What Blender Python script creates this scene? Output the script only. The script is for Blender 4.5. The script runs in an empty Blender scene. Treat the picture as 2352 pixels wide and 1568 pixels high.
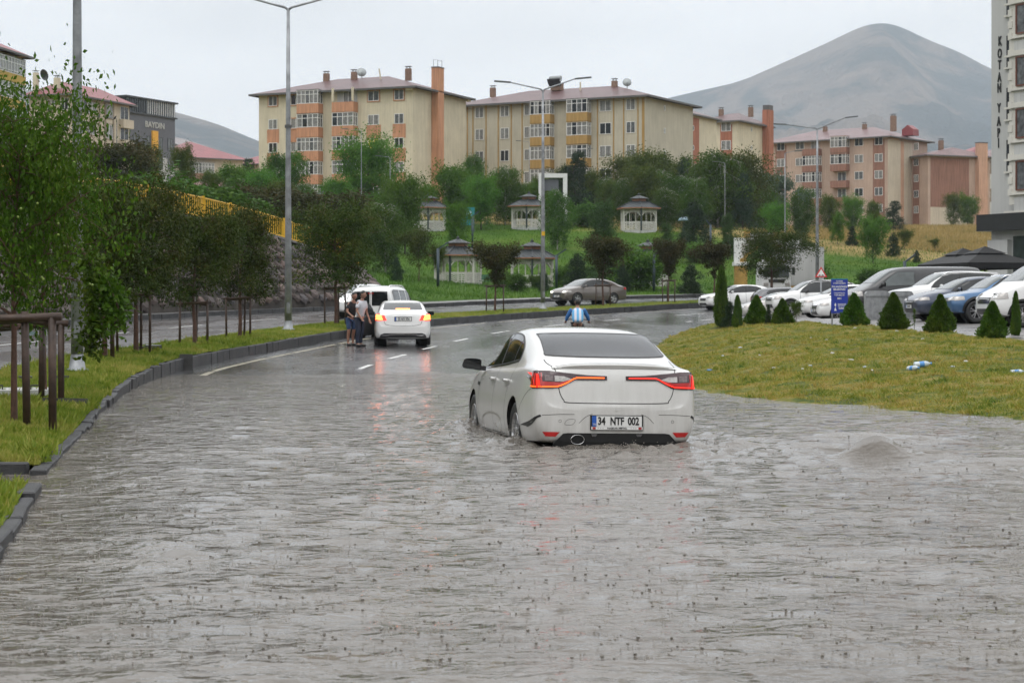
import bpy, bmesh, math, random
import numpy as np
from mathutils import Vector, Matrix, noise
from mathutils.bvhtree import BVHTree

# ------------------------------------------------------------------ camera, sky, sun, exposure
C = bpy.context.scene
COL = C.collection
F = 4573.0; CX = 1176.0; HV = 712.0; CZ = 1.42      # focal length, principal column, horizon row of the 2352 px wide view; eye height
cam_data = bpy.data.cameras.new("camera")
cam = bpy.data.objects.new("camera", cam_data)
COL.objects.link(cam)
cam.location = (0, 0, CZ); cam.rotation_euler = (math.radians(90), 0, 0)
cam_data.sensor_width = 36; cam_data.lens = 70.0
cam_data.shift_y = -(784 - HV) / 2352.0
cam_data.clip_start = 0.3; cam_data.clip_end = 20000
cam_data.dof.use_dof = True; cam_data.dof.focus_distance = 21.6; cam_data.dof.aperture_fstop = 8.0
C.camera = cam

SUN_EL, SUN_AZ = 58, 200
world = bpy.data.worlds.new("World"); C.world = world; world.use_nodes = True
wn = world.node_tree; wn.nodes.clear()
_o = wn.nodes.new("ShaderNodeOutputWorld"); _b = wn.nodes.new("ShaderNodeBackground")
_s = wn.nodes.new("ShaderNodeTexSky"); _s.sky_type = 'NISHITA'; _s.sun_disc = False
_s.sun_elevation = math.radians(SUN_EL); _s.sun_rotation = math.radians(SUN_AZ)
_g = wn.nodes.new("ShaderNodeTexCoord"); _sep = wn.nodes.new("ShaderNodeSeparateXYZ")
wn.links.new(_g.outputs['Generated'], _sep.inputs[0])
# overcast: the luminance of a cloud deck grows towards the zenith (CIE overcast sky), broken by faint cloud structure
_r = wn.nodes.new("ShaderNodeMapRange"); _r.inputs[1].default_value = 0.0; _r.inputs[2].default_value = 1.0
_r.inputs[3].default_value = 9.6; _r.inputs[4].default_value = 21.0
wn.links.new(_sep.outputs['Z'], _r.inputs[0])
_mp = wn.nodes.new("ShaderNodeMapping"); _mp.inputs['Scale'].default_value = (1.0, 1.0, 3.2)
_n = wn.nodes.new("ShaderNodeTexNoise"); _n.inputs['Scale'].default_value = 4.0; _n.inputs['Detail'].default_value = 5.0
_n.inputs['Roughness'].default_value = 0.5
wn.links.new(_g.outputs['Generated'], _mp.inputs[0]); wn.links.new(_mp.outputs[0], _n.inputs['Vector'])
_r2 = wn.nodes.new("ShaderNodeMapRange"); _r2.inputs[1].default_value = 0.3; _r2.inputs[2].default_value = 0.7
_r2.inputs[3].default_value = 0.82; _r2.inputs[4].default_value = 1.07
wn.links.new(_n.outputs['Fac'], _r2.inputs[0])
_m = wn.nodes.new("ShaderNodeMath"); _m.operation = 'MULTIPLY'
wn.links.new(_r.outputs[0], _m.inputs[0]); wn.links.new(_r2.outputs[0], _m.inputs[1])
_v = wn.nodes.new("ShaderNodeVectorMath"); _v.operation = 'SCALE'; _v.inputs[0].default_value = (0.985, 0.995, 1.01)
wn.links.new(_m.outputs[0], _v.inputs['Scale'])
_mix = wn.nodes.new("ShaderNodeMixRGB"); _mix.inputs[0].default_value = 0.97
wn.links.new(_s.outputs[0], _mix.inputs[1]); wn.links.new(_v.outputs[0], _mix.inputs[2])
wn.links.new(_mix.outputs[0], _b.inputs['Color']); _b.inputs['Strength'].default_value = 0.1
wn.links.new(_b.outputs[0], _o.inputs['Surface'])

sun_l = bpy.data.lights.new("sun", 'SUN'); sun_l.energy = 0.7; sun_l.angle = math.radians(40); sun_l.color = (1.0, 0.97, 0.93)
sun = bpy.data.objects.new("sun", sun_l); COL.objects.link(sun)
_az = math.radians(SUN_AZ); _el = math.radians(SUN_EL)
sun.rotation_euler = Vector((-math.sin(_az) * math.cos(_el), -math.cos(_az) * math.cos(_el), -math.sin(_el))).to_track_quat('-Z', 'Y').to_euler()
vs = C.view_settings
vs.view_transform = 'Standard'; vs.look = 'None'; vs.exposure = 0.0; vs.gamma = 1.0; vs.use_curve_mapping = False
C.cycles.max_bounces = 8; C.cycles.diffuse_bounces = 3; C.cycles.glossy_bounces = 3; C.cycles.transmission_bounces = 4
C.cycles.transparent_max_bounces = 8; C.cycles.volume_bounces = 2
C.cycles.use_adaptive_sampling = True; C.cycles.adaptive_threshold = 0.02
C.cycles.use_denoising = True
C.render.film_transparent = False

# ------------------------------------------------------------------ helpers
R = random.Random(11)
NR = np.random.default_rng(5)
rad = math.radians

def P(u, v, d):
    """the point d metres away (along +Y) that the photograph shows at column u, row v of a 2352 px wide copy"""
    return Vector(((u - CX) * d / F, d, CZ - (v - HV) * d / F))

def tag(o, label=None, cat=None, group=None, kind=None):
    if label: o['label'] = label
    if cat: o['category'] = cat
    if group: o['group'] = group
    if kind: o['kind'] = kind
    return o

def thing(name, label, cat, loc=(0, 0, 0), rz=0.0, group=None, scale=None):
    o = bpy.data.objects.new(name, None); COL.objects.link(o)
    o.location = loc; o.rotation_euler = (0, 0, rz); o.empty_display_size = 0.3
    if scale: o.scale = (scale,) * 3 if isinstance(scale, (int, float)) else scale
    return tag(o, label, cat, group)

def place(name, data, parent=None, loc=(0, 0, 0), rot=(0, 0, 0), scale=(1, 1, 1)):
    o = bpy.data.objects.new(name, data); COL.objects.link(o)
    o.location = loc; o.rotation_euler = rot; o.scale = scale
    if parent is not None: o.parent = parent
    return o

def kids(o):
    return [c for c in bpy.data.objects if c.parent is o]

_KIDS = {}
def copy_tree(o, parent=None, top=True):
    if top:
        _KIDS.clear()
        for q in bpy.data.objects:
            if q.parent is not None: _KIDS.setdefault(q.parent.name, []).append(q)
    c = o.copy(); COL.objects.link(c); c.parent = parent
    for ch in _KIDS.get(o.name, []): copy_tree(ch, c, False)
    return c

class MB:
    """collects shapes and links them as one mesh object"""
    def __init__(s): s.v = []; s.f = []; s.m = []; s.mi = 0
    def add(s, vs_, fs):
        b = len(s.v); s.v += [tuple(p) for p in vs_]
        for f in fs: s.f.append(tuple(b + i for i in f)); s.m.append(s.mi)
        return s
    def quad(s, a, b, c, d): return s.add([a, b, c, d], [(0, 1, 2, 3)])
    def box(s, c, size, rz=0.0, rx=0.0, ry=0.0, taper=1.0):
        x, y, z = size[0] / 2, size[1] / 2, size[2] / 2
        pts = [Vector((sx * x * (taper if sz > 0 else 1), sy * y * (taper if sz > 0 else 1), sz * z)) for sz in (-1, 1) for sy in (-1, 1) for sx in (-1, 1)]
        if rz or rx or ry:
            m = Matrix.Rotation(rz, 3, 'Z') @ Matrix.Rotation(ry, 3, 'Y') @ Matrix.Rotation(rx, 3, 'X')
            pts = [m @ p for p in pts]
        c = Vector(c)
        return s.add([c + p for p in pts], [(0, 2, 3, 1), (4, 5, 7, 6), (0, 1, 5, 4), (2, 6, 7, 3), (0, 4, 6, 2), (1, 3, 7, 5)])
    def bar(s, a, b, w, h=None):
        a = Vector(a); b = Vector(b); h = h or w
        d = (b - a).normalized(); up = Vector((0, 0, 1)) if abs(d.z) < 0.95 else Vector((0, 1, 0))
        t = d.cross(up).normalized() * w / 2; n = t.cross(d).normalized() * h / 2
        return s.add([a - t - n, a + t - n, a + t + n, a - t + n, b - t - n, b + t - n, b + t + n, b - t + n],
                     [(0, 1, 2, 3)[::-1], (4, 5, 6, 7)[::-1], (0, 4, 5, 1)[::-1], (1, 5, 6, 2)[::-1], (2, 6, 7, 3)[::-1], (3, 7, 4, 0)[::-1]])
    def tube(s, path, radii, n=8, cap=True):
        path = [Vector(p) for p in path]
        if isinstance(radii, (int, float)): radii = [radii] * len(path)
        b = len(s.v); prev = None
        for i, p in enumerate(path):
            d = (path[min(i + 1, len(path) - 1)] - path[max(i - 1, 0)]).normalized()
            if prev is None:
                up = Vector((0, 0, 1)) if abs(d.z) < 0.9 else Vector((1, 0, 0))
                t = d.cross(up).normalized()
            else:
                t = (prev - d * prev.dot(d)).normalized()
            prev = t; q = d.cross(t)
            for k in range(n):
                a = 2 * math.pi * k / n
                s.v.append(tuple(p + (t * math.cos(a) + q * math.sin(a)) * radii[i]))
        for i in range(len(path) - 1):
            for k in range(n):
                a0 = b + i * n + k; a1 = b + i * n + (k + 1) % n
                s.f.append((a0, a1, a1 + n, a0 + n)); s.m.append(s.mi)
        if cap:
            s.f.append(tuple(b + k for k in range(n))[::-1]); s.m.append(s.mi)
            e = b + (len(path) - 1) * n
            s.f.append(tuple(e + k for k in range(n))); s.m.append(s.mi)
        return s
    def lathe(s, prof, c=(0, 0, 0), n=24, axis='Z'):
        b = len(s.v)
        for (r, h) in prof:
            for k in range(n):
                a = 2 * math.pi * k / n; x, y = r * math.cos(a), r * math.sin(a)
                p = (x, y, h) if axis == 'Z' else ((h, x, y) if axis == 'X' else (y, h, x))
                s.v.append((p[0] + c[0], p[1] + c[1], p[2] + c[2]))
        for i in range(len(prof) - 1):
            for k in range(n):
                a0 = b + i * n + k; a1 = b + i * n + (k + 1) % n
                s.f.append((a0, a1, a1 + n, a0 + n)); s.m.append(s.mi)
        return s
    def prism(s, poly, depth, frame=None):
        """poly (x, z) extruded along +y by depth; frame: Matrix"""
        n = len(poly); fr = frame or Matrix.Identity(4)
        a = [fr @ Vector((p[0], 0, p[1])) for p in poly]; b_ = [fr @ Vector((p[0], depth, p[1])) for p in poly]
        return s.add(a + b_, [tuple(range(n)), tuple(range(n, 2 * n))[::-1]] + [(i, i + n, (i + 1) % n + n, (i + 1) % n) for i in range(n)])
    def mesh(s, name, mats, smooth=False):
        me = bpy.data.meshes.new(name); me.from_pydata(s.v, [], s.f)
        mats = mats if isinstance(mats, (list, tuple)) else [mats]
        for m in mats: me.materials.append(m)
        if len(mats) > 1: me.polygons.foreach_set('material_index', s.m)
        if smooth: me.polygons.foreach_set('use_smooth', [True] * len(s.f))
        me.update(); return me
    def build(s, name, mats, parent=None, smooth=False, loc=(0, 0, 0), rot=(0, 0, 0), fix=True):
        me = s.mesh(name, mats, smooth)
        if fix:
            bm = bmesh.new(); bm.from_mesh(me); bmesh.ops.recalc_face_normals(bm, faces=bm.faces); bm.to_mesh(me); bm.free()
        return place(name, me, parent, loc, rot)

def np_mesh(name, V, Fq, mats, mi=None, smooth=False):
    """mesh from numpy arrays: V (n,3), Fq (m,k) faces of equal size k"""
    me = bpy.data.meshes.new(name); m, k = Fq.shape
    me.vertices.add(len(V)); me.vertices.foreach_set('co', V.astype(np.float32).ravel())
    me.loops.add(m * k); me.loops.foreach_set('vertex_index', Fq.astype(np.int32).ravel())
    me.polygons.add(m); me.polygons.foreach_set('loop_start', np.arange(0, m * k, k, dtype=np.int32))
    if mi is not None: me.polygons.foreach_set('material_index', mi.astype(np.int32))
    if smooth: me.polygons.foreach_set('use_smooth', np.ones(m, dtype=bool))
    for x in (mats if isinstance(mats, (list, tuple)) else [mats]): me.materials.append(x)
    me.update(calc_edges=True); return me

# ------------------------------------------------------------------ materials
def _noise(nt, vec, scale, detail=4, rough=0.55, dist=0.0):
    n = nt.nodes.new("ShaderNodeTexNoise"); n.inputs['Scale'].default_value = scale; n.inputs['Detail'].default_value = detail
    n.inputs['Roughness'].default_value = rough; n.inputs['Distortion'].default_value = dist
    nt.links.new(vec, n.inputs['Vector']); return n.outputs['Fac']

def _vec(nt, kind='Object', scale=None):
    t = nt.nodes.new("ShaderNodeTexCoord")
    if kind == 'World':
        g = nt.nodes.new("ShaderNodeNewGeometry"); out = g.outputs['Position']
    else: out = t.outputs[kind]
    if scale:
        m = nt.nodes.new("ShaderNodeMapping"); m.inputs['Scale'].default_value = scale
        nt.links.new(out, m.inputs[0]); out = m.outputs[0]
    return out

def _ramp(nt, fac, stops):
    r = nt.nodes.new("ShaderNodeValToRGB"); e = r.color_ramp.elements
    while len(e) < len(stops): e.new(0.5)
    for i, (p, c) in enumerate(stops):
        e[i].position = p; e[i].color = (*c[:3], 1) if not isinstance(c, (int, float)) else (c, c, c, 1)
    nt.links.new(fac, r.inputs[0]); return r.outputs[0]

def new_mat(name):
    m = bpy.data.materials.new(name); m.use_nodes = True
    nt = m.node_tree; b = nt.nodes['Principled BSDF']; return m, nt, b

def pm(name, col, rough=0.5, metal=0.0, var=0.12, scale=3.0, bump=0.0, bscale=20.0, coat=0.0, streak=0.0, spec=0.5, emit=None, es=1.0,
       col2=None, coords='Object', rvar=0.0, alpha=None, ior=None):
    """plain surface: base colour with soft noise variation, optional vertical rain streaks, relief, clear coat"""
    m, nt, b = new_mat(name)
    b.inputs['Roughness'].default_value = rough; b.inputs['Metallic'].default_value = metal
    b.inputs['Specular IOR Level'].default_value = spec
    if ior: b.inputs['IOR'].default_value = ior
    if coat: b.inputs['Coat Weight'].default_value = coat; b.inputs['Coat Roughness'].default_value = 0.06
    vec = _vec(nt, coords)
    lo = tuple(max(0, c * (1 - var)) for c in col); hi = col2 or tuple(min(1, c * (1 + var)) for c in col)
    c = _ramp(nt, _noise(nt, vec, scale, 5, 0.6), [(0.3, lo), (0.7, hi)])
    if streak:
        sv = _vec(nt, coords, (1.6, 1.6, 0.10))
        f = _ramp(nt, _noise(nt, sv, 2.5, 5, 0.65), [(0.42, 1.0), (0.75, 1 - streak)])
        mx = nt.nodes.new("ShaderNodeMixRGB"); mx.blend_type = 'MULTIPLY'; mx.inputs[0].default_value = 1.0
        nt.links.new(c, mx.inputs[1]); nt.links.new(f, mx.inputs[2]); c = mx.outputs[0]
    nt.links.new(c, b.inputs['Base Color'])
    if rvar:
        rr = _ramp(nt, _noise(nt, vec, scale * 0.7, 4), [(0.35, max(0.02, rough - rvar)), (0.65, min(1, rough + rvar))])
        nt.links.new(rr, b.inputs['Roughness'])
    if bump:
        bn = nt.nodes.new("ShaderNodeBump"); bn.inputs['Strength'].default_value = bump; bn.inputs['Distance'].default_value = 0.02
        nt.links.new(_noise(nt, vec, bscale, 4), bn.inputs['Height']); nt.links.new(bn.outputs[0], b.inputs['Normal'])
    if emit:
        b.inputs['Emission Color'].default_value = (*emit, 1); b.inputs['Emission Strength'].default_value = es
    return m

def leaf_mat(name, dark, light, warm=None, transl=0.35, rough=0.45, nscale=0.9):
    """foliage: colour varies leaf to leaf, clump to clump and tree to tree; light passes through"""
    m, nt, b = new_mat(name)
    vec = _vec(nt, 'Object')
    f1 = _noise(nt, vec, nscale, 3, 0.6); f2 = _noise(nt, vec, nscale * 14, 2, 0.6)
    add = nt.nodes.new("ShaderNodeMath"); add.operation = 'MULTIPLY_ADD'; add.inputs[1].default_value = 0.5
    nt.links.new(f2, add.inputs[0])
    h = nt.nodes.new("ShaderNodeMath"); h.operation = 'MULTIPLY'; h.inputs[1].default_value = 0.5
    nt.links.new(f1, h.inputs[0]); nt.links.new(h.outputs[0], add.inputs[2])
    stops = [(0.34, dark), (0.62, light)]
    if warm: stops = [(0.33, dark), (0.52, light), (0.66, warm)]
    c = _ramp(nt, add.outputs[0], stops)
    oi = nt.nodes.new("ShaderNodeObjectInfo"); hs = nt.nodes.new("ShaderNodeHueSaturation")
    mr = nt.nodes.new("ShaderNodeMapRange"); mr.inputs[3].default_value = 0.485; mr.inputs[4].default_value = 0.512
    nt.links.new(oi.outputs['Random'], mr.inputs[0]); nt.links.new(mr.outputs[0], hs.inputs['Hue'])
    mv = nt.nodes.new("ShaderNodeMapRange"); mv.inputs[3].default_value = 0.8; mv.inputs[4].default_value = 1.2
    nt.links.new(oi.outputs['Random'], mv.inputs[0]); nt.links.new(mv.outputs[0], hs.inputs['Value'])
    nt.links.new(c, hs.inputs['Color'])
    b.inputs['Roughness'].default_value = rough + .1; b.inputs['Specular IOR Level'].default_value = 0.16
    nt.links.new(hs.outputs[0], b.inputs['Base Color'])
    tr = nt.nodes.new("ShaderNodeBsdfTranslucent"); nt.links.new(hs.outputs[0], tr.inputs['Color'])
    mx = nt.nodes.new("ShaderNodeMixShader"); mx.inputs[0].default_value = transl
    out = nt.nodes['Material Output']
    nt.links.new(b.outputs[0], mx.inputs[1]); nt.links.new(tr.outputs[0], mx.inputs[2]); nt.links.new(mx.outputs[0], out.inputs['Surface'])
    return m

def text_data(txt, size, depth=0.002, squash=1.0, bold=0.0):
    cu = bpy.data.curves.new("lettering", 'FONT'); cu.body = txt; cu.size = size; cu.extrude = depth; cu.align_x = 'CENTER'; cu.align_y = 'CENTER'
    cu.offset = bold; cu.resolution_u = 3
    o = bpy.data.objects.new("t", cu); COL.objects.link(o); dg = bpy.context.evaluated_depsgraph_get()
    me = bpy.data.meshes.new_from_object(o.evaluated_get(dg)); bpy.data.objects.remove(o); bpy.data.curves.remove(cu)
    for v in me.vertices: v.co.x *= squash
    return me
def lettering(txt, size, mat, parent, loc, rot=(math.pi / 2, 0, 0), squash=1.0, bold=0.0, name="lettering", depth=.002):
    me = text_data(txt, size, depth, squash, bold); me.materials.clear(); me.materials.append(mat)
    return place(name, me, parent, loc, rot)


M_blueeu = pm("plate_blue", (.02, .10, .42), .4, var=0)
M_ink = pm("plate_black", (.01, .01, .01), .5, var=0)
# ------------------------------------------------------------------ the two carriageways, median, flood water, banks, terrain
def catmull(pts, step=1.0):
    out = []; n = len(pts)
    for i in range(n - 1):
        p0 = np.array(pts[max(i - 1, 0)]); p1 = np.array(pts[i]); p2 = np.array(pts[i + 1]); p3 = np.array(pts[min(i + 2, n - 1)])
        k = max(1, int(np.linalg.norm(p2 - p1) / step))
        for j in range(k):
            t = j / k
            out.append(0.5 * ((2 * p1) + (-p0 + p2) * t + (2 * p0 - 5 * p1 + 4 * p2 - p3) * t * t + (-p0 + 3 * p1 - 3 * p2 + p3) * t ** 3))
    out.append(np.array(pts[-1], float)); return np.array(out)

# foot of the median kerb (x, y, z)
NLINE = catmull([(-1.2, 0, -.22), (-2.2, 6, -.22), (-3.05, 11.8, -.22), (-3.75, 15.6, -.23), (-4.14, 17.6, -.23), (-5.0, 23, -.23), (-5.8, 28, -.20), (-6.9, 36, -.08), (-7.6, 44, .01),
                 (-7.55, 50, .09), (-7.15, 56, .19), (-5.84, 71, .45), (-3.5, 84, .75), (1.5, 100, 1.07), (6.3, 108.5, 1.32), (11.2, 116, 1.57), (21.5, 131, 1.95),
                 (36, 147, 2.3), (55, 160, 2.7), (90, 175, 3.3), (150, 190, 4.2)], 1.0)
_t = np.gradient(NLINE[:, :2], axis=0); _t /= np.linalg.norm(_t, axis=1)[:, None]
NNORM = np.stack([_t[:, 1], -_t[:, 0]], 1)          # points to the right of travel
CROSS = np.clip((NLINE[:, 1] - 40) / 40, 0, 1) * 0.03   # fall of the carriageway to the right

def off_line(off, dz=0.0, a=0, b=None, cross=True):
    o = np.asarray(off, float) if np.ndim(off) else np.full(len(NLINE), float(off))
    p = NLINE[:, :2] + NNORM * o[:, None]
    z = NLINE[:, 2] - (CROSS * np.maximum(o, 0) if cross else 0) + dz
    r = np.column_stack([p, z]); return r[a:b]

def ribbon(name, lines, mat, kind='structure', jitter=0.0, smooth=True, parent=None):
    """lofts a list of equally long polylines into one sheet"""
    n = len(lines[0]); k = len(lines)
    V = np.array(lines).reshape(k * n, 3).copy()
    if jitter:
        for i in range(len(V)): V[i, 2] += noise.noise(Vector(V[i]) * 0.8) * jitter
    i, j = np.meshgrid(np.arange(k - 1), np.arange(n - 1), indexing='ij')
    a = (i * n + j).ravel(); Fq = np.column_stack([a, a + n, a + n + 1, a + 1])
    me = np_mesh(name, V, Fq, mat, smooth=smooth)
    o = place(name, me, parent)
    if np.mean([p.normal.z for p in me.polygons[:50]]) < 0: me.flip_normals()
    if kind: o['kind'] = kind
    return o

def between(A, B, k, f=None):
    out = []
    for i in range(k + 1):
        t = i / k; L = A * (1 - t) + B * t
        if f: L = L.copy(); L[:, 2] = A[:, 2] + (B[:, 2] - A[:, 2]) * f(t)
        out.append(L)
    return out

# --- materials of the setting
def asphalt_mat(name, base=0.05, wet=0.5):
    m, nt, b = new_mat(name)
    vec = _vec(nt, 'World')
    big = _noise(nt, vec, 0.25, 4, 0.6); fine = _noise(nt, vec, 60, 3, 0.7)
    c = _ramp(nt, big, [(0.3, (base * .75, base * .75, base * .8)), (0.7, (base * 1.25, base * 1.22, base * 1.2))])
    nt.links.new(c, b.inputs['Base Color'])
    vs_ = _vec(nt, 'World', (1.0, 0.22, 1.0))
    r = _ramp(nt, _noise(nt, vs_, 0.55, 5, 0.65), [(0.36, 0.10), (0.5, 0.24), (0.68, 0.42)])
    nt.links.new(r, b.inputs['Roughness'])
    bn = nt.nodes.new("ShaderNodeBump"); bn.inputs['Strength'].default_value = 0.35; bn.inputs['Distance'].default_value = 0.01
    nt.links.new(fine, bn.inputs['Height'])
    b2 = nt.nodes.new("ShaderNodeBump"); b2.inputs['Strength'].default_value = 0.25; b2.inputs['Distance'].default_value = 0.05
    nt.links.new(_noise(nt, vec, 2.2, 3, 0.6), b2.inputs['Height']); nt.links.new(bn.outputs[0], b2.inputs['Normal'])
    nt.links.new(b2.outputs[0], b.inputs['Normal'])
    b.inputs['Coat Weight'].default_value = 0.55; b.inputs['Coat Roughness'].default_value = 0.14; b.inputs['Coat IOR'].default_value = 1.33
    return m

M_asph = asphalt_mat("wet_asphalt", 0.055)
M_asph2 = asphalt_mat("wet_worn_asphalt", 0.11)
M_kerb = pm("kerb_basalt", (0.036, 0.036, 0.038), 0.6, var=0.45, scale=2.5, bump=0.4, bscale=40, coords='World')
M_paint = pm("road_paint", (0.62, 0.62, 0.60), 0.4, var=0.25, scale=8, coords='World')
M_paint_old = pm("worn_edge_paint", (0.30, 0.27, 0.20), 0.45, var=0.5, scale=4, coords='World')
M_soil = pm("damp_soil", (0.085, 0.07, 0.04), 0.9, var=0.4, scale=1.2, bump=0.6, bscale=12, coords='World')

def grass_ground(name, stops, s1=0.35, s2=3.0):
    m, nt, b = new_mat(name); vec = _vec(nt, 'World')
    f1 = _noise(nt, vec, s1, 4, 0.65); f2 = _noise(nt, vec, s2, 5, 0.7)
    a = nt.nodes.new("ShaderNodeMixRGB"); a.inputs[0].default_value = 0.45
    nt.links.new(f1, a.inputs[1]); nt.links.new(f2, a.inputs[2])
    c = _ramp(nt, a.outputs[0], stops); nt.links.new(c, b.inputs['Base Color'])
    b.inputs['Roughness'].default_value = 0.85; b.inputs['Specular IOR Level'].default_value = 0.2
    bn = nt.nodes.new("ShaderNodeBump"); bn.inputs['Strength'].default_value = 0.8; bn.inputs['Distance'].default_value = 0.12
    nt.links.new(_noise(nt, vec, s2 * 3, 5, 0.7), bn.inputs['Height']); nt.links.new(bn.outputs[0], b.inputs['Normal'])
    return m
G_GREEN = [(0.36, (0.05, 0.085, 0.010)), (0.5, (0.12, 0.155, 0.018)), (0.64, (0.20, 0.19, 0.05))]
G_DRY = [(0.34, (0.07, 0.055, 0.03)), (0.42, (0.06, 0.095, 0.015)), (0.5, (0.15, 0.15, 0.025)), (0.58, (0.26, 0.19, 0.05)), (0.68, (0.12, 0.13, 0.03))]
G_PARK = [(0.35, (0.032, 0.080, 0.006)), (0.5, (0.058, 0.125, 0.008)), (0.66, (0.105, 0.16, 0.018))]
M_lawn = grass_ground("median_turf", G_GREEN)
M_bank = grass_ground("bank_turf", G_DRY, .55, 2.2)

# --- near carriageway (flooded in front), right of the median kerb
road = ribbon("near_road", [off_line(o) for o in np.linspace(-0.3, 11.2, 14)], M_asph, jitter=0.02)
far_road = ribbon("far_road", [off_line(o, .29 + .05 * (-(o + 2.7)) / 8.5, cross=False) for o in np.linspace(-2.55, -11.3, 9)], M_asph2)
# wheel-track patch of newer asphalt along the inner lane of the far road
ribbon("road_repair_strip", [off_line(o, .296 + .05 * (-(o + 2.7)) / 8.5, cross=False) for o in (-2.75, -4.3, -5.9)], M_asph)

# --- median lawn, in two pieces with the washed-out gap between them
def widx(y): return int(np.argmin(np.abs(NLINE[:, 1] - y)))
i_gap0, i_gap1 = widx(15.5), widx(17.4)
def lawn(name, a, b):
    L = [off_line(-0.045, .275, a, b), off_line(-0.4, .31, a, b), off_line(-1.3, .35, a, b), off_line(-2.1, .34, a, b), off_line(-2.62, .29, a, b), off_line(-2.70, .15, a, b)]
    for q in L:
        q[:, 2] += 0.0
    return ribbon(name, L, M_lawn, jitter=0.05)
lawn_a = lawn("median_lawn", 0, i_gap0 + 1); lawn_b = lawn("median_lawn_strip", i_gap1, len(NLINE) - 20)
for L_, i in ((lawn_a, i_gap0), (lawn_b, i_gap1)):
    pass
# soil under the gap
ribbon("gap_soil", [off_line(o, z, i_gap0 - 1, i_gap1 + 2, cross=False) for o, z in ((-.1, .08), (-1.2, .16), (-2.7, .24))], M_soil)

# --- kerbs: single blocks
kerb_me = MB().box((0, 0, 0), (0.14, 0.80, 0.50)).mesh("kerb_stone", M_kerb)
_bm = bmesh.new(); _bm.from_mesh(kerb_me); bmesh.ops.bevel(_bm, geom=_bm.edges[:], offset=0.012, segments=1, affect='EDGES'); _bm.to_mesh(kerb_me); _bm.free()
def kerb_line(name, off, dz, y0, y1, tilt=0.0, every=0.82, skip=(), side=1, me=kerb_me):
    """a row of kerb blocks; the row itself is a piece of the setting and each block one of its parts"""
    root = bpy.data.objects.new(name, None); COL.objects.link(root); root['kind'] = 'structure'
    L = off_line(off, dz, cross=False); seg = np.r_[0, np.cumsum(np.linalg.norm(np.diff(L[:, :2], axis=0), axis=1))]
    s0, s1 = np.interp([y0, y1], L[:, 1], seg); s = s0; k = 0
    while s < s1:
        x, y, z = [np.interp(s, seg, L[:, c]) for c in range(3)]
        x2, y2, z2 = [np.interp(s + .4, seg, L[:, c]) for c in range(3)]
        if not any(a <= y <= b for a, b in skip):
            w = 1.0 if y > 45 else 1.6
            o = place("kerb_stone", me, root, (x + R.gauss(0, .006 * w), y, z - .25 + R.gauss(0, .006 * w)),
                      (math.atan2(z2 - z, .4) + R.gauss(0, .006 * w), R.gauss(0, .02 * w), math.atan2(y2 - y, x2 - x) - math.pi / 2 + R.gauss(0, .012 * w)))
        s += every; k += 1
    return root
kerb_line("median_kerb", -0.02, .27, 9.5, 152, skip=((15.4, 17.3), (46.2, 46.9)))
kerb_line("far_kerb", -11.35, .55, 60, 165)
kerb_line("far_median_kerb", -2.68, .30, 38, 120)
# the kerb that turns the corner at the wash-out, and fallen blocks
wk = bpy.data.objects.new("washout_kerb", None); COL.objects.link(wk); wk['kind'] = 'structure'
for k in range(5):
    place("kerb_stone", kerb_me, wk, (-4.62 - .83 * k, 17.35 + .03 * k, -.155 + .012 * k), (0, 0.02 * k, math.pi / 2 + .02 * R.uniform(-1, 1)))
M_kerb_dk = pm("wet_stone_dark", (0.05, 0.05, 0.05), 0.35, var=0.4, scale=6)
def loose_block(u, v, d, size, rz, label, rx=0.0):
    o = MB().box((0, 0, 0), size).build("loose_kerb_block", M_kerb_dk, None, loc=P(u, v, d), rot=(rx, 0.03, rz)); return tag(o, label, "kerb block")
# --- lane markings
mk = bpy.data.objects.new("road_markings", None); COL.objects.link(mk); mk['kind'] = 'structure'
def strip(off, w, y0, y1, mat, dz=.006, name="lane_dash"):
    y = np.linspace(y0, y1, max(2, int((y1 - y0) / 1.0) + 1)); out = []
    for o in (off - w / 2, off + w / 2):
        L = off_line(o, dz); out.append(np.column_stack([[np.interp(q, L[:, 1], L[:, c]) for q in y] for c in range(3)]))
    me_o = ribbon(name, out, mat, kind=None, parent=mk); return me_o
for y0 in (40.5, 46.6, 53.4, 61.0, 69.0, 77.5, 86.5, 95.5, 104.5, 114, 123):
    strip(4.05, .14, y0, y0 + 3.2, M_paint)
for y0 in (97, 105, 113, 121):
    strip(7.6, .14, y0, y0 + 3.2, M_paint)
strip(0.85, .16, 33, 150, M_paint_old, name="edge_line")
for y0 in range(36, 150, 9): 
    L = off_line(-6.6, .34, cross=False); ys = np.linspace(y0, y0 + 4.0, 5); oo = []
    for o in (-6.67, -6.53):
        L = off_line(o, .318, cross=False); oo.append(np.column_stack([[np.interp(q, L[:, 1], L[:, c]) for q in ys] for c in range(3)]))
    ribbon("lane_dash", oo, M_paint, kind=None, parent=mk)

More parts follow.
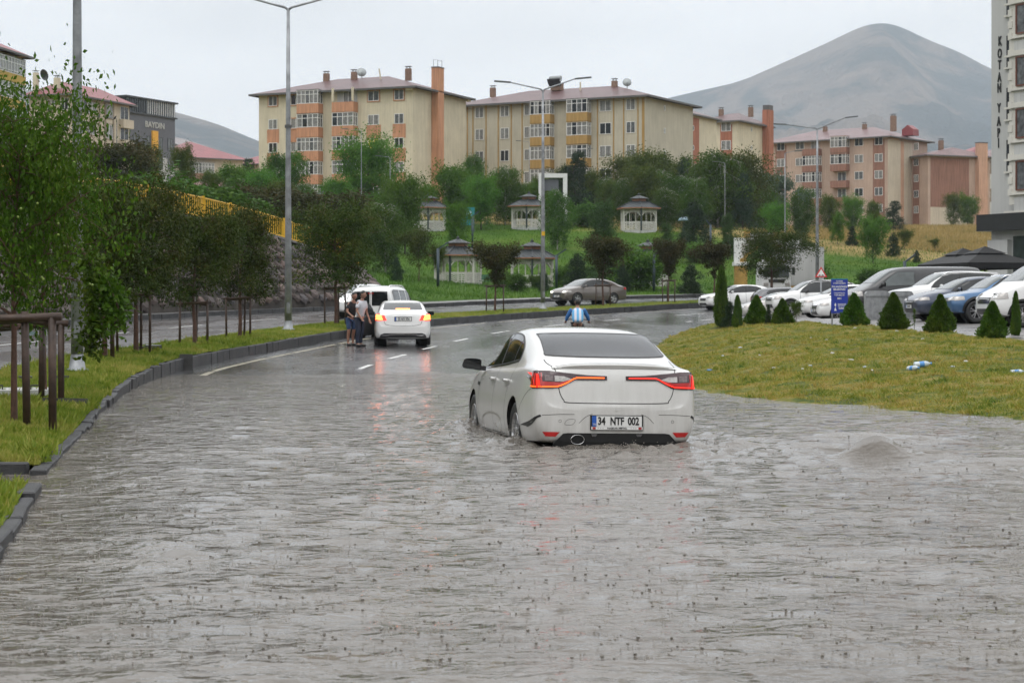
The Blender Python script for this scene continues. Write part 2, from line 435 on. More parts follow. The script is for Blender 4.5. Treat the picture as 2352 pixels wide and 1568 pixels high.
# --- right bank and car park
E = [(17, 4, -.05), (15, 10, -.04), (12.5, 15, -.04), (9.5, 20, -.03), (6.75, 25.7, -.01), (4.85, 29.8, -.01), (3.45, 34.5, -.01), (3.5, 44, .01), (4.1, 56, .12), (5.2, 68.5, .29), (6.3, 76, .42), (7.3, 81.5, .52)]
Cc = [(34, 4, .3), (29, 10, .3), (24, 18, .33), (19, 24, .38), (16.4, 31, .46), (14.2, 40, .56), (12.4, 48, .67), (11.7, 54, .79), (10.8, 62, .94), (9.5, 72, 1.04), (8.6, 78, .98), (8.05, 82.3, .66)]
Ec, Cr = catmull(E, 1e9), catmull(Cc, 1e9)
def resample(L, n):
    L = np.array(L, float); seg = np.arange(len(L)); C2 = []
    t = np.linspace(0, len(L) - 1, n); out = []
    for q in t:
        i = min(int(q), len(L) - 2); f = q - i
        p0, p1, p2, p3 = L[max(i - 1, 0)], L[i], L[i + 1], L[min(i + 2, len(L) - 1)]
        out.append(0.5 * ((2 * p1) + (-p0 + p2) * f + (2 * p0 - 5 * p1 + 4 * p2 - p3) * f * f + (-p0 + 3 * p1 - 3 * p2 + p3) * f ** 3))
    return np.array(out)
NS = 110
EL, CL = resample(E, NS), resample(Cc, NS)
EL0 = EL.copy(); EL0[:, 2] -= .3; EL0[:, :2] += (EL - CL)[:, :2] * 0.12
bank = ribbon("grass_bank", [EL0] + between(EL, CL, 16, lambda t: t ** 0.72 * (1 + .12 * math.sin(math.pi * t))), M_bank, jitter=0.10)
M_pave = pm("wet_paving", (0.17, 0.16, 0.155), 0.35, var=0.3, scale=1.5, bump=0.2, bscale=14, coords='World', rvar=.15)
PK = [(11.7, 95.4, 1.0), (20.2, 110, 1.42), (29.9, 123.6, 1.8), (44, 138, 2.1)]
PR = [(70, -4, .9), (70, 6, .9), (70, 16, 1.0), (70, 24, 1.1), (70, 33, 1.2), (70, 42, 1.3), (70, 50, 1.45), (70, 57, 1.5), (70, 66, 1.7), (70, 76, 1.9), (70, 84, 2.1), (70, 92, 2.3), (70, 106, 2.6), (70, 120, 2.9), (70, 136, 3.2), (72, 150, 3.3)]
PL = Cc + PK
_pl, _pr = resample(PL, 90), resample(PR, 90)
_mid = _pl + (_pr - _pl) * 0.09; _mid[:, 2] = _pl[:, 2] + .10 * np.clip((_pl[:, 1] - 40) / 30, 0, 1) + .25 * np.clip((_pl[:, 1] - 76) / 10, 0, 1)
parking = ribbon("car_park", [_pl + np.array([-.15, 0, -.02])] + between(_pl, _mid, 4) + between(_mid, _pr, 8)[1:], M_pave)
# low concrete margin beside the far end of the near road: wet verge at the car park mouth
M_verge = grass_ground("weedy_verge", [(0.36, (0.05, 0.07, 0.02)), (0.5, (0.09, 0.09, 0.04)), (0.64, (0.13, 0.12, 0.07))], 0.8, 5)

# --- terrain: smooth interpolation of measured heights
def ctl(u, v, d): p = P(u, v, d); return (p.x, p.y, p.z)
OL = off_line(-14.3, .50, cross=False)
pts = [tuple(OL[widx(y)]) for y in range(62, 165, 6)]
WBASE = [(-16.4, 60, .75), (-17.6, 66, .95), (-18.1, 72, 1.15), (-17.6, 79, 1.3), (-15.8, 87, 1.5), (-13.2, 95, 1.72), (-10.6, 101.5, 1.9), (-8.1, 106.5, 2.05), (-6.6, 109, 2.1)]
WTOP = []
for _x, _y, _z in WBASE:   # the coping line: a little behind the foot of the wall
    _d = _y + 1.6; _xx = _x - 1.5; _u = CX + _xx * F / _d
    _v = np.interp(_u, [-100, 28, 160, 288, 443, 588, 684, 790, 850, 900], [455, 462, 470, 480, 505, 537, 565, 602, 636, 672]); WTOP.append((_xx, _d, CZ - (_v - HV) * _d / F))
pts += [(x - .6, y + .8, z - .12) for x, y, z in WTOP]
pts += [(x, y + .8, z - .6) for x, y, z in WBASE]
pts += [ctl(*q) for q in [(985, 530, 205), (1215, 527, 205), (1467, 530, 205), (1700, 528, 205), (1055, 658, 160), (1225, 660, 160), (1490, 652, 160), (1300, 655, 161), (900, 640, 150), (1000, 672, 133), (1300, 672, 140),
                          (1600, 672, 147), (1350, 600, 178), (1100, 598, 178), (1600, 600, 178), (880, 560, 190), (1750, 560, 200),
                          (1900, 606, 185), (2040, 606, 180), (2240, 607, 165), (1850, 640, 160), (2150, 650, 140), (2000, 655, 145), (1720, 665, 152),
                          (1750, 526, 320), (2000, 524, 330), (2240, 524, 330), (1900, 565, 240), (2100, 565, 240), (2250, 560, 235), (1600, 522, 260),
                          (600, 490, 250), (950, 490, 245), (1250, 490, 250), (1500, 500, 255), (750, 500, 215), (600, 510, 190), (400, 470, 190), (150, 450, 180), (-100, 450, 180),
                          (2300, 636, 118), (2420, 636, 118), (2600, 640, 110), (2300, 600, 150)]]
pts += [(-80, 60, 6), (-80, 100, 7.5), (-80, 150, 10), (-130, 250, 16), (-60, 300, 18), (0, 350, 16.5), (60, 400, 17), (150, 400, 18), (150, 300, 15), (110, 200, 8), (110, 120, 4), (90, 60, 2),
        (-60, 430, 24), (-140, 420, 26), (150, 600, 22), (0, 700, 26), (-200, 700, 40), (300, 700, 24), (-300, 300, 20), (300, 300, 12), (300, 100, 4), (-300, 80, 8), (-30, 30, 2), (-60, 10, 3), (90, 0, 1), (70, 150, 3.4)]
pts = np.array(pts); _n = len(pts)
_D = np.linalg.norm(pts[:, None, :2] - pts[None, :, :2], axis=2)
_A = np.zeros((_n + 3, _n + 3)); _A[:_n, :_n] = _D + np.eye(_n) * -0.4; _A[:_n, _n] = 1; _A[:_n, _n + 1:] = pts[:, :2] / 100; _A[_n:, :_n] = _A[:_n, _n:].T
_W = np.linalg.solve(_A, np.r_[pts[:, 2], 0, 0, 0])
def terr(x, y):
    x = np.atleast_1d(x).astype(float); y = np.atleast_1d(y).astype(float)
    D = np.hypot(x[:, None] - pts[None, :, 0], y[:, None] - pts[None, :, 1])
    return D @ _W[:_n] + _W[_n] + x / 100 * _W[_n + 1] + y / 100 * _W[_n + 2]
xs = np.unique(np.r_[np.linspace(-420, -90, 23), np.linspace(-90, 110, 134), np.linspace(110, 440, 23)])
ys = np.unique(np.r_[np.linspace(-20, 55, 16), np.linspace(55, 270, 144), np.linspace(270, 720, 50)])
X, Y = np.meshgrid(xs, ys); Z = terr(X.ravel(), Y.ravel())
# keep the sheet under the carved road corridor, the car park and the bank
def inside_corridor(x, y):
    d = np.hypot(x[:, None] - NLINE[None, :, 0], y[:, None] - NLINE[None, :, 1]); i = d.argmin(1)
    o = (x - NLINE[i, 0]) * NNORM[i, 0] + (y - NLINE[i, 1]) * NNORM[i, 1]
    return o, NLINE[i, 2], d.min(1)
_o, _z, _dm = inside_corridor(X.ravel(), Y.ravel())
m_ = (_o > -14.0) & (_o < 13) & (_dm < 16); Z[m_] = np.minimum(Z[m_], _z[m_] - .7)
fx, fy = X.ravel(), Y.ravel()
pk = (fx > 3) & (fx < 71) & (fy < 92 + (fx) * .75) & (_o > 9); Z[pk] = np.minimum(Z[pk], -.6)
lowl = (fy < 56) & (fx < 6) & (fx > -40); Z[lowl] = np.minimum(Z[lowl], -.6)
for i in np.where((fy > 110))[0]:
    Z[i] += noise.noise(Vector((fx[i] * .05, fy[i] * .05, 0))) * .5 * min(1, (fy[i] - 110) / 60)
V = np.column_stack([fx, fy, Z]); nx = len(xs)
i, j = np.meshgrid(np.arange(len(ys) - 1), np.arange(nx - 1), indexing='ij'); a = (i * nx + j).ravel()
# terrain colour: mown park grass near, dry golden grass on the far slope to the right
m, nt, b = new_mat("terrain_grass"); vec = _vec(nt, 'World')
f = nt.nodes.new("ShaderNodeMixRGB"); f.inputs[0].default_value = .4
nt.links.new(_noise(nt, vec, .12, 4, .6), f.inputs[1]); nt.links.new(_noise(nt, vec, 1.6, 5, .7), f.inputs[2])
cg = _ramp(nt, f.outputs[0], G_PARK); cd = _ramp(nt, f.outputs[0], [(0.36, (.12, .13, .03)), (.5, (.27, .20, .07)), (.64, (.36, .27, .11))])
sp = nt.nodes.new("ShaderNodeSeparateXYZ"); nt.links.new(vec, sp.inputs[0])
g1 = nt.nodes.new("ShaderNodeMath"); g1.operation = 'MULTIPLY_ADD'; g1.inputs[1].default_value = .55; nt.links.new(sp.outputs['X'], g1.inputs[0]); nt.links.new(sp.outputs['Y'], g1.inputs[2])
g2 = nt.nodes.new("ShaderNodeMath"); g2.operation = 'MULTIPLY_ADD'; g2.inputs[1].default_value = 26; nt.links.new(_noise(nt, vec, .07, 3), g2.inputs[0]); nt.links.new(g1.outputs[0], g2.inputs[2])
mrr = nt.nodes.new("ShaderNodeMapRange"); mrr.inputs[1].default_value = 222; mrr.inputs[2].default_value = 230; nt.links.new(g2.outputs[0], mrr.inputs[0])
mx = nt.nodes.new("ShaderNodeMixRGB"); nt.links.new(mrr.outputs[0], mx.inputs[0]); nt.links.new(cg, mx.inputs[1]); nt.links.new(cd, mx.inputs[2])
nt.links.new(mx.outputs[0], b.inputs['Base Color']); b.inputs['Roughness'].default_value = .9; b.inputs['Specular IOR Level'].default_value = .15
bn = nt.nodes.new("ShaderNodeBump"); bn.inputs['Strength'].default_value = 1; bn.inputs['Distance'].default_value = .3
nt.links.new(_noise(nt, vec, 2.5, 5, .7), bn.inputs['Height']); nt.links.new(bn.outputs[0], b.inputs['Normal'])
M_terr = m
ground = place("ground", np_mesh("ground", V, np.column_stack([a, a + 1, a + nx + 1, a + nx]), M_terr, smooth=True)); ground['kind'] = 'structure'
# footpath behind the far kerb
M_foot = pm("wet_footpath", (0.13, 0.125, 0.12), 0.4, var=.35, scale=1.2, coords='World')
ribbon("footpath", [off_line(o, dz, 55, len(NLINE) - 30, cross=False) for o, dz in ((-11.35, .50), (-12.6, .53), (-13.9, .56), (-14.2, .2))], M_foot)

# far plain under everything, out to the mountains
MB().quad((-9000, -400, -3), (9000, -400, -3), (9000, 9000, -3), (-9000, 9000, -3)).build("plain", M_soil)['kind'] = 'structure'

# --- BVH of the walkable ground for dropping things on it
_bv = []
for o in (road, far_road, lawn_a, lawn_b, bank, parking, ground):
    me = o.data; _bv.append(BVHTree.FromPolygons([v.co for v in me.vertices], [tuple(p.vertices) for p in me.polygons]))
def gz(x, y, top=60):
    best = -9
    for t in _bv:
        h = t.ray_cast(Vector((x, y, top)), Vector((0, 0, -1)))
        if h[0] is not None and h[0].z > best: best = h[0].z
    return best
def on(u, d, dz=0.0):
    x = (u - CX) * d / F; return Vector((x, d, gz(x, d) + dz))
def median_at(u, off=-1.35):
    L = off_line(off, 0, cross=False); us = CX + L[:, 0] * F / np.maximum(L[:, 1], 1)
    k = [i for i in range(30, len(L) - 1) if (us[i] - u) * (us[i + 1] - u) <= 0]
    i = k[-1] if k else int(np.argmin(abs(us - u)))
    t = (u - us[i]) / (us[i + 1] - us[i] + 1e-9); p = L[i] * (1 - t) + L[i + 1] * t
    return Vector((p[0], p[1], gz(p[0], p[1])))
# ------------------------------------------------------------------ flood water
HERO = (1.13, 20.7)         # rear centre of the white car in the water (x, y)
def wave_h(x, y):
    v = Vector((x * 1.1, y * 1.6, 0)); h = noise.fractal(v, 1.0, 2.1, 3) * .016
    h += noise.noise(Vector((x * 3.2 + 5, y * 6.0, 3))) * .014
    h += noise.noise(Vector((x * .35, y * .5, 9))) * .012
    # standing hump to the right of the car and the train of small crests behind it
    def hump(cx, cy, sx, sy, a):
        q = ((x - cx) / sx) ** 2 + ((y - cy) / sy) ** 2
        return a * math.exp(-q) if q < 9 else 0
    h += hump(3.52, 19.2, .30, .12, .23) + hump(3.95, 19.05, .45, .10, .085) + hump(4.6, 18.5, .65, .08, .06) + hump(4.1, 18.0, .5, .07, .05)
    h += hump(4.9, 17.6, .6, .07, .055) + hump(3.9, 22.3, .6, .10, .06) + hump(2.5, 20.9, .3, .09, .06) + hump(2.9, 19.9, .35, .07, .05) + hump(4.4, 21.6, .5, .09, .05) + hump(3.1, 20.7, .25, .08, .05)
    h += hump(.98, 15.6, .24, .055, .05) + hump(-.42, 14.6, .15, .05, .045) + hump(-2.1, 12.0, .25, .05, .04) + hump(1.6, 13.3, .22, .04, .04) + hump(-1.0, 12.2, .2, .05, .045) + hump(-1.9, 11.6, .2, .04, .03)
    h += hump(-1.6, 17.1, .3, .1, .02) + hump(5.4, 18.2, .6, .1, .035) + hump(1.9, 20.3, .35, .1, .04)
    # wash round the car
    for (cx, cy, s, a) in ((-.52, 24.2, .45, .07), (.10, 21.4, .45, .075), (2.05, 20.9, .3, .04), (1.1, 20.3, .8, .018)):
        q = ((x - cx) / s) ** 2 + ((y - cy) / (s * 1.2)) ** 2
        if q < 7: h += a * math.exp(-q) * (.35 + .9 * abs(noise.noise(Vector((x * 7, y * 7, 1)))) * 2)
    if y < 34:
        ax = x - HERO[0] - .2
        q = (ax / 1.7) ** 2 + ((y - 20.6) / 2.4) ** 2
        if q < 6: h += math.exp(-q) * (noise.noise(Vector((x * 4, y * 5, 7))) * .06 + noise.noise(Vector((x * 9, y * 9, 2))) * .03)
        # bow and stern waves running off to both sides
        for sg in (-1, 1):
            cx = x - (1.0 - (y - 21) * .19); dist = abs(cx * sg - .95 - (24.2 - y) * .42)
            if cx * sg > .6 and y < 24.5 and dist < .5 and y > 17.5: h += .035 * math.cos(dist * 6.2) * math.exp(-dist * 4) * max(0, (y - 17.5) / 7)
    return h * min(1.0, max(.12, (47 - y) / 14))
rows = []; y = 6.6
while y < 62: rows.append(y); y *= 1.0062 if y < 27 else 1.012
V = []; nc = 300
for y in rows:
    for k in range(nc):
        t = k / (nc - 1); x = (-.285 + .62 * t) * y if y > 20 else (-.285 + .57 * t) * y
        V.append((x, y, wave_h(x, y)))
V = np.array(V); i, j = np.meshgrid(np.arange(len(rows) - 1), np.arange(nc - 1), indexing='ij'); a = (i * nc + j).ravel()
m, nt, b = new_mat("flood_water"); vec = _vec(nt, 'World')
c = _ramp(nt, _noise(nt, vec, .5, 4, .6), [(0.35, (.122, .108, .092)), (.65, (.170, .153, .134))])
nt.links.new(c, b.inputs['Base Color']); b.inputs['Roughness'].default_value = .06; b.inputs['IOR'].default_value = 1.33
sv = _vec(nt, 'World', (1.0, 1.25, 1.0))
w1 = _noise(nt, sv, 8, 2, .5, .25); w2 = _noise(nt, sv, 20, 2, .5, .2); w0 = _noise(nt, sv, 3.0, 2, .5, .3)
vo = nt.nodes.new("ShaderNodeTexVoronoi"); vo.inputs['Scale'].default_value = 5.5; nt.links.new(vec, vo.inputs['Vector'])
rg = nt.nodes.new("ShaderNodeMath"); rg.operation = 'MULTIPLY'; rg.inputs[1].default_value = 62; nt.links.new(vo.outputs['Distance'], rg.inputs[0])
sn = nt.nodes.new("ShaderNodeMath"); sn.operation = 'SINE'; nt.links.new(rg.outputs[0], sn.inputs[0])
fa = nt.nodes.new("ShaderNodeMapRange"); fa.inputs[1].default_value = .02; fa.inputs[2].default_value = .11; fa.inputs[3].default_value = 1; fa.inputs[4].default_value = 0
nt.links.new(vo.outputs['Distance'], fa.inputs[0])
rm = nt.nodes.new("ShaderNodeMath"); rm.operation = 'MULTIPLY'; nt.links.new(sn.outputs[0], rm.inputs[0]); nt.links.new(fa.outputs[0], rm.inputs[1])
def bump(h, s, d, prev=None):
    q = nt.nodes.new("ShaderNodeBump"); q.inputs['Strength'].default_value = s; q.inputs['Distance'].default_value = d
    nt.links.new(h, q.inputs['Height'])
    if prev is not None: nt.links.new(prev, q.inputs['Normal'])
    return q.outputs[0]
nn = bump(w2, 1.0, .009); nn = bump(w1, 1.0, .019, nn); nn = bump(w0, 1.0, .058, nn); nn = bump(rm.outputs[0], .6, .006, nn)
nt.links.new(nn, b.inputs['Normal'])
M_water = m
water = place("flood_water", np_mesh("flood_water", V, np.column_stack([a, a + 1, a + nc + 1, a + nc]), M_water, smooth=True)); water['kind'] = 'structure'

# raindrop strikes: little crowns, jets and bubbles standing on the water
sp = MB(); rs = random.Random(77); drop = MB().lathe([(0, -1), (.8, -.5), (1, .1), (.6, .75), (0, 1)], n=6)
cnt = 0
while cnt < 4600:
    d = 8.0 / (1 - rs.random() * .80); x = (-.27 + .57 * rs.random()) * d
    if d > 40 or (abs(x - 1.0) < 1.3 and 20.2 < d < 26): continue
    z = wave_h(x, d); s = rs.uniform(.0025, .0065) * (.75 + d * .03); t = rs.random(); cnt += 1
    if t < .45:
        sp.add([(x + v[0] * s, d + v[1] * s, z + v[2] * s * .8) for v in drop.v], drop.f)
    elif t < .8:
        hh = s * rs.uniform(2, 4.5); sp.add([(x - s * .5, d, z - .002), (x + s * .5, d, z - .002), (x, d + s * .4, z - .002), (x + rs.gauss(0, s * .3), d, z + hh)], [(0, 1, 3), (1, 2, 3), (2, 0, 3)])
        if rs.random() < .4: sp.add([(x + v[0] * s * .3, d + v[1] * s * .3, z + hh * 1.3 + v[2] * s * .35) for v in drop.v], drop.f)
    else:
        n = 7; b0 = len(sp.v)
        for k in range(n):
            a_ = 6.283 * k / n; sp.v.append((x + s * 1.0 * math.cos(a_), d + s * 1.0 * math.sin(a_), z)); sp.v.append((x + s * 1.5 * math.cos(a_), d + s * 1.5 * math.sin(a_), z + s * rs.uniform(.7, 1.6)))
        for k in range(n): k2 = (k + 1) % n; sp.f.append((b0 + 2 * k, b0 + 2 * k2, b0 + 2 * k2 + 1, b0 + 2 * k + 1)); sp.m.append(0)
so = sp.build("raindrop_splashes", pm("splash_water", (.26, .24, .21), .08, var=.3, ior=1.33), None, True, fix=False); so['kind'] = 'stuff'
# churned foam and spray where the wheels push through
fm = MB()
for (cx, cy, sx, sy, n, hh) in ((-.50, 24.3, .30, .35, 420, .12), (.12, 21.45, .26, .30, 420, .13), (1.15, 20.45, .85, .12, 260, .03), (2.12, 20.95, .22, .22, 160, .05), (-.2, 22.8, .22, .9, 220, .05)):
    for q in range(n):
        x = rs.gauss(cx, sx * .6); y = rs.gauss(cy, sy * .6); z = wave_h(x, y) + abs(rs.gauss(0, hh * .5)) * (rs.random() < .5); s = rs.uniform(.0022, .006)
        fm.add([(x + v[0] * s, y + v[1] * s, z + v[2] * s) for v in drop.v], drop.f)
fo_ = fm.build("wheel_spray", pm("spray_water", (.30, .275, .25), .15, var=.3, ior=1.33), None, True, fix=False); fo_['kind'] = 'stuff'
# ------------------------------------------------------------------ buildings
def wallm(name, col, streak=.20, var=.10): return pm(name, col, .85, var=var, scale=.35, streak=streak, bump=.15, bscale=8, spec=.25)
M_cream = wallm("cream_render", (.63, .57, .43)); M_creamg = wallm("grey_cream_render", (.51, .475, .38)); M_orange = wallm("terracotta_render", (.55, .285, .17), .4)
M_ochre = wallm("ochre_render", (.42, .27, .10), .4); M_pink = wallm("dusty_pink_render", (.48, .36, .29)); M_brown_w = wallm("red_brown_render", (.29, .155, .115), .4)
M_beige = wallm("beige_render", (.56, .49, .39)); M_mustard = wallm("mustard_render", (.48, .33, .09)); M_greyw = wallm("slate_grey_cladding", (.14, .145, .165), .1); M_lightgrey = wallm("light_grey_render", (.50, .50, .49), .2)
M_taupe = wallm("taupe_trim", (.26, .21, .16)); M_whitewall = wallm("off_white_render", (.52, .52, .50), .25); M_redbr = wallm("brick_red_render", (.40, .165, .105), .5)
M_salmon = wallm("salmon_render", (.55, .34, .24), .3)
def roofm(name, col, coat=.12):
    m, nt, b = new_mat(name); vec = _vec(nt, 'Object')
    c = _ramp(nt, _noise(nt, vec, .35, 5, .65), [(.3, tuple(x * .8 for x in col)), (.7, tuple(min(1, x * 1.25) for x in col))])
    w = nt.nodes.new("ShaderNodeTexWave"); w.inputs['Scale'].default_value = 1.0; w.wave_type = 'BANDS'; nt.links.new(vec, w.inputs['Vector'])
    bn = nt.nodes.new("ShaderNodeBump"); bn.inputs['Strength'].default_value = .4; bn.inputs['Distance'].default_value = .06
    nt.links.new(w.outputs['Fac'], bn.inputs['Height']); nt.links.new(bn.outputs[0], b.inputs['Normal'])
    nt.links.new(c, b.inputs['Base Color']); b.inputs['Roughness'].default_value = .48; b.inputs['Coat Weight'].default_value = coat
    return m
M_roof = roofm("maroon_sheet_roof", (.105, .052, .052)); M_roofp = roofm("faded_pink_roof", (.165, .10, .10)); M_roofr = roofm("red_sheet_roof", (.22, .045, .05)); M_roofg = roofm("grey_sheet_roof", (.16, .13, .125))
M_soffit = pm("dark_gutter", (.10, .10, .10), .6); M_pvc = pm("white_pvc", (.72, .72, .71), .35, var=.05)
M_paneD = pm("dark_window_pane", (.03, .035, .04), .08, var=.5, scale=1.5, spec=.5)
M_paneC = pm("curtained_window_pane", (.26, .265, .26), .12, var=.35, scale=4.0, streak=.5, spec=.5)
M_paneM = pm("half_curtained_pane", (.13, .14, .145), .10, var=.5, scale=3.0, streak=.4, spec=.5)
M_paneY = pm("yellow_cloth_pane", (.60, .48, .05), .4)
M_brick = pm("chimney_brick", (.22, .14, .10), .85, var=.3, scale=5)
_WC = {}
def window_mesh(w, h, nv=1, nh=0, bar=.07, kind='pvc'):
    k = (round(w, 1), round(h, 1), nv, nh, kind)
    if k in _WC: return _WC[k]
    mb = MB(); d = .07; fr = M_pvc if kind == 'pvc' else M_trim_dark
    for x in (-w / 2 + bar / 2, w / 2 - bar / 2): mb.box((x, -d / 2 - .01, h / 2), (bar, d, h))
    for z in (bar / 2, h - bar / 2): mb.box((0, -d / 2 - .008, z), (w - 2 * bar, d, bar))
    for i in range(nv): mb.box((-w / 2 + w * (i + 1) / (nv + 1), -d / 2 - .008, h / 2), (bar * 1.1, d * .9, h - 2 * bar))
    for i in range(nh): mb.box((0, -d / 2 - .012, h * (.68 if nh == 1 else (i + 1) / (nh + 1))), (w - 2 * bar, d * .8, bar * .9))
    f = mb.mesh("window", fr)
    panes = {}
    for q, m in (('D', M_paneD), ('C', M_paneC), ('M', M_paneM), ('Y', M_paneY)):
        panes[q] = MB().box((0, -.02, h / 2), (w - bar, .03, h - bar)).mesh("pane", m)
    s = MB().box((0, -.07, -.045), (w + .16, .16, .07)).mesh("sill", M_pvc)
    _WC[k] = (f, panes, s); return _WC[k]
M_trim_dark = pm("anthracite_frame", (.03, .033, .038), .4)

class Bld:
    def __init__(s, name, label, cat, uL, dL, uR, dR, depth, z0, z1, wall, group=None):
        A = Vector(((uL - CX) * dL / F, dL)); B = Vector(((uR - CX) * dR / F, dR)); s.L = (B - A).length; s.A = A; s.dir = (B - A).normalized()
        s.D = depth; s.z0 = z0; s.z1 = z1; s.H = z1 - z0; s.n = Vector((-s.dir.y, s.dir.x))   # into the depth
        if s.n.y < 0 and abs(s.dir.x) > .5: s.n = -s.n
        s.flip = False
        s.root = thing(name, label, cat, (A.x, A.y, z0), math.atan2(s.dir.y, s.dir.x), group)
        b = MB(); L, D, H = s.L, s.D, s.H
        b.add([(0, 0, -3), (L, 0, -3), (L, D, -3), (0, D, -3), (0, 0, H), (L, 0, H), (L, D, H), (0, D, H)], [(0, 1, 5, 4), (1, 2, 6, 5), (2, 3, 7, 6), (3, 0, 4, 7), (4, 5, 6, 7)])
        b.build("wall", wall, s.root)
    def fp(s, face, u, v=None):
        r = Vector(((u - CX) / F, 1.0)); d, n = s.dir, s.n
        O, q = {'front': (s.A, d), 'right': (s.A + d * s.L, n), 'left': (s.A, n)}[face]
        # O + q*t = r*k
        det = q.x * (-r.y) + r.x * q.y; t = ((-O.x) * (-r.y) + r.x * (-O.y)) / det if abs(det) > 1e-9 else 0
        k = (O.y + q.y * t) / r.y
        return t, (CZ - (v - HV) * k / F - s.z0) if v is not None else None
    def tr(s, face, t, z, out=0.0):
        if face == 'front': return (t, -out, z), (0, 0, 0)
        if face == 'right': return (s.L + out, t, z), (0, 0, math.pi / 2)
        return (-out, t, z), (0, 0, -math.pi / 2)
    def window(s, face, t, z, w, h, nv=1, nh=0, pane=None, parent=None, out=0.0, kind='pvc', surround=None, sill=False):
        f, pn, sl = window_mesh(w, h, nv, nh, kind=kind); loc, rot = s.tr(face, t, z, out)
        o = place("window", f, parent or s.root, loc, rot); o.scale = (w / round(w, 1), 1, h / round(h, 1))
        place("pane", pn[pane or R.choice('DDCCCM')], o)
        if sill: place("sill", sl, o)
        if surround:
            m = MB(); b = .13
            for x in (-w / 2 - b / 2, w / 2 + b / 2): m.box((x, -.05, h / 2), (b, .10, h + 2 * b))
            for zz in (-b / 2, h + b / 2): m.box((0, -.048, zz), (w, .10, b))
            m.build("window_surround", surround, s.root, loc=loc, rot=rot)
        return o
    def band(s, face, t, z0, z1, w, mat, th=.03, name="facade_band"):
        loc, rot = s.tr(face, t, (z0 + z1) / 2)
        MB().box((0, -th / 2 - .004, 0), (w, th, z1 - z0)).build(name, mat, s.root, loc=loc, rot=rot)
    def balcony(s, face, t, z, w, dep, mat, glazed=True, par=1.05, hh=2.75, cols=5, opened=False, gh=1.62):
        loc, rot = s.tr(face, t, z); b = MB(); th = .12
        b.box((0, -dep / 2, .06), (w, dep, .14))
        b.box((0, -dep + th / 2, par / 2 + .13), (w, th, par)); b.box((-w / 2 + th / 2, -dep / 2 + th / 2, par / 2 + .13), (th, dep - th - .004, par)); b.box((w / 2 - th / 2, -dep / 2 + th / 2, par / 2 + .13), (th, dep - th - .004, par))
        o = b.build("balcony", mat, s.root, loc=loc, rot=rot); zz = par + .15
        if glazed:
            g = MB(); bar = .075; h = hh - zz - .02 if gh is None else gh
            for i in range(cols + 1): g.box((-w / 2 + bar / 2 + (w - bar) * i / cols, -dep + .05, zz + h / 2), (bar, .07, h))
            for z_ in (bar / 2, h * .68, h - bar / 2): g.box((0, -dep + .048, zz + z_), (w - .02, .06, bar))
            for x in (-w / 2 + .05, w / 2 - .05):
                for y in (-.06, -dep * .5): g.box((x, y, zz + h / 2), (.07, bar, h))
                for z_ in (bar / 2, h * .68, h - bar / 2): g.box((x, -dep / 2, zz + z_), (.06, dep, bar))
            g.build("balcony_glazing", M_pvc, o)
            for i in range(cols):
                MB().box((-w / 2 + (w) * (i + .5) / cols, -dep + .09, zz + h / 2), (w / cols - .02, .02, h - .03)).build("pane", {'C': M_paneC, 'D': M_paneD, 'M': M_paneM}[R.choice('CCCCMD')], o)
            for x in (-w / 2 + .09, w / 2 - .09): MB().box((x, -dep / 2, zz + h / 2), (.02, dep - .2, h - .03)).build("pane", R.choice([M_paneC, M_paneM]), o)
            MB().box((0, -dep / 2, zz + h + .05), (w, dep, .1)).build("balcony_lintel", mat if R.random() < .3 else M_soffit, o)
        elif opened:
            m = MB()
            m.box((0, -dep + .05, zz + .1), (w, .04, .04)); m.build("balcony_rail", M_pvc, o)
        return o
    def roof(s, h, over, mat, hip=None, flat=False, soffit=True, off=0.0):
        L, D, H = s.L, s.D, s.H; o_ = over; hp = hip if hip is not None else D / 2 + o_ * .3
        e = [(-o_, -o_, H + .12), (L + o_, -o_, H + .12), (L + o_, D + o_, H + .12), (-o_, D + o_, H + .12)]
        if flat: r = None
        r1, r2 = (hp, D / 2, H + .12 + h), (L - hp, D / 2, H + .12 + h)
        b = MB(); b.add(e + [r1, r2], [(0, 1, 5, 4), (2, 3, 4, 5), (1, 2, 5), (3, 0, 4), (3, 2, 1, 0)])
        ro = b.build("roof", mat, s.root)
        f = MB(); t = .10
        for a_, b_ in zip(e, e[1:] + e[:1]):
            f.bar((a_[0], a_[1], a_[2] - .09), (b_[0], b_[1], b_[2] - .09), t, .24)
        f.build("gutter", M_soffit, ro)
        s.rf = ro; s.rh = h; s.ov = o_; return ro
    def chimney(s, x, y, h, w=.7, mat=None, cap=True):
        h = max(.75, h - .55)
        zb = s.H + .1 + s.rh * (1 - abs(y - s.D / 2) / (s.D / 2 + s.ov)) - .5
        c = MB().box((x, y, zb + h / 2 + .25), (w, w * .8, h + .5)); o = c.build("chimney", mat or M_brick, s.rf)
        k = MB()
        for dx in (-.3, .3):
            for dy in (-.2, .2): k.box((x + dx * w, y + dy * w, zb + h + .62), (.05, .05, .26))
        k.box((x, y, zb + h + .78), (w * 1.15, w * .9, .06)); k.build("chimney_cap", M_soffit, s.rf)
def dish(parent, loc, r, rz, mat):
    m = MB().lathe([(0.0, .0), (r * .4, .03 * r), (r * .75, .16 * r), (r, .34 * r)], n=18, axis='Y'); m.add([], [])
    o = m.build("satellite_dish", mat, parent, True, loc=loc, rot=(rad(-18), 0, rz)); MB().tube([(0, 0, -r * .2), (0, .15, -r * 1.5)], .05, 6).build("dish_mast", M_soffit, o)
    return o
M_galv = pm("galvanised_dish", (.30, .32, .32), .4, metal=.5)

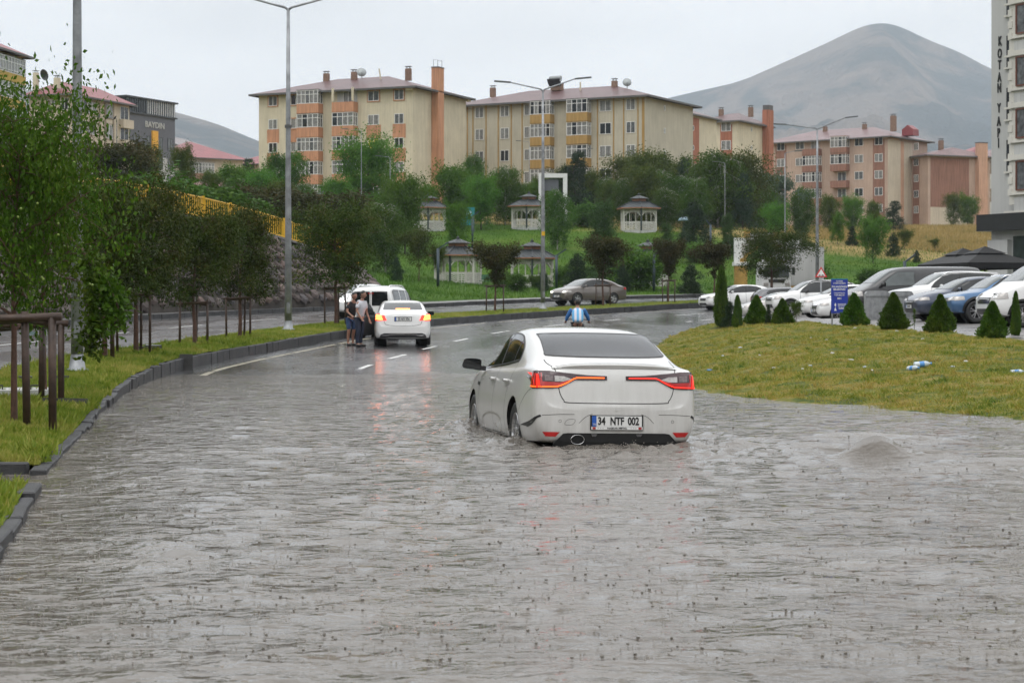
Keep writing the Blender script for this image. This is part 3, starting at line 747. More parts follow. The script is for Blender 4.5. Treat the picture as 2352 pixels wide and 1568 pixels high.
# 1 --- cream block with terracotta balconies
B = Bld("apartment_building", "cream five-storey block with terracotta balconies and a tall orange chimney on its end wall", "building", 594.6, 259.4, 948.6, 250.0, 15.2, 11.5, 29.3, M_cream)
r0 = B.roof(2.5, .95, M_roof, hip=7.5)
zr = [B.fp('front', 917, v)[1] for v in (229.5, 284.5, 341.5, 397.5, 452.5)]
zr = [zr[0] - 3.03 * i for i in range(5)]
FH = 3.03
for k, z in enumerate(zr):
    for ci, (u, w) in enumerate(((627.4, 1.3), (680, 1.5), (858.3, 1.6), (916.9, 1.35))):
        t = B.fp('front', u)[0]; wt = 1.25
        B.window('front', t, z, w, wt, 1, 0, pane='Y' if (k == 2 and ci == 2) else None, surround=M_orange if (k < 1 or ci == 1) else None)
        if ci != 1 and k > 0: B.band('front', t, z - 1.78, z, w + .5, M_orange, name="spandrel_panel") if k < 4 else None
        elif ci == 1 and k in (1, 2): B.band('front', t, z - 1.75, z - .05, 1.9, M_orange, name="spandrel_panel")
tA = (B.fp('front', 693)[0] + B.fp('front', 742)[0]) / 2; tB = (B.fp('front', 774)[0] + B.fp('front', 822)[0]) / 2
for k, z in enumerate(zr):
    B.balcony('front', tA, z - 1.35, 3.15, 1.3, M_orange, True, 1.15, cols=5 if k != 1 else 4, gh=1.70)
    if k: B.balcony('front', tB, z - 1.35, 3.1, 1.3, M_orange, True, 1.15, cols=4 if k % 2 else 5, gh=1.70)
    else:
        B.balcony('front', tB, z - 1.35, 3.1, 1.3, M_orange, False, 1.15)
        B.band('front', tB, z + .0, z + 1.6, 2.9, M_lightgrey, name="balcony_back_wall"); B.window('front', tB + .2, z - .1, 1.5, 1.55, 1, 0, pane='C', out=.05)
        for sx in (-1, 1): MB().box((tB + sx * 1.45, -1.2, z + .9), (.28, .2, 1.7)).build("balcony_pillar", M_cream, B.root)
MB().box((B.L + .5, 5.9, B.H / 2 + 1.55 - 1), (1.0, 1.6, B.H + 3.1 + 2)).build("chimney_stack", M_orange, B.root)
MB().box((B.L + .5, 5.9, B.H + 3.14), (1.1, 1.7, .12)).build("stack_cap", M_soffit, B.root)
for y in (5.3, 6.5):
    MB().tube([(B.L + .2, y, B.H + 3.2), (B.L + .2, y, B.H + 4.1), (B.L + .8, y, B.H + 4.1), (B.L + .8, y, B.H + 3.2)], .03, 5).build("stack_ladder_rail", M_soffit, B.root)
for xf, yf, h in ((6.2, 6.8, 1.5), (10.5, 6.6, 1.55), (18.6, 6.4, 1.6)): B.chimney(xf, yf, h)
dish(B.root, (12.4, 5.2, B.H + 3.1), .62, rad(35), M_galv)
MB().bar((15.1, 5.5, B.H + 1.6), (14.8, 5.5, B.H + 3.4), .14).build("vent_pipe", M_cream, B.root)
MB().box((B.L - .2, -.35, B.H - .15), (.9, .7, .35)).build("eave_bracket", M_cream, B.root)
MB().box((B.L + .35, B.D - .3, B.H - .15), (.6, .9, .35)).build("eave_bracket", M_cream, B.root)

# 2 --- longer grey-cream block, ochre strips
B = Bld("apartment_building", "long grey-cream block with ochre balconies and vertical ochre strips, centre of the row", "building", 1035, 272.5, 1481.5, 258.5, 15.6, 12.0, 29.1, M_creamg)
B.roof(2.5, .95, M_roof, hip=8)
v0 = B.fp('front', 1449, 253)[1]; zr = [v0 - 3.0 * i for i in range(5)]
cols = ((1060, 1.2), (1101.5, 1.35), (1159.5, 1.3), (1216, 1.5), (1391, 1.65), (1449, 1.35))
for k, z in enumerate(zr):
    for ci, (u, w) in enumerate(cols): B.window('front', B.fp('front', u)[0], z, w, 1.45, 1, 0)
for ci, (u, w) in enumerate(cols):
    t = B.fp('front', u)[0]
    for dx in ((-1, 1) if ci != 3 else (-1,)): B.band('front', t + dx * (w / 2 + .35), zr[3] - .3 if ci in (1, 2, 3, 4, 5) else 0, zr[0] + 1.9, .16, M_ochre, .05, "ochre_strip")
    B.band('front', t, zr[0] + 1.62, zr[0] + 1.80, w + .8, M_ochre, .055, "ochre_strip")
B.band('front', B.L - .25, 0, B.H - .2, .35, M_ochre, .05, "ochre_strip")
tA = (B.fp('front', 1227)[0] + B.fp('front', 1274)[0]) / 2; tB = (B.fp('front', 1311)[0] + B.fp('front', 1358)[0]) / 2
for k, z in enumerate(zr):
    B.balcony('front', tA, z - 1.33, 3.0, 1.3, M_ochre, True, 1.12, cols=5, gh=1.75); B.balcony('front', tB, z - 1.33, 3.05, 1.3, M_ochre, True, 1.12, cols=4, gh=1.75)
for k, z in enumerate(zr[:3]): B.window('right', B.fp('right', 1526)[0], z + .35, .35, .7, 0, 0, pane='D')
for xf, yf in ((2.5, 7.4), (21.5, 7)): B.chimney(xf, yf, 1.35)
dish(B.root, (23.6, 6.5, B.H + 2.9), .6, rad(30), M_galv)
sw = MB().box((13.0, 6.6, B.H + 2.75), (1.5, 1.0, 1.0)).build("water_heater_base", M_brick, B.root)
MB().tube([(12.2, 6.0, B.H + 3.9), (13.9, 6.0, B.H + 3.9)], .32, 12).build("water_heater_tank", M_galv, sw)
for dx in (-.8, .0, .8): MB().bar((13.0 + dx, 5.6, B.H + 2.6), (13.0 + dx, 6.4, B.H + 3.9), .07).build("heater_bracket", M_soffit, sw)
MB().box((13.0, 5.7, B.H + 3.3), (1.9, .08, 1.1), rx=rad(35)).build("solar_panel", M_paneD, sw)
MB().bar((17.1, 5.5, B.H + 1.6), (17.1, 5.5, B.H + 3.1), .16).build("vent_pipe", M_cream, B.root)

# 3 --- set back cream block with red stripe and red chimney
B = Bld("apartment_building", "cream block with a brick-red window stripe and red chimney, between the grey-cream and pink blocks", "building", 1605, 323.5, 1694, 320, 12.6, 12.5, 31.7, M_cream)
B.roof(1.9, .8, M_roof, hip=2.6)
v0 = B.fp('front', 1668, 302)[1]; zr = [v0 - 2.98 * i for i in range(5)]
for z in zr:
    B.window('front', B.fp('front', 1628)[0], z, 1.6, 1.45); B.window('front', B.fp('front', 1668)[0], z, 1.7, 1.45, out=.035)
    B.window('right', B.fp('right', 1726)[0], z + .3, .35, .7, 0, 0, pane='D')
B.band('front', B.fp('front', 1668)[0], zr[4] - 1, B.H - .4, 2.1, M_redbr, name="red_stripe")
MB().box((B.L + .6, B.D * .86, B.H / 2 + .9), (1.2, 1.9, B.H + 3.6)).build("chimney_stack", M_redbr, B.root)
MB().box((B.L + .6, B.D * .86, B.H + 3.05), (1.1, 1.7, .9)).build("stack_head", M_soffit, B.root)
B.chimney(1.6, 5.2, 1.5); B.chimney(B.L + .1, 5.0, 1.6)
W3 = Bld("apartment_wing", "narrow cream wing with one brick-red stripe, joined behind the grey-cream block", "building", 1451, 290.9, 1566, 287, 12.6, 12.5, 29.8, M_cream)
W3.roof(1.4, .6, M_roof, hip=3)
W3.band('right', W3.fp('right', 1592)[0], 0, W3.H - .3, 4.2, M_redbr, name="red_stripe")
for v in (300, 345, 388): t, z = W3.fp('right', 1591, v); W3.window('right', t, z, .5, .75, 0, 0, pane='D', out=.04)

# 4 --- dusty pink block and its stepped end
B = Bld("apartment_building", "dusty pink block with red-brown balconies and glazed loggias, on the right", "building", 1752, 366, 2041, 350, 14.8, 15.2, 31.8, M_pink)
B.roof(2.6, 1.0, M_roofp, hip=7)
v0 = B.fp('front', 2021, 333)[1]; zr = [v0 - 2.97 * i for i in range(5)]
for k, z in enumerate(zr):
    for u, w in ((1793.7, 1.6), (1837.5, 1.8), (1973, 1.7), (2018.5, 1.55)): B.window('front', B.fp('front', u)[0], z, w, 1.4)
    if k in (0,): B.window('front', B.fp('front', 1872)[0], z - .3, 1.6, 1.7)
    if k in (2, 3): B.window('front', B.fp('front', 1934)[0], z - .5, 1.7, 2.0)
tA, tB = [(B.fp('front', a)[0] + B.fp('front', b)[0]) / 2 for a, b in ((1848, 1890), (1913, 1953))]
for k, z in enumerate(zr):
    B.balcony('front', tA, z - 1.35, 3.3, 1.3, M_brown_w, k in (1, 2, 3), 1.1, cols=5, gh=1.75); B.balcony('front', tB, z - 1.35, 3.2, 1.3, M_brown_w, k in (0, 1), 1.1, cols=4, gh=1.9)
for u, w in ((1793.7, 2.3), (2018.5, 2.3)): B.band('front', B.fp('front', u)[0], 0, B.H - .3, w, M_brown_w, name="brown_stripe")
B.band('right', B.fp('right', 2072)[0], 0, B.H - .4, 1.2, M_salmon, name="salmon_stripe")
B.band('right', B.fp('right', 2055)[0], 0, B.H - .4, 5.2, M_beige, .02, "beige_panel")
B.band('right', B.fp('right', 2085)[0], 0, B.H - .4, 3.6, M_beige, .02, "beige_panel")
for x in (9.5, 17.6): B.chimney(x, 6.2, 1.4)
B.chimney(24.0, 5.0, 2.8, .9); 
MB().prism([(-1.1, 0), (1.1, 0), (1.1, 1.1), (0, 1.9), (-1.1, 1.1)], 2.2, Matrix.Translation((B.L + .3, 6.5, B.H + .7))).build("roof_dormer", M_roofr, B.root)
W = Bld("apartment_wing", "stepped end of the pink block with brown stripe and tall salmon chimney", "building", 2091, 357, 2131.5, 352, 13.2, 15.2, 28.7, M_pink)
W.roof(1.7, .7, M_roofp, hip=2)
W.band('front', W.fp('front', 2104)[0], 0, W.H - .2, 2.0, M_brown_w, name="brown_stripe")
for v in (373, 409, 446, 482, 518): t, z = W.fp('front', 2105, v - 28); W.window('front', t, z, 1.4, 1.25, out=.035)
W.band('right', 4.6, 4.5, W.H - .3, 8.2, M_brown_w, name="brown_panel"); W.band('right', 4.6, 0.4, 4.4, 8.2, M_beige, name="beige_panel")
MB().box((W.L + .55, 11.0, W.H / 2 + 1.2), (1.1, 1.9, W.H + 2.6)).build("chimney_stack", M_salmon, W.root)
MB().box((W.L + .55, 11.0, W.H + 2.56), (1.2, 2.0, .14)).build("stack_cap", M_soffit, W.root); W.chimney(2.2, 5.0, 2.2, .8)

# 5 --- far greyish blocks at the right
B = Bld("apartment_building", "far pale block with a red roof and dark brown balcony bands, behind the salmon chimney", "building", 2160, 432, 2217, 424, 12, 15, 33.6, M_pink)
B.roof(3.0, .8, M_roofr, hip=4)
for k in range(4):
    z = B.H - 2.2 - 3.0 * k; B.band('front', B.L * .42, z - 1.9, z - .7, 4.4, M_brown_w, .5, "balcony_band")
    B.window('front', B.L * .30, z - .6, 1.5, 1.9); B.window('front', B.L * .62, z - .4, 1.3, 1.3)
B = Bld("apartment_building", "far grey and white banded block beside the tall letter-fronted tower", "building", 2209, 425, 2300, 418, 12, 15, 33.4, M_whitewall)
B.roof(2.4, .8, M_roofp, hip=4)
for k in range(5):
    z = B.H - 2.4 - 2.95 * k
    if k % 2 == 0: B.band('front', B.L / 2, z - .9, z + 1.9, B.L - .1, M_taupe, .03, "taupe_band")
    B.balcony('front', 2.6, z - 1.2, 4.2, 1.2, M_taupe if k % 2 else M_whitewall, k == 0, 1.0, cols=6, gh=1.6)
    if k: B.window('front', 3.1, z - .5, 2.2, 1.6, 2, 0, pane='D', out=.035)
    B.window('front', 6.4, z, 1.2, 1.3, out=.04)

# 6 --- tower with vertical lettering at the right edge
M_tower = wallm("pale_grey_stone_render", (.50, .50, .48), .12, .04); M_towerbay = wallm("cream_moulded_render", (.62, .60, .54), .08, .04); M_blackband = pm("black_canopy", (.02, .02, .022), .35, var=.2); M_woodfr = pm("brown_window_frame", (.14, .05, .03), .4)
T = Bld("tower_building", "tall pale tower with vertical dark letters and a black band above the ground floor", "building", 2277, 121, 2420, 116.5, 16, 3.1, 27.0, M_tower)
letters = (("K", 96), ("O", 124.5), ("T", 150.5), ("A", 179), ("N", 203.5), ("Y", 249.5), ("A", 280), ("P", 306.5), ("I", 330))
for ch, v in letters:
    t, z = T.fp('front', 2297.5 - (v - 96) * .014, v)
    lettering(ch, .80, M_ink, T.root, (t, -.03, z), squash=.55, bold=.014, name="letter_sign", depth=.03)
for k in range(8):
    t, z = T.fp('front', 2316.5, 155 + 119.5 * (k - 1)); 
    if z < 3.6: break
    f = MB().box((0, -.03, 1.9), (.42, .06, 3.8 * .5)); T.band('front', t, z, z + 1.9, .26, M_paneD, .05, "slit_window"); T.band('front', t - .0, z - .12, z, .5, M_towerbay, .16, "slit_sill")
bayx = T.fp('front', 2326)[0]
MB().box((bayx + 4.12, -.2, 14.2), (8.0, .4, 19.2)).build("bay", M_towerbay, T.root)
for k in range(7):
    z = 4.9 + 3.1 * k + .35
    if z > 22: break
    bx = bayx + 1.55
    f = MB()
    for x in (-.75, .0, .75): f.box((bx + x, -.47, z + 1.05), (.09, .10, 1.75))
    for zz in (.2, 1.9): f.box((bx, -.465, z + zz), (1.5, .09, .09))
    w_ = f.build("window", M_woodfr, T.root); MB().box((bx, -.43, z + 1.05), (1.5, .05, 1.7)).build("pane", M_paneM, w_)
    MB().box((bx, -.48, z + 2.15), (2.3, .16, .30)).build("cornice", M_towerbay, T.root); MB().box((bx, -.5, z - .02), (2.4, .2, .12)).build("window_ledge", M_towerbay, T.root)
    MB().box((bx, -.43, z - .62), (1.9, .08, .78)).build("panel", M_whitewall, T.root)
    MB().box((bayx + 3.8, -.46, z - 1.12 + .05), (8.0, .14, .12)).build("string_course", M_towerbay, T.root)
    for q in range(4): MB().box((bayx + .22, -.42, z + .1 + q * .7), (.34, .06, .42)).build("quoin", M_towerbay, T.root)
zc = T.fp('front', 2290, 512)[1]
MB().box((T.L / 2, 3.2, zc), (T.L + .9, 8, 1.0)).build("black_canopy_band", M_blackband, T.root)
MB().box((.9, -.12, zc / 2 - .6), (1.7, .5, zc - .9)).build("ground_floor_pier", M_lightgrey, T.root)
MB().box((2.75, .05, zc / 2 - .4), (1.6, .3, zc - .9)).build("glass_door", M_paneD, T.root)
MB().box((4.6, -.12, zc / 2 - .6), (1.9, .5, zc - .9)).build("ground_floor_pier", M_lightgrey, T.root)
MB().box((7.5, .05, zc / 2 - .4), (3.6, .3, zc - .9)).build("glass_door", M_paneD, T.root)

# 7 --- left side buildings
B = Bld("apartment_building", "mustard block with long glazed balconies at the left edge", "building", -150, 213, 50, 236, 9, 11, 31.3, M_mustard)
B.roof(2.6, 1.1, M_roofr, hip=5)
for k in range(4):
    t, z = B.fp('front', 0, 0); z = B.H - 2.1 - 2.95 * k
    b = B.balcony('front', B.L - 6.2, z - 1.35, 11.5, .7, M_mustard, True, .95, cols=14, gh=1.85)
    MB().tube([(-5.7, -.78, 1.35), (5.7, -.78, 1.35)], .035, 6).build("balcony_rail", M_pvc, b)
B = Bld("apartment_building", "cream block with taupe window surrounds and maroon roof, behind the nearest tree", "building", 156, 276, 297, 291, 6.3, 14, 31.2, M_beige)
B.D = 6.3; B.roof(2.2, .9, M_roofr, hip=3)
v0 = B.fp('front', 213, 262)[1]; zr = [v0 - 2.95 * i for i in range(5)]
for k, z in enumerate(zr):
    B.window('front', B.fp('front', 191)[0], z, 1.9, 1.8, pane='D'); B.window('front', B.fp('front', 211)[0], z, 2.3, 1.65, surround=M_taupe, pane='C')
    B.window('front', B.fp('front', 250)[0], z - .2, 2.1, 2.0, surround=M_taupe, pane='C'); B.window('front', B.fp('front', 285)[0], z - .1, 2.2, 1.9, pane='D')
    B.balcony('front', B.fp('front', 285)[0], z - 1.35, 2.8, .8, M_beige, False, 1.1)
    B.window('left', B.fp('left', 149)[0], z, 1.2, 1.7, pane='D'); B.window('left', B.fp('left', 118)[0], z, 1.3, 1.5, surround=M_taupe, pane='C')
B.band('front', B.fp('front', 228)[0], 0, B.H - .3, .28, M_taupe, .08, "taupe_strip"); B.band('front', B.fp('front', 242)[0], 0, B.H - .3, .3, M_taupe, .08, "taupe_strip"); B.band('front', B.fp('front', 260)[0], 0, B.H - .3, .3, M_taupe, .08, "taupe_strip")
B.chimney(-.2, 1.6, 1.5, .8, M_cream); B.chimney(.3, 5.4, 2.8, .7, M_cream); B.chimney(-.1, 8.2, 3.4, .8, M_cream); dish(B.root, (.0, 3.6, B.H + 3.0), .8, rad(75), M_paneD)
B = Bld("office_building", "dark slate building with BAYDIN sign and an orange vertical strip", "building", 290, 318, 402, 330, 10, 17, 33.0, M_greyw)
t = MB().box((B.L / 2, 5, B.H + .1), (B.L + .6, 10.6, .25)).build("roof", M_trim_dark, B.root)
MB().box((B.L / 2, 5, B.H + 1.35), (B.L, 10, 2.3)).build("glazed_attic", M_paneD, B.root); MB().box((B.L / 2, 5, B.H + 2.6), (B.L + .8, 10.8, .25)).build("attic_roof", M_trim_dark, B.root)
for q in range(22): MB().box((.3 + (B.L - .6) * q / 21, -.05, B.H + 1.35), (.09, .10, 2.2)).build("attic_mullion", M_pvc if q > 8 else M_trim_dark, B.root)
lettering("BAYDIN", 1.35, M_whitewall, B.root, (B.fp('front', 355)[0], -.08, B.H - 1.5), squash=1.1, bold=.02, depth=.04, name="letter_sign")
B.band('front', B.fp('front', 354)[0], 0, B.H - 2.4, 1.5, pm("orange_panel", (.72, .36, .03), .5), .3, "orange_strip")
for k in range(4):
    z = B.H - 5.4 - 3.1 * k
    for u in (312, 343, 367, 391): B.window('front', B.fp('front', u)[0], z, 1.5, 2.1, kind='dark', pane='M')
B.band('front', B.L * .30, 0, B.H - 6.6, B.L * .42, M_lightgrey, .02, "light_cladding"); B.band('front', B.L * .84, 0, B.H - 6.6, B.L * .30, M_lightgrey, .02, "light_cladding")
B = Bld("gabled_building", "pale gabled hall with grey roof, beyond the dark slate building", "building", 402, 470, 520, 500, 22, 20, 40.2, M_beige)
B.roof(4.2, 1.0, M_roofg, hip=0.5)
B = Bld("apartment_building", "low beige block with a pinkish red roof and one glazed balcony", "building", 404, 442, 558, 452, 20, 18, 35.3, M_beige)
B.roof(4.4, 1.2, M_roofr, hip=8)
for k in range(3):
    z = B.H - 3.2 - 3.1 * k; B.window('front', B.fp('front', 432)[0], z, 2.6, 2.0, 2); B.balcony('front', B.fp('front', 461)[0], z - 1.5, 5.4, 1.4, M_brown_w if k == 0 else M_beige, k == 0, 1.2, cols=7, gh=2.3)
    B.band('front', B.fp('front', 480)[0], z - 2, z + 2, .1, M_taupe)
B = Bld("low_house", "small house under a low crimson roof, among the trees left of the cream block", "building", 425, 330, 500, 328, 14, 16, 21.6, M_beige)
B.roof(2.4, 1.2, M_roofr, hip=5)
B = Bld("apartment_building", "distant beige block with a crimson roof peeping left of the cream block", "building", 530, 470, 640, 462, 18, 20, 35.4, M_salmon)
B.roof(4.0, 1.0, M_roofr, hip=8); B.chimney(7.5, 8, 2.2, 1.6)
for k in range(3): B.window('front', 2.4, B.H - 4 - 3.1 * k, 1.8, 1.8); B.window('front', 6.6, B.H - 4 - 3.1 * k, 1.8, 1.8)
# white frame (portal) in the park
pf = on(1270, 212); P0 = thing("white_portal", "white square portal frame standing among the trees behind the middle lamp post", "portal frame", (pf.x, pf.y, pf.z))
MB().box((-1.3, 0, 2.6), (.45, .5, 5.2)).build("post", M_pvc, P0); MB().box((1.3, 0, 2.6), (.45, .5, 5.2)).build("post", M_pvc, P0); MB().box((0, 0, 5.4), (3.05, .5, .45)).build("beam", M_pvc, P0); MB().box((-.2, .1, 4.4), (1.6, .1, 1.2)).build("panel", M_greyw, P0)

# ------------------------------------------------------------------ mountains
def mountain(name, sil, d0, d1, mat, seed, rows=60, e0=250):
    us = np.linspace(sil[0][0], sil[-1][0], 520); es = np.interp(us, [q[0] for q in sil], [q[1] for q in sil]); es = np.convolve(np.pad(es, 8, mode='edge'), np.ones(17) / 17, 'valid'); V = []
    for r in range(rows + 6):
        t = r / rows; d = d0 + (d1 - d0) * t
        for u, e in zip(us, es):
            x = (u - CX) * d / F
            if t <= 1:
                s = t ** .85; s = s * (1.0 - .18 * math.sin(math.pi * t)); n = noise.fractal(Vector((x * .0022 + seed, d * .0016, 0)), .8, 2.1, 6)
                rid = abs(noise.noise(Vector((x * .0025 + seed + 9, d * .0005, 4)))); el = e0 + (e - e0) * s + (n * 90 - rid * 120 - abs(noise.noise(Vector((x * .0062 + seed, d * .0012, 1)))) * 45) * math.sin(math.pi * min(1, t)) ** .8 * (e - e0) / 400
                z = CZ + el * d / F
            else: z = CZ + e * d1 / F - (t - 1) * 1500
            V.append((x, d, z))
    nc = len(us); i, j = np.meshgrid(np.arange(rows + 5), np.arange(nc - 1), indexing='ij'); a = (i * nc + j).ravel()
    o = place(name, np_mesh(name, np.array(V), np.column_stack([a, a + 1, a + nc + 1, a + nc]), mat, smooth=True)); o['kind'] = 'structure'
m, nt, b = new_mat("mountain_steppe"); vec = _vec(nt, 'World')
c = _ramp(nt, _noise(nt, vec, .0017, 9, .64, .6), [(.42, (.012, .024, .026)), (.485, (.036, .042, .042)), (.52, (.12, .092, .075)), (.57, (.19, .145, .115))]); nt.links.new(c, b.inputs['Base Color']); b.inputs['Roughness'].default_value = 1; b.inputs['Specular IOR Level'].default_value = .1
bn = nt.nodes.new('ShaderNodeBump'); bn.inputs['Strength'].default_value = 1; bn.inputs['Distance'].default_value = 110; nt.links.new(_noise(nt, vec, .007, 8, .65, .5), bn.inputs['Height']); nt.links.new(bn.outputs[0], b.inputs['Normal'])
M_mount = m
mountain("mountain", [(900, 300), (1200, 380), (1400, 450), (1500, 478), (1580, 497), (1700, 524), (1800, 568), (1900, 613), (1975, 650), (2020, 661), (2060, 655), (2130, 620), (2200, 594), (2277, 552), (2450, 490), (2700, 430), (3100, 380)], 2700, 6000, M_mount, 3.3, 110)
mountain("far_hills", [(-700, 420), (-200, 500), (100, 505), (230, 492), (300, 477), (400, 455), (500, 427), (592, 388), (700, 350), (900, 300), (1200, 260)], 2300, 4800, M_mount, 8.1, 60, 220)

# unseen hills added round the camera to darken reflections and low sky light
V = []; nA = 90
for k in range(7):
    rr_ = (260, 330, 420, 520, 640, 760, 900)[k]; hh_ = (0, 14, 40, 72, 108, 132, 90)[k]
    for i in range(nA + 1):
        a_ = rad(34 + (326 - 34) * i / nA); V.append((rr_ * math.sin(a_) , rr_ * .9 * math.cos(a_) + 40 * 0, -1.5 + hh_ * (1 + .35 * noise.noise(Vector((rr_ * math.sin(a_) * .006, rr_ * math.cos(a_) * .006, 5)))) * min(1, min(i, nA - i) / 9)))
i, j = np.meshgrid(np.arange(6), np.arange(nA), indexing='ij'); a = (i * (nA + 1) + j).ravel()
o = place("added_unseen_hills", np_mesh("added_unseen_hills", np.array(V), np.column_stack([a, a + 1, a + nA + 2, a + nA + 1]), M_mount, smooth=True)); o['kind'] = 'structure'
# ------------------------------------------------------------------ trees, shrubs, grass
M_bark = pm("wet_reddish_bark", (.085, .04, .025), .55, var=.5, scale=9, bump=.5, bscale=25); M_barkd = pm("dark_bark", (.035, .028, .022), .8, var=.4, scale=6)
M_birch = pm("birch_bark", (.42, .40, .36), .8, var=.5, scale=7)
L_near = leaf_mat("plum_leaves", (.018, .050, .003), (.062, .125, .008), (.14, .20, .02), .32)
L_med = leaf_mat("ornamental_leaves", (.012, .030, .003), (.042, .068, .007), (.090, .075, .012), .18, nscale=.8)
L_red = leaf_mat("bronze_leaves", (.016, .024, .006), (.046, .050, .012), (.085, .055, .016), .25, nscale=.9)
L_birch = leaf_mat("birch_leaves", (.022, .060, .008), (.060, .130, .016), (.11, .175, .022), .3, nscale=.35)
L_bright = leaf_mat("bright_leaves", (.030, .085, .010), (.085, .19, .022), (.14, .24, .03), .4, nscale=.4)
L_olive = leaf_mat("olive_leaves", (.024, .046, .006), (.066, .100, .012), (.13, .13, .020), .25, nscale=.35)
L_pine = leaf_mat("pine_needles", (.012, .030, .014), (.032, .064, .030), None, .12, nscale=.5)
L_spruce = leaf_mat("spruce_needles", (.012, .030, .012), (.030, .062, .020), None, .12, nscale=.5)
L_silver = leaf_mat("silvery_leaves", (.045, .075, .05), (.11, .16, .10), None, .3, nscale=.4)
L_thuja = leaf_mat("thuja_sprays", (.020, .060, .006), (.065, .140, .014), (.13, .19, .025), .2, nscale=2.0)
L_larch = leaf_mat("larch_needles", (.03, .065, .02), (.07, .135, .035), None, .35, nscale=.5)

def leaf_cards(Pp, size, rng, droop=.25, width=.5, up=None, spread=None, flat=.5):
    """diamond shaped leaves at the points Pp; returns vertex array (4n,3) and quads"""
    n = len(Pp); d = rng.normal(size=(n, 3)); d[:, 2] -= droop * 1.2
    if up is not None: d = d * (1 - flat) + up * flat
    d /= np.linalg.norm(d, axis=1)[:, None] + 1e-9
    q = rng.normal(size=(n, 3)); t = np.cross(d, q); t /= np.linalg.norm(t, axis=1)[:, None] + 1e-9
    l = size * rng.uniform(.6, 1.35, n)[:, None]; w = l * width
    nn = np.cross(d, t)
    V = np.empty((n, 4, 3)); V[:, 0] = Pp; V[:, 1] = Pp + d * l * .45 + t * w * .5 + nn * l * .05; V[:, 2] = Pp + d * l; V[:, 3] = Pp + d * l * .45 - t * w * .5 + nn * l * .05
    return V.reshape(-1, 3), np.arange(4 * n).reshape(n, 4)

def tree_meshes(seed, H, trunk, rx, rz, nb, nleaf, leaf, mat, bark, r0, shape='round', lean=0.0, sub=5, droop=.25, fork=False, gap=.0, width=.5):
    """trunk + limbs as one mesh, foliage as another; leaves gather round the limb ends so that sky shows between clumps"""
    rr = random.Random(seed); rng = np.random.default_rng(seed); tb = MB()
    top = H * .93; lx = lean * H
    path = [(0, 0, -.15)] + [(lx * t + rr.gauss(0, .02 * H * t), rr.gauss(0, .02 * H * t), top * t) for t in (.15, .35, .55, .75, .9, 1)]
    tb.tube(path, [r0 * 1.2, r0, r0 * .85, r0 * .65, r0 * .45, r0 * .25, r0 * .1], 7, False)
    def trunk_at(t):
        k = min(int(t * 6), 5); a, b_ = Vector(path[k]), Vector(path[k + 1]); return a.lerp(b_, t * 6 - k)
    cz = (trunk + H) / 2; tips = []
    for i in range(nb):
        f = (i + rr.random() * .8) / nb; z0 = trunk * .92 + (H * .88 - trunk) * f ** .9; az = i * 2.39996 + rr.uniform(-.4, .4)
        s = Vector(trunk_at(min(.99, z0 / top)))
        t = (z0 - trunk) / (H - trunk)
        if shape == 'round': R_ = rx * math.sqrt(max(.05, 1 - (2 * t - .85) ** 2 * .72)); el = .15 + .8 * t
        elif shape == 'cone': R_ = rx * (1.02 - t) ** .8; el = .05 + .25 * t
        elif shape == 'vase': R_ = rx * (.45 + .75 * math.sin(min(1, t * 1.1) * 2.2)); el = .9
        elif shape == 'column': R_ = rx * (.55 + .5 * math.sin(t * 2.8)); el = 1.1
        elif shape == 'weep': R_ = rx * math.sqrt(max(.08, 1 - (2 * t - 1) ** 2 * .8)); el = .45
        R_ *= rr.uniform(.72, 1.12)
        dr = Vector((math.cos(az), math.sin(az), 0)); e = s + dr * R_ * math.cos(el * .6) + Vector((0, 0, R_ * math.sin(el) * .75))
        if e.z > H: e.z = H - rr.random() * .1 * H
        m = s.lerp(e, .5) + Vector((0, 0, R_ * .12)) + Vector((rr.gauss(0, .06), rr.gauss(0, .06), rr.gauss(0, .06))) * R_
        if shape == 'weep': e.z -= R_ * .25
        tb.tube([s, m, e], [r0 * .36 * (1 - .6 * t) + .004, r0 * .2 * (1 - .5 * t) + .003, .003 + r0 * .03], 5, False)
        for j in range(sub):
            g = rr.uniform(.35, 1.05); b0 = s.lerp(m, g * 2) if g < .5 else m.lerp(e, (g - .5) * 2)
            off = Vector((rr.gauss(0, 1), rr.gauss(0, 1), rr.gauss(.15, .8))) * R_ * .30
            if shape == 'weep': off.z = -abs(off.z) * 1.6
            t1 = b0 + off; tb.tube([b0, b0.lerp(t1, .5) + Vector((0, 0, .03)), t1], [.004 + r0 * .06, .003 + r0 * .04, .002], 4, False)
            tips.append((t1, R_ * rr.uniform(.13, .26))); tips.append((b0.lerp(t1, .5), R_ * rr.uniform(.10, .2)))
    c = np.array([tuple(t_[0]) for t_ in tips]); s_ = np.array([t_[1] for t_ in tips]); keep = rng.uniform(size=len(c)) > gap; c, s_ = c[keep], s_[keep]
    w = s_ ** 2; idx = rng.choice(len(c), nleaf, p=w / w.sum())
    Pp = c[idx] + rng.normal(size=(nleaf, 3)) * s_[idx][:, None] * np.array([.85, .85, .72])
    if shape == 'weep': Pp[:, 2] -= np.abs(rng.normal(size=nleaf)) * s_[idx] * 1.2
    if shape == 'cone':
        out = Pp[:, :2] / (np.linalg.norm(Pp[:, :2], axis=1)[:, None] + .2); Pp[:, 2] -= np.linalg.norm(Pp[:, :2], axis=1) * .12
    V, Fq = leaf_cards(Pp, leaf, rng, droop, width)
    return tb.mesh("trunk", bark, True), np_mesh("crown", V, Fq, mat, smooth=False)

PROTO = {}
def proto(key, *a, **k):
    PROTO[key] = tree_meshes(*a, **k); return PROTO[key]
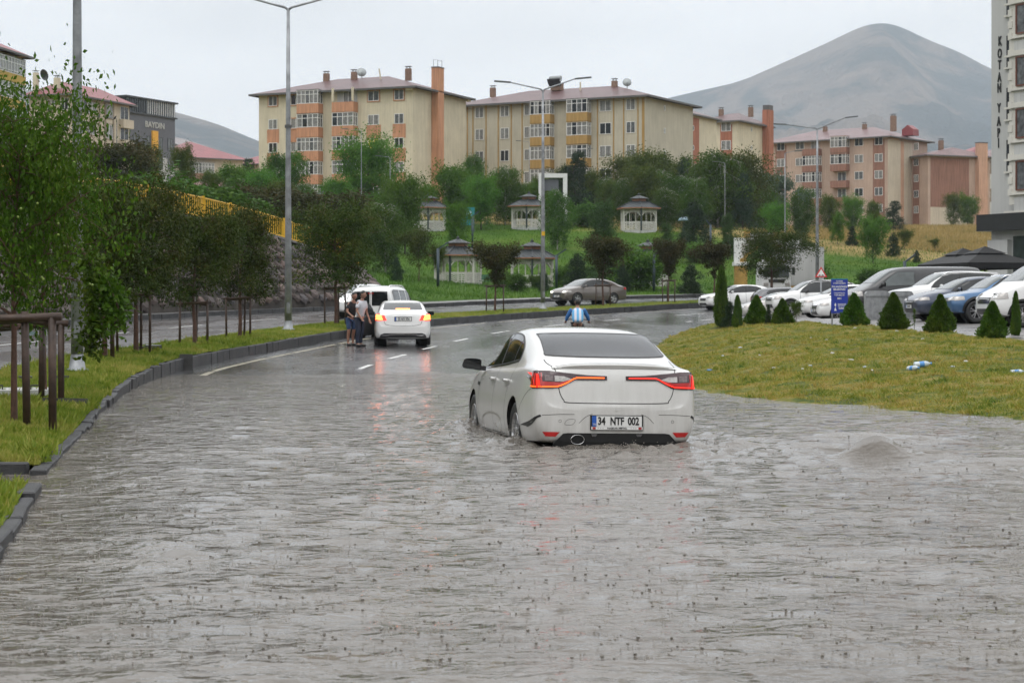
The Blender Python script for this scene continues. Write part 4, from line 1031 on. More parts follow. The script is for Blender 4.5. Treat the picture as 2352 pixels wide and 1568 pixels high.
# keys, real height of the prototype
for i in range(3): proto(f"orn{i}", 20 + i, 4.4, 1.45, 1.45, 1.3, 20, 19000, .115, (L_med, L_med, L_med)[i], M_bark, .075, 'round', sub=7, droop=.6, width=.38)
for i in range(2): proto(f"red{i}", 30 + i, 3.6, 1.4, .95, 1.1, 16, 9000, .115, L_red, M_bark, .055, 'vase', sub=5)
for i in range(3): proto(f"birch{i}", 40 + i, 9, 1.1, 2.7, 3.6, 30, 15000, .25, L_birch, M_birch, .11, 'weep', sub=6, droop=.9)
for i in range(2): proto(f"bright{i}", 50 + i, 6, 1.0, 2.5, 2.5, 24, 12500, .24, L_bright, M_barkd, .10, 'round', sub=6)
for i in range(2): proto(f"olive{i}", 60 + i, 9, 1.0, 3.2, 3.7, 30, 16000, .27, L_olive, M_barkd, .14, 'round', sub=6)
proto("round", 70, 8, 1.5, 3.4, 3.2, 32, 19000, .27, L_bright, M_barkd, .15, 'round', sub=7)
for i in range(2): proto(f"pine{i}", 80 + i, 8, 1.0, 2.2, 3.4, 30, 14000, .24, L_pine, M_barkd, .12, 'cone', sub=5, width=.25, gap=.1)
for i in range(2): proto(f"spruce{i}", 90 + i, 4, .25, 1.15, 1.9, 34, 11000, .15, L_spruce, M_barkd, .06, 'cone', sub=5, width=.3)
proto("larch", 95, 7, .6, 1.9, 3.0, 34, 15000, .2, L_larch, M_barkd, .09, 'cone', sub=5, droop=.5, width=.3)
proto("silver", 96, 7, 1.0, 2.6, 2.8, 26, 13000, .27, L_silver, M_barkd, .12, 'round', sub=6)
proto("vase", 97, 4.5, 1.2, 1.5, 1.6, 18, 8500, .15, L_olive, M_bark, .05, 'vase', sub=5)
proto("column", 98, 4, .2, .55, 1.9, 22, 9000, .07, L_thuja, M_barkd, .05, 'column', sub=6, droop=-.8, width=.4)

_used = set()
def tree(key, u, d, H, label, group=None, wide=1.0, cat="tree", dz=0.0, pos=None, name="tree", rz=None, lean=(0, 0)):
    p = pos or on(u, d); tm, cm = PROTO[key]; h0 = {'orn': 4.4, 'red': 3.6, 'bir': 9, 'bri': 6, 'oli': 9, 'rou': 8, 'pin': 8, 'spr': 4, 'lar': 7, 'sil': 7, 'vas': 4.5, 'col': 4, 'nea': 4.6, 'sma': 2.2}[key[:3]]
    k = H / h0; root = thing(name, label, cat, (p.x, p.y, p.z + dz), R.uniform(0, 6.28) if rz is None else rz, group, (k * wide, k * wide, k)); root.rotation_euler[0], root.rotation_euler[1] = lean
    place("trunk", tm, root); place("crown", cm, root); return root
def top_h(u, d, vtop): z = gz((u - CX) * d / F, d); return CZ + (HV - vtop) * d / F - z

# --- the big plum tree at the left front, and its neighbour
for i, (sd, nl) in enumerate(((7, 13500), (8, 10500))):
    proto(f"near{i}", sd, 4.6, 1.35, 1.75, 1.5, 26, nl, .11, L_near, M_bark, .075, 'round', sub=8, droop=.45, width=.52, gap=.05)
pN = Vector((-5.85, 23.4, gz(-5.85, 23.4))); tree("near0", 0, 0, 3.72, "big green plum tree at the near left corner, its crown hiding the lamp post", pos=pN, wide=.62, rz=.6, name="plum_tree", cat="tree")
pM = Vector((-6.85, 29.2, gz(-6.85, 29.2))); tM = tree("near1", 0, 0, 3.62, "green plum tree with a cloth tie and drooping low branches, next to the lamp post", pos=pM, wide=.60, rz=2.4, name="plum_tree")
# the long branch that hangs almost to the lawn
bp = [Vector(P(u, v, d)) - pM for u, v, d in ((110, 500, 29.2), (190, 575, 28.4), (232, 650, 28.0), (222, 730, 27.8), (205, 800, 27.7))]
b2 = [Vector(P(u, v, d)) - pM for u, v, d in ((200, 590, 28.3), (248, 650, 27.9), (272, 705, 27.7), (262, 750, 27.6))]
for nm_, pt_, nl_ in (("leaves", bp, 1500), ("leaves", b2, 700)):
    rngb = np.random.default_rng(nl_); q_ = np.array([tuple(pt_[0].lerp(pt_[0], 0)) for _ in range(1)])
    t_ = rngb.uniform(.25, 1, nl_) * (len(pt_) - 1); i_ = np.minimum(t_.astype(int), len(pt_) - 2); A_ = np.array([tuple(v_) for v_ in pt_]); f_ = (t_ - i_)[:, None]
    Pb = A_[i_] * (1 - f_) + A_[i_ + 1] * f_ + rngb.normal(size=(nl_, 3)) * np.array([.10, .13, .09]); V_, F_ = leaf_cards(Pb, .095, rngb, .5, .52)
    Rm = Matrix.Rotation(-2.4, 3, 'Z'); inv = np.array(Rm); V_ = V_ @ inv.T; k_ = np.array([1 / (3.62 / 4.6 * .60), 1 / (3.62 / 4.6 * .60), 4.6 / 3.62]); V_ = V_ * k_
    lb_ = place(nm_, np_mesh(nm_, V_, F_, L_near), tM); lb_['kind'] = 'stuff'
    tb_ = MB().tube([tuple(Vector((Rm @ v_)) * 1) for v_ in pt_], [.03, .022, .016, .01, .006][:len(pt_)], 6); tb_.v = [(x * k_[0], y * k_[1], z * k_[2]) for x, y, z in tb_.v]; tb_.build("twig", M_bark, lb_, True)
# fruit: small yellow-green plums
fr = MB(); rf = random.Random(3)
base = MB().lathe([(0, -1), (.7, -.7), (1, 0), (.7, .7), (0, 1)], n=6)
for c_, n_, sx in ((pN, 90, 1.1), (pM, 70, 1.0)):
    for q in range(n_):
        a = rf.uniform(0, 6.28); t_ = rf.random(); rr_ = sx * math.sqrt(rf.uniform(.2, 1)) * .95; z = c_.z + 1.5 + 2.2 * t_
        o = Vector((c_.x + rr_ * math.cos(a), c_.y + rr_ * math.sin(a), z)); fr.add([tuple(o + Vector(v) * .016) for v in base.v], base.f)
fo = fr.build("plum_fruit", pm("green_plum", (.22, .30, .06), .4), None, True); fo['kind'] = 'stuff'

# --- ornamental trees along the median (column at their foot, height)
ML = [(240, "orn0", 3.6, .95, "dark green median tree behind the two plum trees, second staked frame"), (312, "orn1", 3.8, .92, "median tree with narrow hanging leaves, foot of a wide timber frame"),
      (447, "orn2", 3.5, .92, "bronze tinted median tree over a three-post frame, left of the wall end"), (551, "orn0", 3.6, .92, "rounded dark median tree left of the tall lamp post"),
      (772, "orn1", 4.2, 1.05, "dense median tree standing just behind the two men"), (1137, "red1", 3.1, 1.15, "small bronze median tree left of the middle lamp post"),
      (1385, "red0", 3.5, 1.05, "bronze median tree in front of the taupe saloon"), (1535, "red1", 3.35, .85, "narrow reddish median tree right of the taupe saloon")]
med = []
for u, key, H, wd, lb in ML:
    p = median_at(u); med.append((u, p)); tree(key, u, 0, H, lb, "trees staked along the median", pos=p, wide=wd, name="median_tree")
p = median_at(1640); tree("red0", 0, 0, 3.2, "reddish median tree left of the white park gate", "trees staked along the median", pos=p, wide=1.1, name="median_tree")
p = median_at(1772); tree("orn2", 0, 0, 4.1, "broad bronze tree hiding the right half of the park gate", "trees staked along the median", pos=p, wide=1.35, name="median_tree")

# timber stakes
M_stake = pm("wet_timber_stake", (.055, .032, .022), .55, var=.5, scale=5, bump=.3, bscale=30); M_staker = pm("red_brown_stake", (.16, .065, .03), .5, var=.4, scale=6, bump=.3, bscale=30)
def stakes(p, h, w, label, n=3, rz=0.0, mat=None, rails=2, tie=False, thick=.062):
    root = thing("tree_support", label, "tree stake frame", (p.x, p.y, gz(p.x, p.y)), rz, "timber frames holding the median trees")
    pos = [(-w / 2, -.1), (w / 2, -.1), (0, .42)][:n]
    for i, (x, y) in enumerate(pos):
        lz = R.uniform(-.03, .03); MB().tube([(x, y, -.1), (x + lz, y, h * R.uniform(.97, 1.05))], thick * .55, 8).build("post", mat if mat and i == 0 else M_stake, root, True)
    if rails: MB().tube([(-w / 2 - .1, -.1, h - .06), (w / 2 + .1, -.1, h - .02)], thick * .55, 8).build("rail", M_stake, root, True)
    if rails > 1: MB().tube([(-w / 2, -.1, h - .10), (0, .42, h - .05)], thick * .5, 8).build("rail", M_stake, root, True); MB().tube([(w / 2, -.1, h - .10), (0, .42, h - .05)], thick * .5, 8).build("rail", M_stake, root, True)
    if tie: MB().box((.02, -.02, h - .16), (.10, .08, .05)).build("tie", pm("pale_blue_cloth", (.30, .42, .45), .9), root)
    return root
SL = [(240, 1.25, .55), (312, 1.42, .80), (447, 1.15, .75), (551, 1.22, .75), (772, 1.40, .80), (1137, 1.30, .85), (1385, 1.15, .80), (1535, 1.30, .70)]
SLAB = ["timber frame under the dark tree behind the plum trees", "wide timber frame with a sloping rail, third from the near corner", "timber frame with three close posts under the bronze tinted tree", "timber frame at the rounded tree left of the tall lamp post",
        "timber frame behind the two men", "timber frame under the bronze tree left of the middle lamp post", "timber frame in front of the taupe saloon", "timber frame right of the taupe saloon"]
for (u, h, w), lb, (_, p) in zip(SL, SLAB, med): stakes(Vector((p.x, p.y - .1, p.z)), h, w, lb, rz=R.uniform(-.25, .25))
stakes(Vector((-5.55, 22.2, 0)), 1.28, .95, "heavy timber frame round the nearest plum tree's trunk", rz=-.1, mat=M_staker, thick=.085)
stakes(Vector((-6.72, 27.8, 0)), 1.12, .95, "timber frame with a pale blue cloth tie, second plum tree", rz=-.12, mat=M_staker, tie=True, thick=.085)

# --- park and hillside trees: kind, column, distance, row of the top, width factor, label
TR = [("birch0", 655, 214, 335, 1.0, "tall bright birch whose crown is cut by the tall lamp post"), ("bright0", 600, 205, 405, .9, "bright green tree left of the tall lamp post, in front of the cream block's corner"), ("bright1", 535, 210, 392, 1.0, "large bright green tree below the distant crimson roof"),
      ("olive0", 487, 190, 400, .8, "brownish green tree at the left end of the bright green group"), ("pine0", 573, 260, 352, .7, "thin dark conifer against the distant crimson roof"), ("red0", 560, 150, 440, 1.6, "reddish brown bush tree above the yellow fence"),
      ("olive1", 640, 165, 430, .9, "olive tree directly behind the tall lamp post"), ("birch1", 700, 190, 415, .9, "slim birch with a pale stem right of the tall lamp post"), ("red1", 735, 150, 455, 1.9, "rust tinted spreading tree above the fence end"),
      ("round", 845, 216, 343, 1.0, "large round deep green tree in front of the cream block's balconies"), ("pine1", 778, 218, 412, .9, "dark conifer left of the large round tree"), ("birch2", 905, 208, 405, .85, "soft green birch right of the large round tree"),
      ("bright0", 930, 180, 425, .75, "light green sapling crown left of the first gazebo roof"), ("birch0", 885, 158, 455, .85, "tall feathery tree on the slope above the white van"), ("olive0", 820, 155, 470, .8, "olive tree on the slope behind the staked tree by the men"),
      ("birch1", 1087, 238, 343, .55, "weeping dark birch against the gap between the two cream blocks"), ("bright1", 1045, 212, 395, .95, "yellow-green tree right of the orange chimney's foot"), ("birch2", 1160, 213, 372, .85, "broad weeping birch between the first and second gazebos"),
      ("bright0", 1105, 205, 420, .8, "bright tree low between the two cream blocks"), ("birch0", 1280, 188, 425, .75, "narrow birch right of the middle lamp post"), ("pine0", 1320, 216, 332, .95, "dark tall pine in front of the grey-cream block"),
      ("larch", 1388, 158, 440, .95, "tall feathery pale conifer rising above the bronze median tree"), ("birch1", 1392, 226, 400, .8, "dark birch behind the feathery conifer"), ("olive0", 1455, 236, 368, 1.1, "olive birch in front of the grey-cream block's right end"),
      ("olive1", 1505, 230, 360, 1.0, "tall olive birch right of the gazebo on the terrace"), ("pine1", 1572, 238, 348, .8, "dark pine before the brick-red stripe of the narrow wing"), ("birch2", 1530, 206, 425, .9, "grey-green birch just right of the rightmost upper gazebo"),
      ("birch0", 1648, 222, 332, 1.05, "tall birch with a white trunk before the set back cream block"), ("olive1", 1702, 226, 365, 1.0, "dense olive tree left of the red chimney"), ("spruce0", 1592, 196, 455, 1.2, "dark spruce beside the person with the umbrella"),
      ("silver", 1768, 246, 408, .9, "pale silvery willow in front of the pink block's left end"), ("birch1", 1845, 250, 420, .8, "grey-green birch before the pink block"), ("olive0", 1905, 268, 455, .8, "low dark tree before the pink block's left balconies"),
      ("round", 1958, 272, 462, .75, "bushy dark tree before the pink block's right balconies"), ("olive1", 2008, 280, 468, .7, "dull green tree at the pink block's corner"), ("pine0", 2052, 285, 455, 1.2, "spreading dark conifer at the foot of the pink block's beige end"),
      ("round", 2222, 340, 458, .8, "dark tree group foot before the far grey and white block"), ("olive0", 2190, 335, 450, .7, "tall dark tree right of the salmon chimney"), ("bright0", 1782, 200, 478, .8, "light sapling crown above the white park gate"),
      ("larch", 1672, 182, 480, .85, "soft green conifer left of the park gate"), ("larch", 1840, 176, 488, 1.0, "broad soft conifer right of the gate, above the white lorry"), ("bright1", 1924, 205, 497, .55, "small lime green tree on the golden slope"),
      ("spruce1", 1958, 205, 515, 1.0, "small dark spruce on the golden slope next to the lime tree"), ("bright0", 2005, 185, 510, .75, "bushy mid green tree on the golden slope's lower edge"), ("spruce0", 2052, 196, 530, .9, "slim dark spruce on the golden slope"),
      ("vase", 2078, 200, 533, .9, "small leaning round-headed tree on the golden slope"), ("vase", 2148, 205, 558, 1.1, "low spreading bush tree left of the black parasols"), ("spruce0", 2105, 190, 572, .9, "tiny spruce in the dry grass near the parasols"),
      ("spruce0", 1325, 150, 575, 1.0, "small dark spruce right of the middle lamp post, on the lower lawn"), ("spruce1", 1432, 145, 600, 1.0, "small spruce beside the bronze median tree"), ("spruce0", 1588, 143, 600, 1.1, "plump spruce at the right end of the lower lawn"),
      ("spruce1", 912, 143, 585, .9, "young spruce on the lawn above the white van"), ("vase", 962, 147, 538, .95, "slim rust tinted tree left of the first lower gazebo"), ("vase", 1005, 150, 570, .7, "thin yellow-green sapling by the angled lamp"),
      ("larch", 1530, 168, 500, .8, "grey-green conifer over the third lower gazebo"), ("spruce1", 1250, 140, 610, .8, "dark columnar spruce behind the middle lamp's foot"), ("bright1", 1050, 178, 480, .6, "yellowish young tree between the first gazebos"),
      ("olive1", 985, 218, 442, .45, "thin tree at the foot of the orange chimney"), ("bright0", 1225, 222, 430, .5, "olive-yellow tree before the white portal"), ("olive0", 420, 200, 345, .6, "slim brownish tree left of the low crimson roof"),
      ("olive1", 335, 185, 345, .75, "dark bronze tree in front of the dark slate building"), ("red0", 272, 150, 345, 1.3, "bronze tree crown under the cream block with taupe surrounds"), ("birch2", 1210, 225, 415, .6, "soft birch left of the white portal"),
      ("spruce1", 1480, 150, 610, .8, "low spruce before the third lower gazebo"), ("olive0", 760, 232, 430, .8, "dark undergrowth tree left of the round tree"), ("olive1", 1120, 232, 430, .9, "dark tree filling the gap between the cream blocks"),
      ("olive0", 1340, 235, 415, .9, "dark backdrop tree right of the tall pine"), ("round", 1600, 240, 420, .8, "dark backdrop tree under the narrow wing"), ("olive1", 1740, 250, 430, .8, "dark backdrop tree below the red chimney")]
for key, u, d, vt, wd, lb in TR:
    tree(key, u, d, max(1.2, top_h(u, d, vt)), lb, wide=wd)

# the dense dark belt behind the terrace and below the blocks, and trees beyond the frame's edges that the car and windows reflect
rb = random.Random(52); ORD = "first second third fourth fifth sixth seventh eighth ninth tenth eleventh twelfth thirteenth fourteenth fifteenth sixteenth seventeenth eighteenth nineteenth twentieth twenty-first twenty-second twenty-third twenty-fourth twenty-fifth twenty-sixth twenty-seventh twenty-eighth twenty-ninth thirtieth".split()
for i in range(30):
    u = 1035 + 24.5 * i + rb.uniform(-9, 9); d = rb.uniform(216, 246); tp_ = np.interp(u, [1030, 1120, 1200, 1300, 1400, 1500, 1620, 1720, 1800], [425, 405, 420, 400, 415, 385, 390, 395, 440]) + rb.uniform(-12, 22)
    tree(rb.choice(["olive0", "olive1", "birch0", "birch1", "pine0", "pine1", "birch2"]), u, d, top_h(u, d, tp_), f"{ORD[i]} tree from the left in the dense belt above the gazebo terrace", "trees in the dense belt below the blocks", wide=rb.uniform(.7, 1.0))
for i in range(12):
    u = 640 + 31 * i + rb.uniform(-10, 10); d = rb.uniform(205, 238); tp_ = np.interp(u, [640, 800, 950, 1020], [425, 420, 440, 425]) + rb.uniform(0, 30)
    tree(rb.choice(["olive1", "birch0", "birch1", "pine1", "bright0"]), u, d, top_h(u, d, tp_), f"{ORD[i]} tree from the left in the belt before the block with terracotta balconies", "trees in the belt before the cream block", wide=rb.uniform(.7, 1.0))
for i in range(9):
    x, y = ((-19.5, 44), (-20, 33), (-19, 22), (-18, 10), (-30, 4), (-26, -8), (-12, -16), (20, -14), (36, 2))[i]
    tree(("olive0", "birch1", "olive1", "round")[i % 4], 0, 0, 8.5 + rb.random() * 3, ("tree far beside", "tall tree beside", "tree abreast of", "leafy tree before", "tree at the back of", "tree behind the camera left of", "tree straight behind", "tree behind the camera right of", "tree to the right behind")[i] + " the flooded stretch, outside the picture", "roadside trees outside the picture", pos=Vector((x, y, max(-.2, gz(x, y)))))

# low shrubs on the lower lawn and along walls: each its own bush
for i in range(2): PROTO[f"bush{i}"] = tree_meshes(120 + i, 2.2, .15, 1.2, 1.0, 18, 7000, .17, (L_bright, L_birch)[i], M_barkd, .04, 'round', sub=6)
def bush(key, u, d, H, wd, label, name="shrub", cat="shrub"):
    p = on(u, d); tm, cm = PROTO[key]; k = H / 2.2
    root = thing(name, label, cat, (p.x, p.y, p.z), R.uniform(0, 6.28), "shrubs on the park lawn", (k * wd, k * wd, k)); place("stem", tm, root); place("foliage", cm, root)
for key, u, d, H, wd, lb in [("bush1", 1152, 146, 1.0, 1.2, "feathery shrub right of the first lower gazebo's bench"), ("bush1", 1188, 140, 1.1, 1.2, "rounded shrub below the second lower gazebo"), ("bush0", 1462, 148, 2.6, 1.5, "fresh green weeping shrub left of the third lower gazebo"),
      ("bush1", 1232, 150, .9, 1.2, "shrub at the foot of the second lower gazebo"), ("bush0", 1300, 158, 1.5, 1.5, "light shrub between the lower gazebos"), 
      ("bush0", 1400, 178, 1.3, 1.6, "yellow-green shrub on the embankment below the terrace"), ("bush0", 1600, 178, 1.4, 1.8, "sprawling yellowish shrub at the top right of the green slope"), ("bush1", 1350, 210, 2.2, 1.4, "dark shrub beside the terrace path"),
      ("bush1", 1860, 155, 1.8, 1.5, "dark shrub behind the lorry"), ("bush1", 2000, 160, 1.5, 1.4, "shrub before the golden slope"), ("bush0", 2120, 160, 1.4, 1.4, "shrub left of the parasols"),
      ("bush0", 700, 118, 1.4, 1.6, "shrub growing at the top of the stone wall"), ("bush1", 640, 112, 1.2, 1.6, "shrub behind the yellow fence"), ("bush1", 480, 112, 2.6, 1.8, "tall bush behind the yellow fence, left part"), ("bush1", 380, 112, 2.6, 1.8, "dark bush behind the yellow fence near its left bend")]:
    bush(key, u, d, H, wd, lb)

# --- conical thujas and other evergreens on the bank's crest
def cone_shrub(h, w, n, seed, mat, pw=1.0, leaf=.05):
    rng = np.random.default_rng(seed); t = rng.uniform(0, 1, n) ** 1.25; a = rng.uniform(0, 6.283, n)
    lump = 1 + .12 * np.sin(a * 3 + t * 9 + seed) + .10 * np.sin(a * 7 - t * 16 + seed) + .07 * np.sin(a * 12 + t * 30)
    r = w / 2 * ((1 - t) ** pw) * np.minimum(1, .66 + t * 3.2) * lump * rng.uniform(.74, 1.12, n)
    Pp = np.column_stack([r * np.cos(a), r * np.sin(a), .03 + t * h * .97]); up = np.column_stack([np.cos(a) * .8, np.sin(a) * .8, np.full(n, .9)])
    V, Fq = leaf_cards(Pp, leaf, rng, 0, .55, up, flat=.72)
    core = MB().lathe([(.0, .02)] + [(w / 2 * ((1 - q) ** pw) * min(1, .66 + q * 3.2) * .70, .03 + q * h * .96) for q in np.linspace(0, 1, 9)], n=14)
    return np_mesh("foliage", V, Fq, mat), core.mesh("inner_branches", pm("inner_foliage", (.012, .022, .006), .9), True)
CM = [cone_shrub(1.0, .86, 9000, s, L_thuja, .82, .065) for s in (1, 2)]
def thuja(u, v, d, h, w, label, m=0, group="cone shrubs along the bank"):
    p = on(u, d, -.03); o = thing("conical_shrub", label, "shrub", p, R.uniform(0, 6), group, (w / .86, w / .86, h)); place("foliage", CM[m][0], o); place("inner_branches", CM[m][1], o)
thuja(1962, 750, 61, 1.0, .84, "clipped cone shrub just right of the blue banner"); thuja(2052, 760, 57.5, 1.05, .84, "cone shrub in front of the metal bins", 1); thuja(2160, 770, 53.5, 1.02, .80, "cone shrub in front of the blue crossover")
thuja(2280, 783, 50, .93, .74, "cone shrub nearest the camera, before the white panel van", 1); thuja(1797, 738, 67, .86, .72, "small dark cone shrub in front of the white off-roader"); thuja(1738, 738, 69, .98, .80, "leafy cone shrub with a white flower, left of the small dark one", 1)
def evergreen(key, u, d, H, wd, lb, cat="shrub"): tree(key, u, d, H, lb, wide=wd, cat=cat, name="evergreen_shrub")
CYM = cone_shrub(1.0, .86, 9000, 5, L_thuja, .45, .05)
def cypress(u, d, h, w, label):
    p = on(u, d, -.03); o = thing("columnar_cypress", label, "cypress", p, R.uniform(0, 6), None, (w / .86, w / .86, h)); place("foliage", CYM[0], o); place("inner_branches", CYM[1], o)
cypress(1657, 70.5, 2.12, .52, "tall narrow yellow-green cypress at the left end of the bank"); cypress(1694, 69, 1.12, .34, "thin reddish cypress second from the bank's left end")
cypress(2333, 52, 1.15, .26, "thin wispy cypress at the right edge")
evergreen("spruce0", 1677, 69.5, 1.0, .95, "dark low spruce between the two cypresses"); evergreen("spruce1", 1765, 67.5, .72, .6, "thin brownish evergreen between two cone shrubs"); evergreen("vase", 1829, 66, .66, .85, "small ball-headed shrub on a thin stem by a reddish tuft")
evergreen("column", 2100, 56.5, .62, .5, "withered thin seedling between two cone shrubs")

# --- grass blades
def grass_field(name, pts3, n_per, hmin, hmax, mat, seed, lean=.5):
    rng = np.random.default_rng(seed); n = len(pts3); a = rng.uniform(0, 6.283, n); h = rng.uniform(hmin, hmax, n); w = h * rng.uniform(.07, .16, n) + .004
    d = np.column_stack([np.cos(a), np.sin(a), np.zeros(n)]); b_ = rng.uniform(0, 6.283, n); L = np.column_stack([np.cos(b_), np.sin(b_), np.zeros(n)]) * (h * rng.uniform(.1, lean * 1.6, n))[:, None]
    V = np.empty((n, 3, 3)); V[:, 0] = pts3 - d * w[:, None]; V[:, 1] = pts3 + d * w[:, None]; V[:, 2] = pts3 + L; V[:, 2, 2] += h
    o = place(name, np_mesh(name, V.reshape(-1, 3), np.arange(3 * n).reshape(n, 3), mat)); o['kind'] = 'stuff'; return o
def surf_points(obj, n, seed, dens=None):
    me = obj.data; rng = np.random.default_rng(seed); k = len(me.polygons); co = np.empty(len(me.vertices) * 3); me.vertices.foreach_get('co', co); co = co.reshape(-1, 3)
    vi = np.empty(k * 4, dtype=int); me.loops.foreach_get('vertex_index', vi); q = co[vi.reshape(k, 4)]; c = q.mean(1)
    area = np.linalg.norm(np.cross(q[:, 2] - q[:, 0], q[:, 3] - q[:, 1]), axis=1) / 2; w = area * (dens(c) if dens else 1); w = np.maximum(w, 0)
    i = rng.choice(k, n, p=w / w.sum()); s, t = rng.uniform(size=(2, n, 1)); q = q[i]
    return q[:, 0] * (1 - s) * (1 - t) + q[:, 1] * s * (1 - t) + q[:, 2] * s * t + q[:, 3] * (1 - s) * t
def blade_mat(name, stops, s1, s2):
    m, nt, b = new_mat(name); vec = _vec(nt, 'World'); f = nt.nodes.new("ShaderNodeMixRGB"); f.inputs[0].default_value = .5
    nt.links.new(_noise(nt, vec, s1, 4, .65), f.inputs[1]); nt.links.new(_noise(nt, vec, s2, 3, .7), f.inputs[2]); c = _ramp(nt, f.outputs[0], stops)
    nt.links.new(c, b.inputs['Base Color']); b.inputs['Roughness'].default_value = .6; b.inputs['Specular IOR Level'].default_value = .25
    tr = nt.nodes.new("ShaderNodeBsdfTranslucent"); nt.links.new(c, tr.inputs['Color']); mx = nt.nodes.new("ShaderNodeMixShader"); mx.inputs[0].default_value = .35
    nt.links.new(b.outputs[0], mx.inputs[1]); nt.links.new(tr.outputs[0], mx.inputs[2]); nt.links.new(mx.outputs[0], nt.nodes['Material Output'].inputs['Surface']); return m
BG = blade_mat("lawn_blades", [(.36, (.08, .15, .012)), (.48, (.19, .25, .025)), (.60, (.36, .33, .08))], .5, 5)
BD = blade_mat("dry_bank_blades", [(.38, (.06, .13, .012)), (.46, (.19, .23, .03)), (.53, (.33, .29, .055)), (.60, (.36, .26, .07)), (.68, (.12, .17, .02))], .8, 5)
rng0 = np.random.default_rng(40)
far = lambda c: np.where(c[:, 1] > 8, 1.0 / np.maximum(c[:, 1], 14) ** 1.6, 0)
gp = np.vstack([surf_points(lawn_a, 9000, 1, lambda c: (c[:, 1] > 10.5) * 1.0), surf_points(lawn_b, 150000, 2, lambda c: 1.0 / np.maximum(c[:, 1], 14) ** 1.5 * (c[:, 1] < 130))])
gp[:, 2] -= .01; grass_field("lawn_grass", gp, 1, .03, .10, BG, 3)
bd = lambda c: np.where((c[:, 2] > -.02) & (c[:, 1] > 21), 1.0 / np.maximum(c[:, 1], 20) ** 1.0, 0)
gp = surf_points(bank, 330000, 4, bd); gp[:, 2] -= .01; cl_ = np.array([noise.noise(Vector((x_ * 1.3, y_ * 1.3, 0))) for x_, y_ in gp[:, :2]]); gp = gp[cl_ > rng0.uniform(-.75, .1, len(gp))]; grass_field("bank_grass", gp, 1, .018, .055, BD, 5, 1.2)
# tufts: clumped taller grass
rng = np.random.default_rng(9); tc = surf_points(bank, 1500, 6, bd); T_ = np.repeat(tc, 30, 0); T_[:, :2] += rng.normal(size=(len(T_), 2)) * .07; grass_field("bank_tufts", T_, 1, .03, .10, BD, 8, .9)
tc = np.vstack([surf_points(lawn_b, 260, 12, lambda c: 1.0 / np.maximum(c[:, 1], 14) ** 1.5 * (c[:, 1] < 60)), surf_points(lawn_a, 30, 13, lambda c: (c[:, 1] > 10.5) * 1.0)]); T_ = np.repeat(tc, 26, 0); T_[:, :2] += rng.normal(size=(len(T_), 2)) * .05; grass_field("lawn_tufts", T_, 1, .07, .17, BG, 14, .7)
# slope grass of the park and the golden field beyond
def tcol(name, stops): return blade_mat(name, stops, .12, 1.2)
BP = tcol("park_blades", [(.36, (.035, .10, .008)), (.5, (.065, .15, .012)), (.64, (.12, .19, .025))]); BGo = tcol("golden_blades", [(.36, (.16, .16, .045)), (.5, (.34, .25, .09)), (.64, (.44, .33, .14))])
fld = lambda c: c[:, 1] + .55 * c[:, 0]
vis = lambda c: (np.abs(c[:, 0] / np.maximum(c[:, 1], 1)) < .27) & (c[:, 1] > 100)
gp = surf_points(ground, 90000, 21, lambda c: vis(c) * (fld(c) < 232) * (c[:, 1] < 215) / np.maximum(c[:, 1], 100)); grass_field("park_grass", gp, 1, .10, .28, BP, 22)
gp = surf_points(ground, 70000, 23, lambda c: vis(c) * (fld(c) > 228) * (c[:, 0] > 15) * (c[:, 1] < 340) / np.maximum(c[:, 1], 100)); grass_field("golden_grass", gp, 1, .3, .75, BGo, 24)
# ------------------------------------------------------------------ vehicles
M_white = None
def paint(name, col, dirt=0.0, rough=0.28, metal=0.0, flake=0.0):
    m, nt, b = new_mat(name); vec = _vec(nt, 'Object')
    b.inputs['Roughness'].default_value = rough; b.inputs['Coat Weight'].default_value = 1.0; b.inputs['Coat Roughness'].default_value = .05
    b.inputs['Metallic'].default_value = metal
    base = nt.nodes.new("ShaderNodeRGB"); base.outputs[0].default_value = (*col, 1); c = base.outputs[0]
    sp = nt.nodes.new("ShaderNodeSeparateXYZ"); nt.links.new(vec, sp.inputs[0])
    if dirt:
        # road film that thins out upwards, broken by runs of rain
        h = nt.nodes.new("ShaderNodeMapRange"); h.inputs[1].default_value = .25; h.inputs[2].default_value = 1.0; h.inputs[3].default_value = 1.0; h.inputs[4].default_value = 0.08
        nt.links.new(sp.outputs['Z'], h.inputs[0])
        sv = _vec(nt, 'Object', (1, 1, .18)); n = _ramp(nt, _noise(nt, sv, 7, 5, .7), [(.3, 0.25), (.7, 1.0)])
        q = nt.nodes.new("ShaderNodeMath"); q.operation = 'MULTIPLY'; nt.links.new(h.outputs[0], q.inputs[0]); nt.links.new(n, q.inputs[1])
        q2 = nt.nodes.new("ShaderNodeMath"); q2.operation = 'MULTIPLY'; q2.inputs[1].default_value = dirt; nt.links.new(q.outputs[0], q2.inputs[0])
        mx = nt.nodes.new("ShaderNodeMixRGB"); mx.inputs[2].default_value = (.24, .22, .19, 1)
        nt.links.new(q2.outputs[0], mx.inputs[0]); nt.links.new(c, mx.inputs[1]); c = mx.outputs[0]
        rr = nt.nodes.new("ShaderNodeMapRange"); rr.inputs[3].default_value = .05; rr.inputs[4].default_value = .35; nt.links.new(q.outputs[0], rr.inputs[0]); nt.links.new(rr.outputs[0], b.inputs['Coat Roughness'])
    nt.links.new(c, b.inputs['Base Color'])
    bn = nt.nodes.new("ShaderNodeBump"); bn.inputs['Strength'].default_value = .06; bn.inputs['Distance'].default_value = .004
    nt.links.new(_noise(nt, vec, 160, 2, .5), bn.inputs['Height']); nt.links.new(bn.outputs[0], b.inputs['Coat Normal'])
    return m
